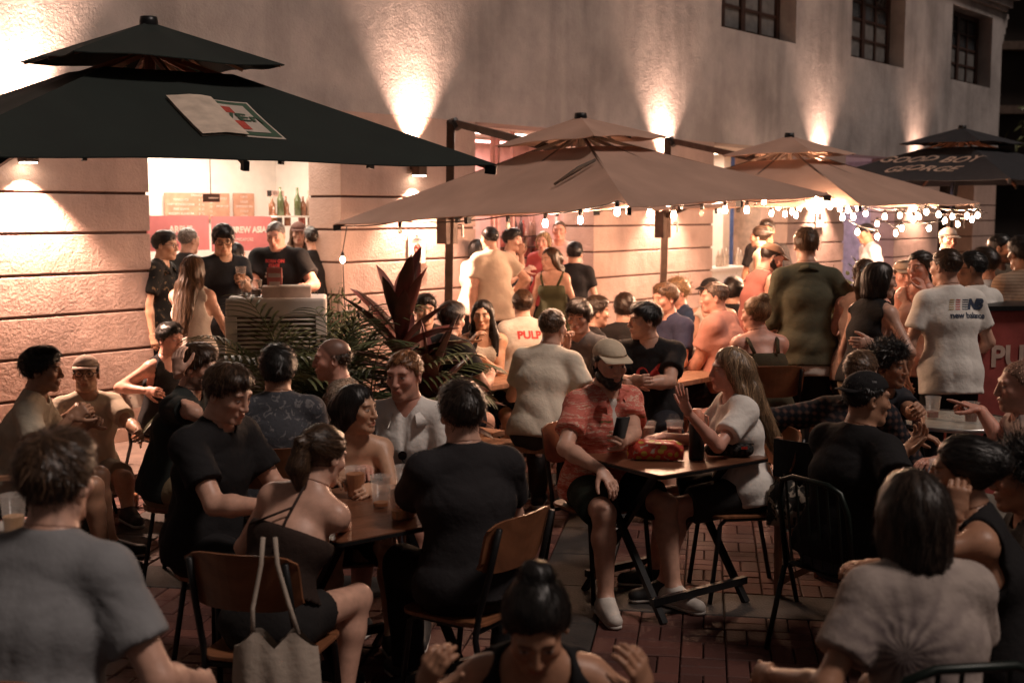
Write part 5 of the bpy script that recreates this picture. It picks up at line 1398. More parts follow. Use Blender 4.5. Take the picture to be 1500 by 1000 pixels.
add('E6', 'person in black partly hidden behind the bar doorway jamb', (842, 372), yaw=10, pose='stand', d=12.7, floor=S, hair='short', hc=BLK, tc=BK, bottom='pants', skin='light')
add('E7', 'dark-haired person in white at the bar doorway edge behind the cream tee', (700, 366), yaw=30, pose='stand', d=12.9, floor=S, sex='f', hair='bob', hc=BLK, hairlen=.14, tc=(.6, .52, .44), bottom='pants', skin='light')
# --- picnic tables
add('M1', 'man seen from behind in a black tee lettered in white above blue stripes', (662, 468), yaw=38, d=8.45, lf=22, hp=8, bulk=1.1, hair='short', hc=DKB, tc=BK, skin='light', Rr=('p', 722, 545, 8.5, dict(palm=(0, 0, -1))), L='table')
add('M2', 'woman with long straight black hair in a draped cream vest facing out', (707, 462), yaw=170, d=9.05, sex='f', hy=188, lf=6, hair='longfront', hc=BLK, hairlen=.30, top='tank', tc=(.42, .37, .30), skin='asian', L='fold', Rr=('p', 690, 500, 8.8, dict(pole=(.6, 0, -.8))))
add('M3', 'woman seen from behind in a white tee with red letters and clipped-up hair', (765, 446), yaw=-12, d=9.5, sex='f', lf=12, bulk=1.1, hair='updo', hc=BRN, tc=WHT, skin='light', bust=False)
add('M4', 'man seen from behind in a long cream tee hunching over the picnic table', (810, 480), yaw=18, d=7.75, hy=34, lf=18, ls=3, hair='crop', hc=LBR, tc=(.78, .69, .56), skin='light', bottom='pants', bc=(.06, .055, .055), Rr=('l', .24, .16, .62), L='table')
add('M5', 'young man with a dark fringe in a grey tee holding fist to chin', (848, 464), yaw=215, d=8.5, hy=200, hp=8, lf=12, hair='mop', hc=DKB, tc=(.12, .115, .115), skin='light', Rr=('p', 831, 505, 8.25, dict(pole=(.2, .3, -1), dir=(.1, .1, 1), curl=1.0)), L='table')
add('M6', 'dark-haired man in a black collar in profile facing right at picnic table', (873, 457), yaw=72, d=9.4, hair='short', hc=DKB, tc=BK, skin='light', stub=((.1, .06, .04), .3))
add('M7', 'man with thick dark hair seen from behind in a black shirt near the wall', (915, 452), yaw=8, d=9.9, bulk=1.05, hair='mop', hc=DKB, tc=(.02, .019, .02), skin='light')
add('M8', 'man in a black tee with a red chest print looking aside', (944, 470), yaw=188, d=7.95, hy=258, hp=2, lf=10, bulk=1.12, hair='short', hc=BLK, hvol=1.15, tc=BK, skin='light', L=('p', 935, 562, 7.6, dict(pole=(-.9, -.1, -.5), dir=(1, .2, 0), palm=(0, -1, 0), curl=.5)), Rr=('p', 925, 556, 7.6, dict(pole=(.9, -.1, -.5), dir=(-1, .2, 0), palm=(0, -1, 0), curl=.5)))
add('M9', 'man in a navy tee with sunglasses pushed up on ginger-brown hair talking', (974, 438), yaw=236, d=9.5, hy=242, hp=6, bulk=1.08, hair='short', hc=LBR, tc=(.030, .034, .066), skin='pink', mouth=.006, stub=((.32, .16, .09), .3), L=('l', -.14, .34, .74))
make_glasses(P['M9'], up=.085, dark=True)
add('M10', 'man with pale blond hair behind the navy tee man', (992, 428), yaw=250, d=10.9, hair='curly', hc=BLD, tc=(.03, .05, .10), skin='pink')
add('M11', 'stocky man in a salmon pink tee with short greying hair', (1046, 436), yaw=-62, d=9.4, hy=-85, lf=10, bulk=1.3, hair='crop', hc=(.09, .06, .045), tc=(.52, .25, .20), skin='pink')
add('M12', 'person in a black cap and glasses with a white vest beyond the salmon tee man', (1040, 428), yaw=190, d=10.7, hy=230, hair='crop', hc=BLK, top='tank', bust=False, tc=WHT, skin='light')
make_cap(P['M12'], BK, lod=1); make_glasses(P['M12'])
add('M13', 'person with rounded dark hair in black seen from behind by the counter', (1074, 427), yaw=30, d=10.9, hair='mop', hc=BLK, hvol=1.2, tc=BK, skin='light')
add('M14', 'bearded man in a flat brown cap and loose vest standing with head bowed', (1130, 378), yaw=70, pose='stand', d=10.0, hy=80, hp=24, lf=10, hair='buzz', hc=DKB, top='tank', bust=False, tc=(.34, .13, .11), skin='pink', beard=DKB, Rr=('l', .2, .25, 1.05))
make_cap(P['M14'], (.22, .13, .085), flat=True, lod=1)
add('M15', 'woman in a strappy olive top with blonde hair in a bun seen from behind', (1106, 461), yaw=-8, d=8.15, sex='f', hy=-48, lf=10, bulk=1.15, hair='bun', hc=(.22, .13, .07), top='square', tc=(.06, .05, .03), skin='pink')
add('M16', 'man standing in a rolled-sleeve olive shirt, hand on hip, seen from behind', (1181, 360), yaw=4, pose='stand', d=8.6, bulk=.96, hair='short', hc=LBR, top='rolled', tc=(.082, .080, .052), bc=(.018, .018, .02), hem=.13, under=((.62, .57, .51), .20), skin='light', Rr=('l', .20, -.02, 1.06, dict(pole=(1, -.35, -.1), dir=(-.5, .6, -.4), palm=(-1, 0, 0))), L=('l', -.24, .12, .92), fold=1.3)
add('M17', 'woman in white with pinned dark hair beside the bright counter', (1112, 347), yaw=-60, pose='stand', d=13.0, floor=S, sex='f', hair='updo', hc=DKB, top='tank', tc=(.7, .62, .52), bottom='skirt', bc=(.7, .62, .52), skin='light')
add('M18', 'dark-haired man in black standing behind the woman in white', (1123, 338), yaw=200, pose='stand', d=13.6, floor=S, hair='short', hc=BLK, tc=BK, bottom='pants', skin='tan')
add('M19', 'woman with a brown ponytail and pink sleeveless top seen from behind', (1268, 404), yaw=30, pose='stand', d=8.4, sex='f', hair='pony', hc=BRN, hairlen=.26, top='tank', tc=(.44, .29, .24), bottom='pants', bc=DK, skin='pink')
add('M20', 'woman with a dark bob in a black racerback top, hand on hip', (1290, 411), yaw=62, pose='stand', d=7.6, sex='f', hy=88, hair='bob', hc=DKB, hairlen=.20, top='tank', tc=BK, bottom='pants', bc=(.30, .22, .14), skin='light', Rr=('p', 1276, 502, 7.35, dict(pole=(.5, .6, -.3), dir=(.0, -1, -.1), palm=(-1, 0, 0))), hem=.02)
add('M21', 'woman touching her chin, dark hair tied back, facing the logo tee man', (1347, 392), yaw=222, pose='stand', d=8.5, sex='f', hy=232, hair='updo', hc=DKB, top='tank', tc=(.46, .31, .26), bottom='pants', bc=BK, skin='pink', L=('p', 1354, 428, 8.35, dict(pole=(-.6, .2, -.9), dir=(.2, .1, 1), curl=.6)))
add('M22', 'person in a flat beige cap mostly hidden in the standing group', (1324, 404), yaw=180, pose='stand', d=9.6, k=.96, hair='crop', hc=BRN, tc=DK, bottom='pants', skin='pink')
make_cap(P['M22'], (.34, .25, .18), flat=True, lod=1)
add('M23', 'man standing with back turned in a white tee with a large sports logo', (1385, 392), yaw=-6, pose='stand', d=7.8, hy=-32, bulk=.98, hair='crop', hc=BRN, tc=(.78, .75, .70), bottom='pants', bc=BK, skin='light', hem=.14, L=('l', -.22, .16, .92), Rr=('l', .20, .25, 1.0), fold=.7)
add('M24', 'man with glasses and short dark hair in a loose white tee', (1421, 394), yaw=-35, pose='stand', d=8.2, hy=-70, bulk=1.05, hair='crop', hc=BLK, tc=(.76, .73, .68), bottom='pants', bc=BK, skin='brown', hem=.2)
make_glasses(P['M24'])
add('M25', 'dark-haired person in a pale tee between two men in white', (1442, 388), yaw=-30, pose='stand', d=8.9, k=.98, hair='short', hc=DKB, tc=(.50, .47, .43), bottom='pants', bc=BK, skin='light')
add('M26', 'man in a striped tan tee seen from behind beside the red barrel', (1496, 372), yaw=-15, pose='stand', d=8.8, bulk=1.08, hair='short', hc=BLK, tc=cloth_pattern('tan_stripe', stripes((.34, .24, .17), (.23, .16, .11))), bottom='pants', bc=BK, skin='tan')
add('M27', 'laughing bearded man in an olive tee in the dark background', (1467, 364), yaw=150, pose='stand', d=10.2, hy=120, hair='crop', hc=BLK, tc=(.14, .11, .08), bottom='pants', skin='tan', stub=((.03, .02, .015), .7), mouth=.003)
add('M28', 'person in a pale cap far off beneath the string lights', (1389, 352), yaw=170, pose='stand', d=12.3, hair='crop', hc=DKB, tc=DK, bottom='pants', skin='pink')
make_cap(P['M28'], (.4, .33, .28), lod=1)
add('K1', 'cook in a black cap and white tee lit violet at the grill', (1268, 342), yaw=-95, pose='stand', d=15.3, floor=S, hp=14, hair='crop', hc=BLK, tc=(.62, .60, .66), bottom='pants', skin='tan')
make_cap(P['K1'], BK, lod=1)
add('N1', 'person half hidden behind the tall red-leaved plant', (623, 454), yaw=170, d=9.5, hair='short', hc=BLK, tc=DK, skin='light')
# --- right tables
add('R1', 'man in a dark plaid shirt with rolled sleeves seen from behind, arm on chair', (1262, 547), yaw=42, d=6.25, lf=16, bulk=1.05, hair='crop', hc=LBR, top='rolled', tc=cloth_pattern('plaid', plaid), skin='light', L=('l', -.38, .02, .62, dict(pole=(-.8, -.4, .2))), Rr='table', bc=DK, chair='director', who='man in the plaid shirt')
add('R2', 'curly-haired man in a dark tee reaching for a red drink', (1302, 536), yaw=150, d=6.6, hy=132, hp=4, lf=8, hair='curly', hc=BLK, tc=(.025, .026, .032), bc=(.09, .11, .15), skin='tan', L=('p', 1348, 600, 6.15, dict(pole=(-.5, -.3, -.8), curl=.7)), Rr='table', chair='green', who='curly-haired man', stub=((.03, .02, .015), .35))
add('R3', 'heavyset man in a backwards black cap and black tee gesturing with open hand', (1270, 585), yaw=58, d=5.35, hy=80, hp=4, lf=10, bulk=1.14, hair='crop', hc=BLK, tc=BK, bc=(.06, .07, .09), bottom='pants', skin='tan', L=('p', 1326, 662, 5.55, dict(pole=(-.2, .3, -1), dir=(.2, .6, .9), palm=(.2, -.4, .9), curl=.3, spread=.4)), Rr=('p', 1298, 742, 5.15), chair='green', who='man in the backwards cap')
make_cap(P['R3'], BK, brim='back')
add('R4', 'bald man in a pale pink tee stretching his arm across the round table', (1494, 566), yaw=-82, d=5.5, hy=-84, lf=8, bulk=1.12, hair='buzz', hc=(.35, .2, .14), tc=(.52, .42, .39), skin='pink', stub=((.3, .2, .15), .2), L=('p', 1437, 601, 5.75, dict(pole=(-.3, -.3, -.8), dir=(0, 1, .05), palm=(0, 0, -1), curl=(.05, .9, 1.0, 1.0))), Rr='table', chair='green', who='bald man in the pale pink tee')
# --- the couple at the centre table
add('C1', 'bearded man in a cream cap and open red patterned shirt checking his phone', (893, 533), yaw=148, d=6.2, hy=158, hp=9, lf=8, bulk=1.04, hair='buzz', hc=BLK, top='open', tc=cloth_pattern('aloha', aloha), bc=(.022, .030, .022), skin='light', under=((.66, .60, .54), .05), beard=BLK, shoe=(.58, .53, .48), L=('p', 912, 648, 5.85, dict(pole=(-.8, -.2, -.6), dir=(.35, .5, .5), palm=(.6, -.6, .2), curl=.55)), Rr=('p', 880, 688, 5.8, dict(pole=(.8, -.4, -.4), dir=(-.1, .6, -.7), palm=(0, -.2, -1), curl=.3)), legs=(6, 22, .06, .05), chair='cafe', who='bearded man in red')
make_cap(P['C1'], (.66, .54, .40))
add('C2', 'woman in a white tee with long half-tied light brown hair raising her hand', (1068, 542), yaw=-98, d=6.2, sex='f', hy=-98, hp=2, lf=8, bulk=1.0, hair='half', hc=(.24, .155, .09), hairlen=.46, hvol=1.12, tc=(.80, .76, .71), bc=DK, skin='pink', L=('p', 1008, 604, 5.88, dict(pole=(-.45, .15, -1), dir=(-.1, .15, 1), palm=(.4, -.8, 0), curl=.08, spread=.8, thumb=.0)), Rr='table', legs=(3, 10, .05, .05), chair='cafe', who='long-haired woman in white')
# ------------------------------------------------------------------ tables
folding_table('square brown folding table with crossed black legs before the bearded man', (.765, 6.12), math.radians(36), .74, .76)
folding_table('brown folding table with cups between the bare-backed woman and ginger man', (-.60, 4.98), math.radians(38), .74, .80)
folding_table('small brown folding table under the elbow of the khaki shorts man', tuple(atz(330, 640, .72)[:2] + A(-.05, .1)), math.radians(20), .60, .60, .72)
T1C, T2C = A(-.60, 4.98, .74), A(.765, 6.12, .74)
plank_table('long pine picnic table beside the black lettered tee man', (-.12, 9.0), math.radians(48), 1.7, .72, .76)
plank_table('long pine picnic table between the navy tee and salmon tee men', (1.05, 9.0), math.radians(48), 1.6, .72, .76)
def bench(label, c, rz, w, h): return plank_table(label, c, rz, w, .28, h, 2, 'bench', 'bench')
for key, kind in (('M2', 'stool'), ('M3', 'stool'), ('M5', 'stool'), ('M6', 'stool'), ('M7', 'stool'), ('M8', 'stool'), ('M9', 'stool'), ('M10', 'stool'), ('M11', 'cafe'), ('M12', 'stool'), ('M13', 'stool'), ('M15', 'cafe'), ('N1', 'stool')):
    nm = {'M2': 'woman with straight black hair', 'M3': 'woman with clipped-up hair', 'M5': 'young man with the fringe', 'M6': 'man facing right in profile', 'M7': 'thick-haired man in black', 'M8': 'man with the red print', 'M9': 'man in navy', 'M10': 'pale blond man', 'M11': 'man in salmon pink', 'M12': 'person in black cap and vest', 'M13': 'person with rounded dark hair', 'M15': 'woman with the blonde bun', 'N1': 'person behind the plant'}[key]
    sit_on(P[key], kind, nm)
for key, lb, w in (('M4', 'pine bench under the man in the long cream tee', 1.1), ('M1', 'pine bench under the man in the black lettered tee', 1.0)):
    J = P[key]; f = J['f']; bench(lb, tuple((J['base'] + f * .04)[:2]), math.atan2(-f[0], f[1]), w, J['pel'][2] - .10 * J['k'])
# picnic table and boards further back
plank_table('high pine table behind the standing man in olive', tuple(at(1228, 470, 9.6)[:2]), math.radians(30), 1.3, .6, 1.06)
bench('low pine bench behind the standing man in olive', tuple(at(1240, 480, 9.0)[:2] ), math.radians(30), 1.2, .62)
# round glass table on the right
rt = thing('round_table', 'round glass-topped metal table with red drinks', 'table', tuple(A(*atz(1392, 614, .80)[:2], 0)))
rt.scale = (1, 1, 1.081)
MB().lathe([(.001, .728), (.335, .728), (.34, .733), (.335, .738), (.001, .738)], 40).build('glass_top', plain('pale_reflect_glass', (.36, .34, .29), .12, spec=.7, alpha=.92), rt, smooth=False)  # top coloured pale to carry the reflection on the glass
MB().lathe([(.34, .722), (.352, .728), (.352, .742), (.341, .742)], 40).build('rim', M_STEEL, rt, smooth=True)
for i in range(4):
    a = i * math.pi / 2 + .4; MB().tube([(.30*math.cos(a), .30*math.sin(a), .724), (.16*math.cos(a), .16*math.sin(a), .40), (.32*math.cos(a), .32*math.sin(a), 0)], .014, 8).build('leg', M_GRN, rt, smooth=True)
RTC = A(*rt.location)
ft = thing('round_table', 'round table with a pale drink before the strappy-top woman', 'table', tuple(A(*atz(1375, 735, .73)[:2], 0) + A(.06, -.05, 0)))
MB().lathe([(.001, .71), (.30, .71), (.305, .72), (.30, .73), (.001, .73)], 40).build('table_top', plain('grey_top', (.16, .15, .13), .3), ft)
MB().tube([(0, 0, .709), (0, 0, .02)], .03, 10).build('column', M_BLACK, ft); MB().lathe([(.001, .025), (.2, .02), (.21, 0), (.001, 0)], 24).build('foot', M_BLACK, ft)
# box table at far left
bx = thing('crate', 'pale cardboard box under a half-full cup beside the pale grey tee man', 'box', tuple(A(*at(8, 770, 4.0)[:2], 0)), .3)
MB().box((-.2, -.2, 0), (.2, .2, .86)).build('carton', plain('cardboard', (.42, .38, .34), .8), bx, bevel=.008)
MB().box((-.21, -.21, .861), (.21, .21, .885)).build('lid', plain('cardboard2', (.46, .42, .38), .8), bx, bevel=.004)
# ------------------------------------------------------------------ cups and table things
def cup_at(px, py, z, label, **k): return cup(atz(px, py, z), label, **k)
cup_at(521, 728, .741, 'cloudy orange beer in the smiling woman\'s hand', liq='orange', fill=.8, h=.13, r=.046)
cup_at(558, 742, .741, 'nearly empty tall cup with amber dregs on the front table', liq='amber', fill=.16, h=.13, r=.043)
cup_at(592, 722, .741, 'half-full cup nearest the ginger man on the front table', liq='amber', fill=.35, h=.12)
cup_at(586, 760, .741, 'cup with pale dregs beside the charcoal tee man', liq='pale', fill=.3, h=.13, r=.046)
cup_at(949, 645, .741, 'clear cup of water behind the crisp packet', liq='water', fill=.75, h=.10)
cup_at(988, 648, .741, 'cup of dark red drink behind the black flask', liq='red', fill=.7, h=.115, r=.045)
cup_at(1345, 628, .803, 'red drink cup gripped by the curly-haired man', liq='red', fill=.65, h=.12)
cup_at(1366, 612, .803, 'empty-looking red cup at the round table edge', liq='red', fill=.3, h=.12)
cup_at(1422, 618, .803, 'red drink cup below the bald man\'s pointing hand', liq='red', fill=.6, h=.11)
cup_at(1374, 712, .732, 'cup of pale beer before the strappy-top woman', liq='pale', fill=.7, h=.12)
cup(A(*bx.location) + A(.02, .02, .887), 'half-full cup standing on the cardboard box', liq='pale', fill=.45, h=.13)
cup_at(196, 742, .0, 'pink drink cup standing on the paving by the wall', liq='orange', fill=.75, h=.12)
cup_at(848, 553, .77, 'cup of water beside the young man with the fringe', liq='water', fill=.7, h=.10)
cup_at(1000, 530, .77, 'low cup on the picnic table by the navy tee man', liq='water', fill=.4, h=.11)
cup_at(1015, 532, .77, 'tall cup of cloudy beer on the far picnic table', liq='foam', fill=.8, h=.14, r=.047)
cup(P['D4']['arms'][-1]['W'] + P['D4']['arms'][-1]['hd'] * .07 - UP * .05, 'beer cup held by the floppy-haired young man', liq='amber', fill=.6, h=.13)
# crisp packet
cp = thing('crisp_packet', 'red and yellow crisp packet lying on the centre table', 'snack bag', tuple(atz(960, 672, .742)), math.radians(-8))
Vc, Qc, _ = sdf_mesh([('cone', A(-.075, 0, .042), A(.075, 0, .042), .043, .043, .02, 1.35, A(0, 1, 0)), ('cone', A(-.132, 0, .035), A(.132, 0, .035), .008, .008, .03, 5.5, A(0, .5, .87))], .006, planes=[(A(0, 0, .001), -UP)])
def crisp(N, L, co):
    nz = N('ShaderNodeTexVoronoi'); nz.inputs['Scale'].default_value = 26; L(co, nz.inputs['Vector'])
    cr = N('ShaderNodeValToRGB'); cr.color_ramp.interpolation = 'CONSTANT'; e = cr.color_ramp.elements; e[0].color = (.55, .40, .08, 1); e[1].color = (.55, .07, .05, 1); e[1].position = .42; e.new(.62).color = (.62, .10, .07, 1); e.new(.82).color = (.60, .52, .40, 1)
    L(nz.outputs['Distance'], cr.inputs[0]); return cr.outputs[0]
m_cr = cloth_pattern('crisp_print', crisp); m_cr.node_tree.nodes['Principled BSDF'].inputs['Roughness'].default_value = .3
link('packet', npmesh('packet', Vc, Qc, True), m_cr, cp)
# flask
fl = thing('flask', 'black drinking flask with a peach lid and loop', 'flask', tuple(atz(1020, 672, .742)))
MB().lathe([(.001, 0), (.037, 0), (.038, .01), (.038, .17), (.034, .185), (.001, .185)], 24).build('body', plain('flask_black', (.012, .013, .014), .3), fl, smooth=True)
MB().lathe([(.035, .186), (.036, .19), (.036, .225), (.024, .235), (.022, .25), (.001, .252)], 24).build('lid', plain('peach', (.62, .27, .18), .5), fl, smooth=True)
MB().tube([(.034, -.01, .22), (.052, -.015, .215), (.056, -.017, .16), (.046, -.012, .15), (.038, -.01, .19)], .004, 6).build('loop', MATS['peach'], fl, smooth=True)
# pouch
pc = thing('pouch', 'black woven zip pouch with a red tab on the centre table', 'pouch', tuple(atz(1068, 668, .742)), math.radians(-4))
Vc, Qc, _ = sdf_mesh([('cone', A(-.09, 0, .035), A(.09, 0, .035), .032, .032, .02, 1.3, A(0, 1, 0))], .006, planes=[(A(0, 0, .001), -UP)])
def woven(N, L, co):
    ck = N('ShaderNodeTexChecker'); ck.inputs['Scale'].default_value = 75; ck.inputs['Color1'].default_value = (.01, .01, .01, 1); ck.inputs['Color2'].default_value = (.05, .045, .042, 1); L(co, ck.inputs['Vector']); return ck.outputs[0]
link('bag', npmesh('bag', Vc, Qc, True), cloth_pattern('woven_black', woven), pc)
MB().tube([(-.12, -.01, .066), (.12, -.01, .066)], .004, 6).build('zip', M_BLACK, pc); MB().box((.055, -.046, .045), (.085, -.043, .058)).build('tab', plain('red_tab', (.45, .03, .02)), pc)
# phone in the bearded man's hand
a_ = P['C1']['arms'][-1]; ph = thing('phone', 'dark phone held by the bearded man in red', 'phone', tuple(a_['W'] + a_['hd'] * .105 - nrm(a_['pn']) * -.012))
MB().box((-.034, -.004, -.01), (.034, .004, .115)).build('case', plain('phone_black', (.01, .01, .012), .2), ph, bevel=.0025); ph.rotation_euler = (math.radians(28), 0, math.radians(18))
MB().box((-.030, .0042, -.005), (.030, .0047, .110)).build('screen', plain('phone_screen', (.02, .02, .025), .1, emit=(.6, .6, .7), es=.25), ph)
pm_ = P['M1']; 
phm = thing('phone', 'phone lying on the far picnic table by the cups', 'phone', tuple(atz(1010, 536, .765) + A(0, -.12, 0)), .5); MB().box((-.037, -.075, 0), (.037, .075, .008)).build('case', MATS['phone_black'], phm, bevel=.002)
# necklace with hanging sunglasses on the ginger man
J = P['Gd']; nbx, f2, r2, sp = J['nb'], J['f2'], J['r2'], J['spine']
sg = thing('sunglasses', 'dark round sunglasses hanging from the ginger man\'s open shirt', 'sunglasses', tuple(J['chest'] + f2 * .155 - sp * .02))
for i, dz in enumerate((0, -.055)):
    c = -r2 * .012 * i - UP * .055 * i
    pts = [tuple(c + r2 * .022 * math.cos(t) + UP * .022 * math.sin(t)) for t in np.linspace(0, 2 * math.pi, 14, endpoint=False)]; bk_ = [tuple(A(*p) - f2 * .005) for p in pts]
    MB().add(pts + bk_, [tuple(range(14)), tuple(range(27, 13, -1))] + [(k, (k+1) % 14, 14 + (k+1) % 14, 14 + k) for k in range(14)]).build('lens', plain('dark_lens', (.01, .01, .012), .08), sg)
MB().tube([tuple(UP * -.02), tuple(-r2 * .006 - UP * .034)], .003, 6).build('bridge', M_BLACK, sg)
# tote bag on the halter woman's chair, backpack on the long-haired woman's chair
def soft_bag(label, name, top_pts, w, h, dth, mat, straps):
    c = top_pts; th = thing(name, label, 'bag', (c[0], c[1], c[2] - h)); N, Mm = 16, 14; vs, fs = [], []
    for s in (-1, 1):                                              # two limp cloth sides sewn at the edges, sagging between the handles
        for j in range(Mm + 1):
            v = j / Mm
            for i in range(N + 1):
                u = 2 * i / N - 1; sag = .055 * (1 - abs(2 * abs(u) - 1)) * -1 + .055 * max(0, 1 - abs(abs(u) - .5) * 2.4)
                bulge = dth / 2 * (1 - u ** 4) * (math.sin(math.pi * min(1, .12 + .80 * (1 - v))) ** .7) + .008 * math.sin(9 * u + 3 * v + s) * (1 - u * u)
                vs.append((u * w / 2 * (1 - .10 * v * v), s * max(bulge, .002), v * h - (.06 * (1 - max(0, 1 - abs(abs(u) - .45) * 2.2)) * v ** 3)))
    n = (N + 1) * (Mm + 1)
    for s in (0, 1):
        for j in range(Mm):
            for i in range(N): q = [j*(N+1)+i, j*(N+1)+i+1, (j+1)*(N+1)+i+1, (j+1)*(N+1)+i]; fs.append(tuple(s * n + k for k in (q if s else q[::-1])))
    for i in range(N): fs.append((i, i + 1, n + i + 1, n + i))
    for j in range(Mm):
        for i in (0, N): fs.append((j*(N+1)+i, (j+1)*(N+1)+i, n+(j+1)*(N+1)+i, n+j*(N+1)+i))
    MB().add(vs, fs).build('bag', mat, th, smooth=True)
    for s in straps: MB().tube(s, .0085, 6).build('strap', mat, th, smooth=True)
    return th
CANV = cloth((.42, .35, .29))
J = P['Gb']; f = J['f']; r = J['r']; q = J['base'] - f * .31 + r * .17; q = A(q[0], q[1], .58)
tb = soft_bag('cream canvas tote bag hanging on the halter woman\'s chair', 'tote_bag', q, .31, .46, .11, CANV, [[(-.075, 0, .44), (-.08, .02, .52), (-.055, .05, .66), (-.05, .07, .75)], [(.075, 0, .44), (.04, .02, .54), (.0, .05, .66), (-.01, .07, .75)]])
J = P['C2']; f = J['f']; r = J['r']; q = J['base'] - f * .20 - r * .22; q = A(q[0], q[1], .66)
bp_ = soft_bag('crumpled black and cream patterned backpack by the long-haired woman', 'backpack', q, .30, .26, .16, cloth_pattern('camo', flecks((.40, .34, .27), (.03, .028, .026), 16, .48, .52)), [[(-.08, -.02, .24), (-.12, -.06, .10), (-.06, -.05, -.02), (.03, -.03, .03)]])
# ------------------------------------------------------------------ air cooler by the shop
ac = thing('air_cooler', 'large pale plastic air cooler with louvred front beside the palm', 'air cooler', tuple(A(*at(408, 500, 8.75)[:2], 0)), math.radians(8))
ACH = 1.36
MB().box((-.33, -.22, .06), (.33, .22, ACH - .13)).build('cabinet', plain('louvre_dark', (.10, .055, .045), .7), ac)
MB().box((-.345, -.235, ACH - .13), (.345, .235, ACH)).build('top_case', M_WHITEP, ac, bevel=.02)
MB().box((-.345, -.235, .02), (.345, .235, .10)).build('base', M_WHITEP, ac, bevel=.01)
for x0, x1 in ((-.345, -.27), (-.02, .02), (.27, .345)): MB().box((x0, -.236, .10), (x1, -.19, ACH - .13)).build('post', M_WHITEP, ac, bevel=.004)
for s in (-1, 1):
    for y0, y1 in ((-.19, -.13), (.15, .235)): MB().box((s * .345 - .012, y0, .10), (s * .345 + .0, y1, ACH - .13)).build('post', M_WHITEP, ac)
nl = 36
for i in range(nl):
    z = .12 + i * (ACH - .27) / (nl - 1)
    for x0, x1 in ((-.268, -.022), (.022, .268)): MB().bar((x0, -.226, z), (x1, -.226, z), .018, .010, up=nrm(A(0, -.5, 1))).build('louvre', M_WHITEP, ac)
    MB().bar((-.336, -.128, z), (-.336, .148, z), .016, .014, up=nrm(A(-.5, 0, 1))).build('louvre', M_WHITEP, ac)
for s in (-1, 1):
    for q in (-1, 1): MB().lathe([(.001, 0), (.022, 0), (.022, .03), (.001, .03)], 10, (s * .28, q * .17, -.005)).build('caster', M_BLACK, ac)
ACT = A(*ac.location) + UP * ACH
bxx = thing('box', 'open cream carton with papers on top of the air cooler', 'box', tuple(ACT + A(.07, -.02, .001)), .15)
MB().box((-.17, -.12, 0), (.17, .12, .075)).build('carton', plain('cream_card', (.55, .42, .35), .8), bxx, bevel=.004)
MB().box((-.05, -.09, .0755), (.13, .07, .079)).build('paper', plain('paper', (.75, .68, .6), .8), bxx)
for i, (dx, lb) in enumerate(((-.20, 'empty clear cup on the air cooler corner'), (-.13, 'frosted cup on the air cooler beside the carton'))): cup(ACT + A(dx, -.12 + i * .02, .001), lb, liq='foam', fill=.15 + .3 * i, h=.12)
sd_ = thing('menu_stand', 'small red and white menu stand on the air cooler', 'sign', tuple(ACT + A(-.03, .06, .001)), -.12)
MB().box((-.055, -.004, 0), (.055, .004, .20)).build('card', plain('card_red', (.62, .20, .17), .6), sd_); MB().box((-.04, -.0065, .02), (.04, -.0045, .10)).build('print', plain('card_print', (.70, .58, .50), .6), sd_); MB().box((-.045, -.0065, .13), (.045, -.0045, .16)).build('print', plain('card_print', (.70, .58, .50), .6), sd_); MB().box((-.06, -.03, 0), (.06, .03, .006)).build('foot', M_BLACK, sd_)
# ------------------------------------------------------------------ writing on walls, boards and parasols
def plate(name, label, cat, px0, py0, px1, py1, t, mat, thick=.012):
    u0, z1 = hit(px0, py0, t); u1, z0 = hit(px1, py1, t)
    c = wp((u0 + u1) / 2, t, (z0 + z1) / 2); th = thing(name, label, cat, c)
    w, h = abs(u1 - u0), abs(z1 - z0)
    o = MB().box((-w/2, -thick, -h/2), (w/2, 0, h/2)).build('board', mat, th); o.rotation_euler = (0, 0, WROT)
    return th, w, h
def wall_text(th, txt, size, x, z, mat, off=.016, bold=.0, spacing=1.0, w=None):
    me = text_mesh(txt, size, .001, bold=bold, spacing=spacing)
    o = link('lettering', me, mat, th)
    p = WE * x + WN * off + UP * z; o.location = p; o.rotation_euler = (math.pi / 2, 0, WROT); return o
M_SIGNW = plain('sign_white', (.74, .68, .62), .6, var=.05); M_INK = plain('ink', (.03, .025, .025), .6); M_PINKB = plain('banner_pink', (.70, .22, .22), .7, var=.05); M_LET = plain('letter_cream', (.85, .70, .62), .6); M_ORNG = plain('menu_orange', (.52, .27, .18), .7)
th, w, h = plate('no_smoking_sign', 'white no smoking notice on the grooved pillar', 'sign', 597, 341, 622, 385, -.012, M_SIGNW)
wall_text(th, 'NO', h * .13, 0, h * .40, M_INK, bold=.001); wall_text(th, 'SMOKING', h * .105, 0, h * .275, M_INK, bold=.001)
wall_text(th, 'IN THIS', h * .12, 0, -h * .27, M_INK, bold=.001); wall_text(th, 'AREA', h * .12, 0, -h * .40, M_INK, bold=.001)
M_RED = plain('sign_red', (.55, .05, .04), .5)
ring = MB().tube([(h * .14 * math.cos(a), 0, h * .14 * math.sin(a)) for a in np.linspace(0, 2 * math.pi, 25)], h * .018, 6).build('ring', M_RED, th, smooth=True); ring.rotation_euler = (0, 0, WROT); ring.location = tuple(WN * .016)
for nm, a0, b0, m in (('slash', (-.10, .10), (.10, -.10), M_RED), ('cigarette', (-.10, 0), (.08, 0), M_INK)):
    o = MB().bar((a0[0] * h, 0, a0[1] * h), (b0[0] * h, 0, b0[1] * h), .006, h * .03, up=UP).build(nm, m, th); o.rotation_euler = (0, 0, WROT); o.location = tuple(WN * (.018 if nm == 'slash' else .015))
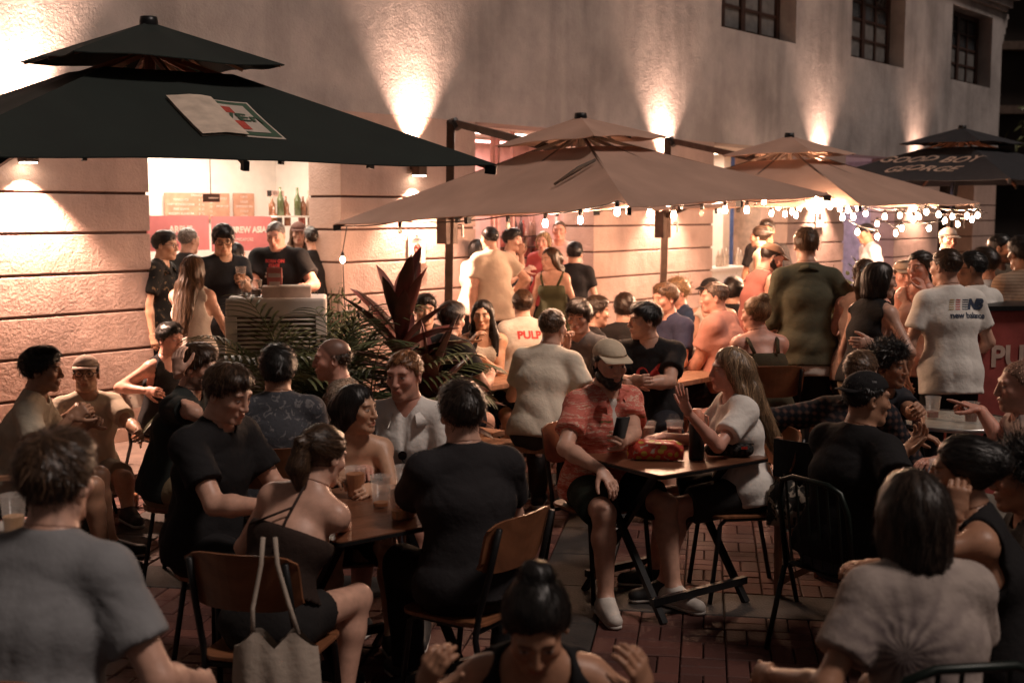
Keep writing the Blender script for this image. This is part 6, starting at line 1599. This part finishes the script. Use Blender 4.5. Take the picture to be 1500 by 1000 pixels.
th, w, h = plate('menu_board', 'orange menu board with white price lines behind the shop counter', 'menu', 240, 282, 336, 322, 3.17, M_ORNG)
for i, tx in enumerate(('MANGO ALE', 'FAIRY BLENDED CIDER', 'PINK GUAVA', 'MODERN ISLAND IPA', 'TASMANIAN RIPTIDE')):
    wall_text(th, tx, h * .115, -w * .26, h * (.24 - .17 * i), M_LET); wall_text(th, '8  12', h * .115, w * .05, h * (.24 - .17 * i), M_LET); wall_text(th, '15', h * .115, w * .20, h * (.16 - .17 * i), M_LET)
wall_text(th, 'DRAUGHT', h * .13, w * .0, h * .41, M_LET); wall_text(th, 'BOTTLE', h * .12, w * .38, h * .3, M_LET); wall_text(th, 'FROM TAP', h * .12, w * .38, h * .0, M_LET)
th, w, h = plate('menu_board', 'narrow orange menu board beside the wide one', 'menu', 341, 283, 372, 322, 3.17, M_ORNG)
for i, tx in enumerate(('CANS', 'LAGER', 'SEASONAL IPA', 'STOUT', 'CIDER')): wall_text(th, tx, h * .12, 0, h * (.36 - .18 * i), M_LET)
th, w, h = plate('unit_sign', 'dark and pink number sign inside the shop', 'sign', 390, 279, 415, 288, 2.6, plain('sign_pinkish', (.55, .36, .30), .6))
wall_text(th, '01-30', h * .8, w * .12, 0, M_INK); o = MB().box((-w/2, -.016, -h/2), (-w/2 + w * .25, -.0125, h/2)).build('mark', M_INK, th); o.rotation_euler = (0, 0, WROT)
th, w, h = plate('banner', 'pink banner lettered ARPUS inside the beer shop', 'banner', 214, 316, 306, 366, 1.55, M_PINKB)
wall_text(th, 'ARPUS', h * .27, .02, h * .10, M_LET, bold=.004); wall_text(th, 'LATVIA', h * .13, .0, -h * .18, M_LET)
th, w, h = plate('banner', 'pink banner lettered BREW ASIA inside the beer shop', 'banner', 309, 317, 397, 366, 1.55, M_PINKB)
wall_text(th, 'T BREW ASIA', h * .25, w * .06, h * .10, M_LET, bold=.004); wall_text(th, 'SINGAPORE', h * .13, w * .02, -h * .18, M_LET)
th, w, h = plate('hanging_sign', 'small dark sign hanging from the shop ceiling', 'sign', 297, 284, 321, 296, .9, plain('sign_brown', (.10, .05, .04), .6))
o = MB().tube([(0, -.005, h/2), (0, -.005, 2.86 - (th.location.z))], .004, 6).build('rod', M_BLACK, th); o = MB().box((-w * .2, -.015, -.006), (w * .4, -.0125, .006)).build('arrow', M_LET, th); o.rotation_euler = (0, 0, WROT)
# counter and bottle shelves
def shelf(label, px0, px1, pys, t, mat, nb, grp, blabel, dp=.2):
    for si, py in enumerate(pys):
        lev = (('lower', 'upper') if len(pys) == 2 else ('top', 'middle', 'bottom'))[si]
        u0, z = hit(px0, py, t); u1, _ = hit(px1, py, t)
        th = thing('shelf', lev + ' ' + label, 'shelf', wp((u0 + u1) / 2, t, z), group=grp + ' shelves')
        o = MB().box((-(u1-u0)/2, -dp/2, -.02), ((u1-u0)/2, dp/2, 0)).build('board', mat, th); o.rotation_euler = (0, 0, WROT)
        o = MB().box((-(u1-u0)/2 + .05, dp/2 - .01, -.12), (-(u1-u0)/2 + .07, dp/2, -.02)).build('bracket', mat, th); o.rotation_euler = (0, 0, WROT)
        for i in range(nb):
            if rng.random() < .12: continue
            hh = rng.uniform(.2, .32); key = ('bot', int(rng.integers(0, 5)))
            if key not in PROTO: PROTO[key] = bottle_mesh(rng.uniform(.2, .32), rng.uniform(.028, .042))
            b = link('bottle', PROTO[key], None, loc=tuple(wp(u0 + (u1 - u0) * (i + .5) / nb, t - rng.uniform(-.03, .05), z + .001)))
            c_ = [(.25, .10, .05), (.10, .12, .05), (.45, .30, .22), (.5, .15, .12), (.05, .04, .04)][key[1]]
            b.data.materials.clear() if False else None
            if not b.data.materials: b.data.materials.append(plain('glass_%d' % key[1], c_, .15, spec=.6))
            tag(b, ['amber', 'olive green', 'cream', 'red', 'black'][key[1]] + ' bottle on the ' + lev + ' ' + blabel, 'bottle', grp)
shelf('white bottle shelf in the beer shop', 397, 470, (331, 316), 2.2, M_ROOM, 9, 'beer shop bottles', 'white shelf of the beer shop')
shelf('dark bottle shelf in the pink-lit bar', 734, 800, (346, 362, 378), 2.85, M_WOODD, 9, 'bar bottles', 'dark shelf of the pink-lit bar')
ct = WB(); u0 = uof(222, 1.7); u1 = uof(468, 1.7)
th = thing('counter', 'dark shop counter behind the standing drinkers', 'counter', wp((u0 + 3.9) / 2, 1.75, .12)); o = MB().box((-(3.9-u0)/2, -.25, 0), ((3.9-u0)/2, .25, 1.0)).build('cabinet', M_WOODD, th); o.rotation_euler = (0, 0, WROT); o = MB().box((-(3.9-u0)/2 - .03, -.29, 1.001), ((3.9-u0)/2, .27, 1.04)).build('counter_top', M_PINE, th); o.rotation_euler = (0, 0, WROT)
th = thing('bar_counter', 'bar counter with a white tray in the pink-lit bar', 'counter', wp(6.3, 1.0, .12)); o = MB().box((-1.2, -.22, 0), (1.2, .22, 1.0)).build('cabinet', M_WOODD, th); o.rotation_euler = (0, 0, WROT); o = MB().box((-1.24, -.26, 1.001), (1.24, .26, 1.04)).build('counter_top', M_STEEL, th); o.rotation_euler = (0, 0, WROT)
th = thing('drinks_counter', 'brightly lit cream counter in the third doorway', 'counter', wp(9.9, .6, .12)); o = MB().box((-.9, -.22, 0), (.9, .22, 1.0)).build('cabinet', M_ROOM, th); o.rotation_euler = (0, 0, WROT); o = MB().box((-.93, -.25, 1.001), (.93, .25, 1.04)).build('counter_top', M_ROOM, th); o.rotation_euler = (0, 0, WROT)
for nm, px, m, w in (('column', 1055, M_ROOM, .22), ('column', 1069, plain('blue_paint', (.10, .20, .55), .5), .09)):
    u, _ = hit(px, 340, 1.4 + w * .3); th = thing(nm, ('white' if w > .1 else 'blue') + ' column inside the third doorway', 'column', wp(u, 1.4 + w * .3, .119)); o = MB().box((-w/2, -w/2, 0), (w/2, w/2, 2.78)).build('shaft', m, th, bevel=.004); o.rotation_euler = (0, 0, WROT); o = MB().box((-w/2-.02, -w/2-.02, 0), (w/2+.02, w/2+.02, .08)).build('plinth', m, th); o.rotation_euler = (0, 0, WROT)
for px in (1052, 1057, 1064, 1081, 1085): 
    u, z = hit(px, 380, .6); b = link('bottle', bottle_mesh(rng.uniform(.2, .28), .035), plain('glass_clear', (.6, .5, .42), .15), loc=tuple(wp(u, .6, 1.161))); tag(b, {1052: 'bottle nearest the pillar', 1057: 'second bottle from the pillar', 1064: 'third bottle from the pillar', 1081: 'bottle just past the blue column', 1085: 'last bottle past the blue column'}[px] + ' on the lit cream counter', 'bottle', 'counter bottles')
for i in range(4):                                                  # steel and red posts dividing the bar doorway
    u, z = hit((722, 729, 751, 816)[i], 320, .7); th = thing('door_mullion', ('first', 'second', 'third', 'fourth')[i] + ' thin pink upright of the bar doorway counting from the parasol mast', 'post', wp(u, .7, .119), group='bar doorway uprights'); o = MB().box((-.02, -.02, 0), (.02, .02, 2.78)).build('upright', plain('pink_paint', (.70, .42, .40), .4), th); o.rotation_euler = (0, 0, WROT); o = MB().box((-.03, -.03, 0), (.03, .03, .04)).build('foot', M_STEEL, th)
# parasol prints
def cam_hit(can, th, px, py):
    bv = BVHTree.FromPolygons([tuple(v.co) for v in can.data.vertices], [tuple(p.vertices) for p in can.data.polygons])
    h_ = bv.ray_cast(Vector(A(0, 0, CAM_H) - A(*th.location)), Vector(nrm(ray(px, py))), 60)
    return A(*h_[0]) + A(*th.location) if h_[0] is not None else None
q = [cam_hit(can1, U1, *p) for p in ((242, 144), (362, 152), (419, 205), (297, 201))]
if all(v is not None for v in q):
    c = sum(q) / 4; xd = (q[1] - q[0] + q[2] - q[3]) / 2; yd = (q[0] - q[3] + q[1] - q[2]) / 2; w, h = np.linalg.norm(xd), np.linalg.norm(yd)
    sk = (yd @ nrm(xd))                                            # the patch leans with the canopy
    def skew(me):
        for v in me.vertices: v.co.x += sk * v.co.y / h
        return me
    def pq(x0, y0, x1, y1, th_): return skew(quad([(x0 * w/2, y0 * h/2), (x1 * w/2, y0 * h/2), (x1 * w/2, y1 * h/2), (x0 * w/2, y1 * h/2)], th_))
    M_PATCH = plain('patch_white', (.52, .44, .37), .8, var=.15); M_PG = plain('patch_green', (.05, .09, .055), .8); M_PR = plain('patch_red', (.42, .06, .04), .8); M_PO = plain('patch_sheet', (.62, .50, .40), .8, var=.2, bump=.4, bscale=14)
    for args, m, lf_ in (((-1, -1, 1, 1), M_PATCH, .004), ((-.94, -.92, .94, .92), M_PG, .007), ((-.78, -.74, .76, .74), M_PATCH, .010), ((-.25, .25, .35, .58), M_PR, .013), ((.02, -.65, .35, -.18), M_PR, .013)):
        on_canopy(can1, U1, pq(*args, 0.0), m, c, xd, yd, 'logo_patch', lf_)
    on_canopy(can1, U1, skew((lambda me: me)(text_mesh('VEn', h * .28, .0, bold=.003))), M_PG, c + xd * .19, xd, yd, 'lettering', .016)
    on_canopy(can1, U1, pq(-1.0, -1.0, .08, 1.0, 0.0), M_PO, c, xd, yd, 'cover_sheet', .019)
q = [cam_hit(can4, U4, *p) for p in ((1312, 232), (1412, 232), (1400, 252), (1306, 252))]
if all(v is not None for v in q):
    c = sum(q) / 4; xd = q[1] - q[0]; yd = (q[0] - q[3] + q[1] - q[2]) / 2; w, h = np.linalg.norm(xd), np.linalg.norm(yd)
    for tx, dy in (('GOOD BOY', .28), ('GEORGE', -.28)):
        on_canopy(can4, U4, text_mesh(tx, h * .52, 0, italic=.25, bold=.004), plain('letter_tan', (.50, .36, .28), .7), c + yd * dy * 1.25 - xd * (.0 if dy > 0 else .06), xd, yd, 'lettering', .01)
q = [cam_hit(can2, U2, *p) for p in ((872, 240), (812, 276))]
if all(v is not None for v in q): 
    o = MB().tube([tuple(a - A(*U2.location) + A(0, -.01, .03)) for a in (q[0], q[0] * .6 + q[1] * .4 + UP * .01, q[1])], [.012, .02, .010], 6).build('tie_strap', plain('strap_grey', (.10, .075, .06), .9), U2, smooth=True)
# prints on shirts
M_PW = plain('print_white', (.60, .56, .52), .7); M_PB = plain('print_blue', (.08, .12, .22), .7); M_PNV = plain('print_navy', (.03, .045, .08), .7); M_PRD = plain('print_red', (.50, .05, .045), .7)
def back_print(key, me, mat, dx, dz, part='shirt', front=False):
    J = P[key]; s = -1 if front else 1
    return print_on(J, part, me, mat, J['chest'] + J['r2'] * dx * s + J['spine'] * dz, J['r2'] * s, J['spine'])
def rect(w, h): return quad([(-w/2, -h/2), (w/2, -h/2), (w/2, h/2), (-w/2, h/2)])
back_print('M1', text_mesh('Mo˙rn' if False else 'Mo.rn', .085, 0, bold=.004), M_PW, .0, .085)
for i in range(6): back_print('M1', rect(.20 - .015 * i, .014), M_PB if i % 2 else plain('print_sky', (.22, .32, .42), .7), -.03, .02 - .028 * i)
back_print('M3', text_mesh('PULP', .085, 0, bold=.004), M_PRD, .02, .07)
back_print('M23', text_mesh('new balance', .052, 0, bold=.0015), M_PNV, .07, .035)
back_print('M23', text_mesh('NB', .085, 0, italic=.35, bold=.006, spacing=.8), M_PNV, .12, .105)
for r_ in range(5):
    for c_, (m, x0) in enumerate(((plain('print_gold', (.50, .36, .14), .7), -.045), (M_PRD, -.005), (M_PNV, .045))): back_print('M23', rect(.030 + .012 * (c_ == 2), .006), m, x0 + .004 * r_, .075 + .015 * r_)
back_print('L4', text_mesh('sea on', .055, 0, italic=.3), M_PW, .03, .05, front=True); back_print('L4', text_mesh('NSK', .055, 0, italic=.3), M_PW, .04, -.01, front=True)
back_print('D6', text_mesh('BORN ON', .038, 0, bold=.002), M_PRD, 0, .13, front=True); back_print('D6', text_mesh('STAGE', .034, 0, bold=.002), M_PRD, 0, .095, front=True)
crest = MB()
for k_ in range(9):
    a = k_ / 8 * math.pi; crest.add([(math.cos(a) * .03, math.sin(a) * .03, 0), (math.cos(a - .13) * .085, math.sin(a - .13) * .085 , 0), (math.cos(a + .13) * .085, math.sin(a + .13) * .085, 0)], [(0, 1, 2)])
crest.add([(-.06, -.06, 0), (.06, -.06, 0), (.045, -.02, 0), (-.045, -.02, 0)], [(0, 1, 2, 3)]); crest.add([(-.02, -.02, 0), (.02, -.02, 0), (.03, .03, 0), (0, .05, 0), (-.03, .03, 0)], [(0, 1, 2, 3, 4)])
back_print('D6', crest.mesh('crest'), plain('print_silver', (.34, .29, .26), .7), 0, .0, front=True); back_print('D6', text_mesh('ROCK YOU ALL', .022, 0, bold=.001), M_PW, 0, -.10, front=True)
blob = MB()
for cx, cy, rr in ((-.035, .0, .042), (.045, -.005, .035)): blob.add([(cx + rr * math.cos(a), cy + rr * 1.15 * math.sin(a), 0) for a in np.linspace(0, 2 * math.pi, 14, endpoint=False)], [tuple(range(14))])
blob.add([(.03, .03, 0), (.06, .02, 0), (.085, .085, 0)], [(0, 1, 2)]); blob.add([(-.05, -.065, 0), (.05, -.065, 0), (.05, -.05, 0), (-.05, -.05, 0)], [(0, 1, 2, 3)])
back_print('M8', blob.mesh('fruit'), M_PRD, 0, .02, front=True)
for i in range(5): back_print('L1', rect(.028, .024), plain('print_grey', (.14, .13, .13), .7), -.06 + .03 * i if False else 0.02, .13 - .065 * i)
# ------------------------------------------------------------------ string lights
M_BULB = plain('bulb_glow', (1, .9, .75), .3, emit=(1.0, .58, .36), es=1150); M_BULBOFF = plain('bulb_clear', (.5, .42, .36), .1, alpha=.6)
bulb_me = MB().lathe([(.001, -.024), (.012, -.021), (.018, -.010), (.0195, .0), (.017, .012), (.011, .026), (.010, .034)], 12).mesh('bulb', True)
sock_me = MB().lathe([(.013, .03), (.015, .034), (.015, .07), (.001, .072)], 10).mesh('socket', True)
def string(label, pts, ends=(), unlit=()):
    pts = [at(*p) for p in pts]; th = thing('string_light', label, 'string lights', tuple(pts[0]))
    o = A(*pts[0]); line = []
    allp = ([at(*ends[0])] if ends and ends[0] else []) + [p + UP * .075 for p in pts] + ([at(*ends[1])] if len(ends) > 1 and ends[1] else [])
    for a, b in zip(allp[:-1], allp[1:]):
        for i in range(5): t = i / 5; line.append(a + (b - a) * t - UP * .06 * np.linalg.norm(b - a) * t * (1 - t) * 1.5 - o)
    line.append(allp[-1] - o)
    MB().tube(line, .005, 5).build('cable', M_BLACK, th, smooth=True)
    for i, p in enumerate(pts):
        b = link('bulb', bulb_me if i not in unlit else bulb_me.copy(), None, th, tuple(p - o))
        if i in unlit: b.data.materials.clear(); b.data.materials.append(M_BULBOFF)
        elif not b.data.materials: b.data.materials.append(M_BULB)
        s = link('socket', sock_me, M_BLACK, b)
    return th
string('string of mostly lit bulbs along the near brown parasol edge', [(586, 338, 9.9), (744, 331, 9.2), (799, 328, 8.9), (850, 323, 8.6), (904, 311, 8.35), (952, 313, 8.8), (987, 316, 9.1), (1028, 313, 9.45), (1062, 308, 9.8), (1094, 308, 10.1)], [(500, 331, 10.3), (1180, 292, 10.7)], (0, 1, 7))
string('string of lit bulbs on the left edge of the ringed parasol', [(1119, 296, 11.6), (1130, 313, 12.6), (1150, 314, 12.7), (1160, 310, 12.4), (1171, 305, 12.2), (1185, 303, 12.0), (1196, 294, 11.6)], [(1105, 300, 11.0), (1200, 290, 11.4)])
string('string of lit bulbs along the right edge of the ringed parasol', [(1210, 294, 11.4), (1230, 306, 11.7), (1234, 319, 11.8), (1250, 318, 12.0), (1338, 322, 12.4), (1357, 311, 12.6), (1375, 315, 12.8), (1395, 318, 13.0), (1416, 317, 13.2), (1432, 316, 13.4)], [(1196, 292, 11.3), (1446, 312, 13.5)])
string('low string of lit bulbs sagging in front of the kitchen doorway', [(1256, 340, 13.2), (1285, 347, 13.5), (1285, 328, 13.9), (1312, 342, 14.0), (1321, 335, 14.2), (1361, 335, 14.4), (1403, 329, 14.2)], [(1240, 320, 13.0), (1440, 318, 13.9)])
string('single lit bulb on a drop cable at the pillar corner', [(502, 381, 10.9)], [(508, 332, 10.9), (505, 450, 10.95)])

string('second string of lit bulbs under the ringed parasol canopy', [(1140, 304, 12.9), (1166, 316, 13.0), (1190, 311, 12.8), (1216, 303, 12.3), (1242, 308, 12.4), (1268, 313, 12.6), (1296, 318, 12.9), (1318, 316, 13.1), (1346, 318, 13.3), (1384, 324, 13.5), (1424, 322, 13.6)], [(1120, 298, 12.6), (1442, 314, 13.6)])
# ------------------------------------------------------------------ plants
def palm(label, base, n, L, h0, spread, wdt=.5, seed=1):
    R_ = np.random.default_rng(seed); th = thing('areca_palm', label, 'plant', tuple(base))
    pot(th, .17, .30, M_DPOT)
    for i in range(n):
        a = 2 * math.pi * i / n + R_.uniform(-.3, .3); el = R_.uniform(.75, 1.35)
        d = nrm(A(math.cos(a) * math.cos(el), math.sin(a) * math.cos(el), math.sin(el))); p = A(.03 * math.cos(a), .03 * math.sin(a), .28)
        Lf = L * R_.uniform(.75, 1.1); pts = [p]; dd = d; m = MB(); N = 22
        for k in range(N): dd = nrm(dd - UP * (spread / N) * (k / N) * 2.0); pts.append(pts[-1] + dd * Lf / N)
        m.tube(pts[::2], [.009 * (1 - .8 * j / (len(pts[::2]))) for j in range(len(pts[::2]))], 5)
        for k in range(5, N + 1):
            dv = nrm(pts[k] - pts[k - 1]); sd = nrm(np.cross(dv, UP)); ll = .30 * math.sin(math.pi * (k - 3) / (N - 1)) ** .6 * L
            for s in (-1, 1): leaf_blade(m, pts[k], nrm(sd * s * .85 + dv * .7 + UP * .15), UP, ll * R_.uniform(.85, 1.1), .022, .7, .3, 4)
        m.build('frond', M_PALM, th, smooth=True)
    return th
palm('feathery areca palm in front of the air cooler', A(*at(452, 560, 8.1)[:2], 0), 24, 1.32, .3, 1.5, seed=3)
palm('low dark palm between the balding man and the red-leaved plant', A(*at(530, 560, 7.9)[:2], 0), 20, 1.15, .3, 1.6, seed=5)
def cordyline(label, base, h, n, seed=2):
    R_ = np.random.default_rng(seed); th = thing('cordyline', label, 'plant', tuple(base)); pot(th, .20, .34, M_TERRA)
    MB().tube([(0, 0, .28), (.01, .01, h * .6), (0, 0, h * .82)], [.022, .018, .012], 8).build('stem', M_STEM, th, smooth=True)
    for i in range(n):
        t = i / n; z = .50 + (h * .80 - .50) * t ** .8; a = i * 2.4 + R_.uniform(-.3, .3); el = .05 + 1.35 * t ** 1.6 + R_.uniform(-.15, .15)
        d = A(math.cos(a) * math.cos(el), math.sin(a) * math.cos(el), math.sin(el)); m = MB()
        leaf_blade(m, A(0, 0, z), d, nrm(UP - d * (d @ UP)) if abs(d[2]) < .97 else A(1, 0, 0), R_.uniform(.42, .60), R_.uniform(.10, .145), R_.uniform(.3, .9) * (1.25 - t), .22, 8, R_.uniform(-.2, .2))
        m.build('leaf', M_CORD, th, smooth=True)
    return th
cordyline('tall red-leaved cordyline plant with broad pointed leaves by the pillar', A(*at(588, 560, 8.05)[:2], 0), 1.52, 46)
cordyline('shorter dark cordyline clump beside the black lettered tee man', A(*at(630, 560, 7.9)[:2], 0), 1.02, 30, seed=9)
def bushy(name, label, base, h, r, n, mat, leaf, potr=.16, poth=.28, seed=1, z0=None):
    R_ = np.random.default_rng(seed); th = thing(name, label, 'plant', tuple(base)); pot(th, potr, poth, M_DPOT)
    st = MB(); lv = MB(); z0 = poth if z0 is None else z0
    for i in range(n):
        a = R_.uniform(0, 2 * math.pi); rr = r * math.sqrt(R_.random()); top = A(rr * math.cos(a), rr * math.sin(a), z0 + (h - z0) * R_.uniform(.45, 1.0) * (1 - .35 * (rr / r) ** 2))
        root = A(.3 * top[0], .3 * top[1], poth - .05); mid = (root + top) / 2 + A(*R_.normal(0, .03, 3)); st.tube([root, mid, top], [.006, .004, .002], 4)
        for k in range(leaf[2]):
            t = R_.uniform(.35, 1); p = root + (top - root) * t + A(*R_.normal(0, leaf[0] * .5, 3)); d = nrm(A(*R_.normal(0, 1, 3)) + UP * .4)
            leaf_blade(lv, p, d, nrm(np.cross(d, A(*R_.normal(0, 1, 3)))), leaf[0] * R_.uniform(.7, 1.3), leaf[1], .5, .2, 3)
    st.build('stems', M_STEM, th); o = lv.build('foliage', mat, th, smooth=True); o['kind'] = 'stuff'
    return th
bushy('fern_bush', 'fine-leaved pale green bush beside the pillar corner', A(*at(487, 480, 8.9)[:2], 0), 1.44, .27, 95, M_FERN, (.06, .015, 40), seed=4, z0=.7)
bushy('croton', 'small variegated croton shrub behind the ginger man', A(*at(648, 620, 7.0)[:2], 0), .95, .20, 34, foliage_mat('croton_leaf', (.06, .06, .025), (.42, .34, .18)), (.075, .036, 10), seed=6, z0=.45)
bushy('potted_shrub', 'leafy potted shrub near the standing group under the string lights', A(*at(1243, 430, 10.4)[:2], 0), 1.66, .28, 70, M_PALM, (.07, .036, 16), seed=8, z0=.6)
bushy('potted_shrub', 'low leafy shrub behind the pine bench', A(*at(1232, 450, 9.3)[:2], 0), 1.1, .25, 40, foliage_mat('shrub_red', (.06, .035, .022), (.16, .09, .06)), (.07, .03, 12), seed=11, z0=.4)
def tree(label, base, h, r, n, seed):
    R_ = np.random.default_rng(seed); th = thing('tree', label, 'tree', tuple(base))
    MB().tube([(0, 0, 0), (.1, .05, h * .35), (0, .1, h * .6)], [.16, .12, .07], 8).build('trunk', M_STEM, th, smooth=True)
    lm = MB(); lv = MB()
    for i in range(n):
        d = nrm(A(*R_.normal(0, 1, 3))) * r * R_.uniform(.35, 1) ; c = A(0, .1, h * .72) + d * A(1, 1, .75)
        if i % 6 == 0: lm.tube([(0, .1, h * .55), tuple((A(0, .1, h * .55) + c) / 2 + A(0, 0, .1)), tuple(c)], [.04, .025, .01], 5)
        for k in range(14):
            dd = nrm(A(*R_.normal(0, 1, 3)) - UP * .2); leaf_blade(lv, c + A(*R_.normal(0, .16, 3)), dd, nrm(np.cross(dd, A(*R_.normal(0, 1, 3)))), .22, .07, .7, .2, 3)
    lm.build('limb', M_STEM, th); o = lv.build('crown', M_PALM, th, smooth=True); o['kind'] = 'stuff'
    return th
tree('dark leafy tree beyond the navy parasol at the building end', (13.6, 27.5, 0), 5.6, 2.3, 200, 21)
# ------------------------------------------------------------------ dark street beyond the building
M_FARW = plain('far_wall', (.045, .036, .032), .9, var=.3, scale=.6)
fb = thing('far_building', 'dark building with banded floors beyond the street corner', 'building', (24, 44, 0))
MB().box((-14, 0, 0), (20, 12, 30)).build('wall', M_FARW, fb)
for i in range(9):
    z = 3.2 + i * 2.2
    MB().box((-14.3, -.5, z), (20, -.004, z + .28)).build('floor_band', plain('far_band', (.16, .11, .085), .9), fb)
    for j in range(8): MB().box((-12 + j * 3.4, -.10, z + .55), (-10.4 + j * 3.4, -.004, z + 1.9)).build('window', plain('far_glass', (.02, .02, .022), .2), fb)
MB().tube([(-2.4, -8, 0), (-2.4, -8, 12)], .09, 8).build('drain_pipe', M_BLACK, fb)
fb2 = thing('far_building', 'black warehouse block across the street behind the crowd', 'building', (16, 31, 0))
MB().box((0, 0, 0), (22, 6, 3.6)).build('wall', plain('far_wall_dark', (.03, .025, .023), .9, var=.3), fb2); MB().box((-.3, -.4, 3.6), (22, 6, 3.85)).build('parapet', M_FARW, fb2)
for j in range(5): MB().box((1 + j * 3, -.06, .02), (3.2 + j * 3, -.004, 2.5)).build('shutter', plain('shutter', (.05, .04, .036), .6), fb2)
# ------------------------------------------------------------------ things on the right
rc = thing('promo_counter', 'red promotion counter lettered PULP beside the striped tee man', 'counter', tuple(A(*at(1478, 480, 8.05)[:2], 0)), .12)
MB().box((-.36, -.2, 0), (.36, .2, 1.33)).build('panel', plain('promo_red', (.36, .075, .065), .6), rc, bevel=.01); MB().box((-.39, -.23, 1.331), (.39, .23, 1.36)).build('counter_top', M_BLACK, rc)
o = link('lettering', text_mesh('PULP', .19, .001, bold=.006), plain('promo_cream', (.62, .46, .38), .6), rc); o.location = (-.02, -.204, 1.03); o.rotation_euler = (math.pi / 2, 0, 0)
gr = thing('grill', 'black box grill with steel lid in front of the kitchen pillar', 'grill', tuple(A(*at(1296, 400, 12.2)[:2], 0)), math.radians(20))
MB().box((-.42, -.28, .62), (.42, .28, 1.02)).build('firebox', M_BLACK, gr, bevel=.01); MB().box((.10, -.29, 1.021), (.43, .26, 1.40)).build('hood', M_BLACK, gr, bevel=.01); MB().box((.14, -.297, 1.30), (.30, -.291, 1.35)).build('name_plate', M_STEEL, gr)
for s in (-1, 1):
    for q in (-1, 1): MB().bar((s * .38, q * .24, 0), (s * .38, q * .24, .62), .04, .04).build('leg', M_BLACK, gr)
sb = thing('notice_sign', 'small white notice on the far grooved pillar', 'sign', tuple(wp(12.1, -.012, 1.9))); o = MB().box((-.12, -.012, -.17), (.12, 0, .17)).build('board', M_SIGNW, sb); o.rotation_euler = (0, 0, WROT); o = MB().box((-.07, -.016, -.05), (.07, -.0125, .05)).build('print', M_INK, sb); o.rotation_euler = (0, 0, WROT)

bpy.data.scenes.remove(TMP)
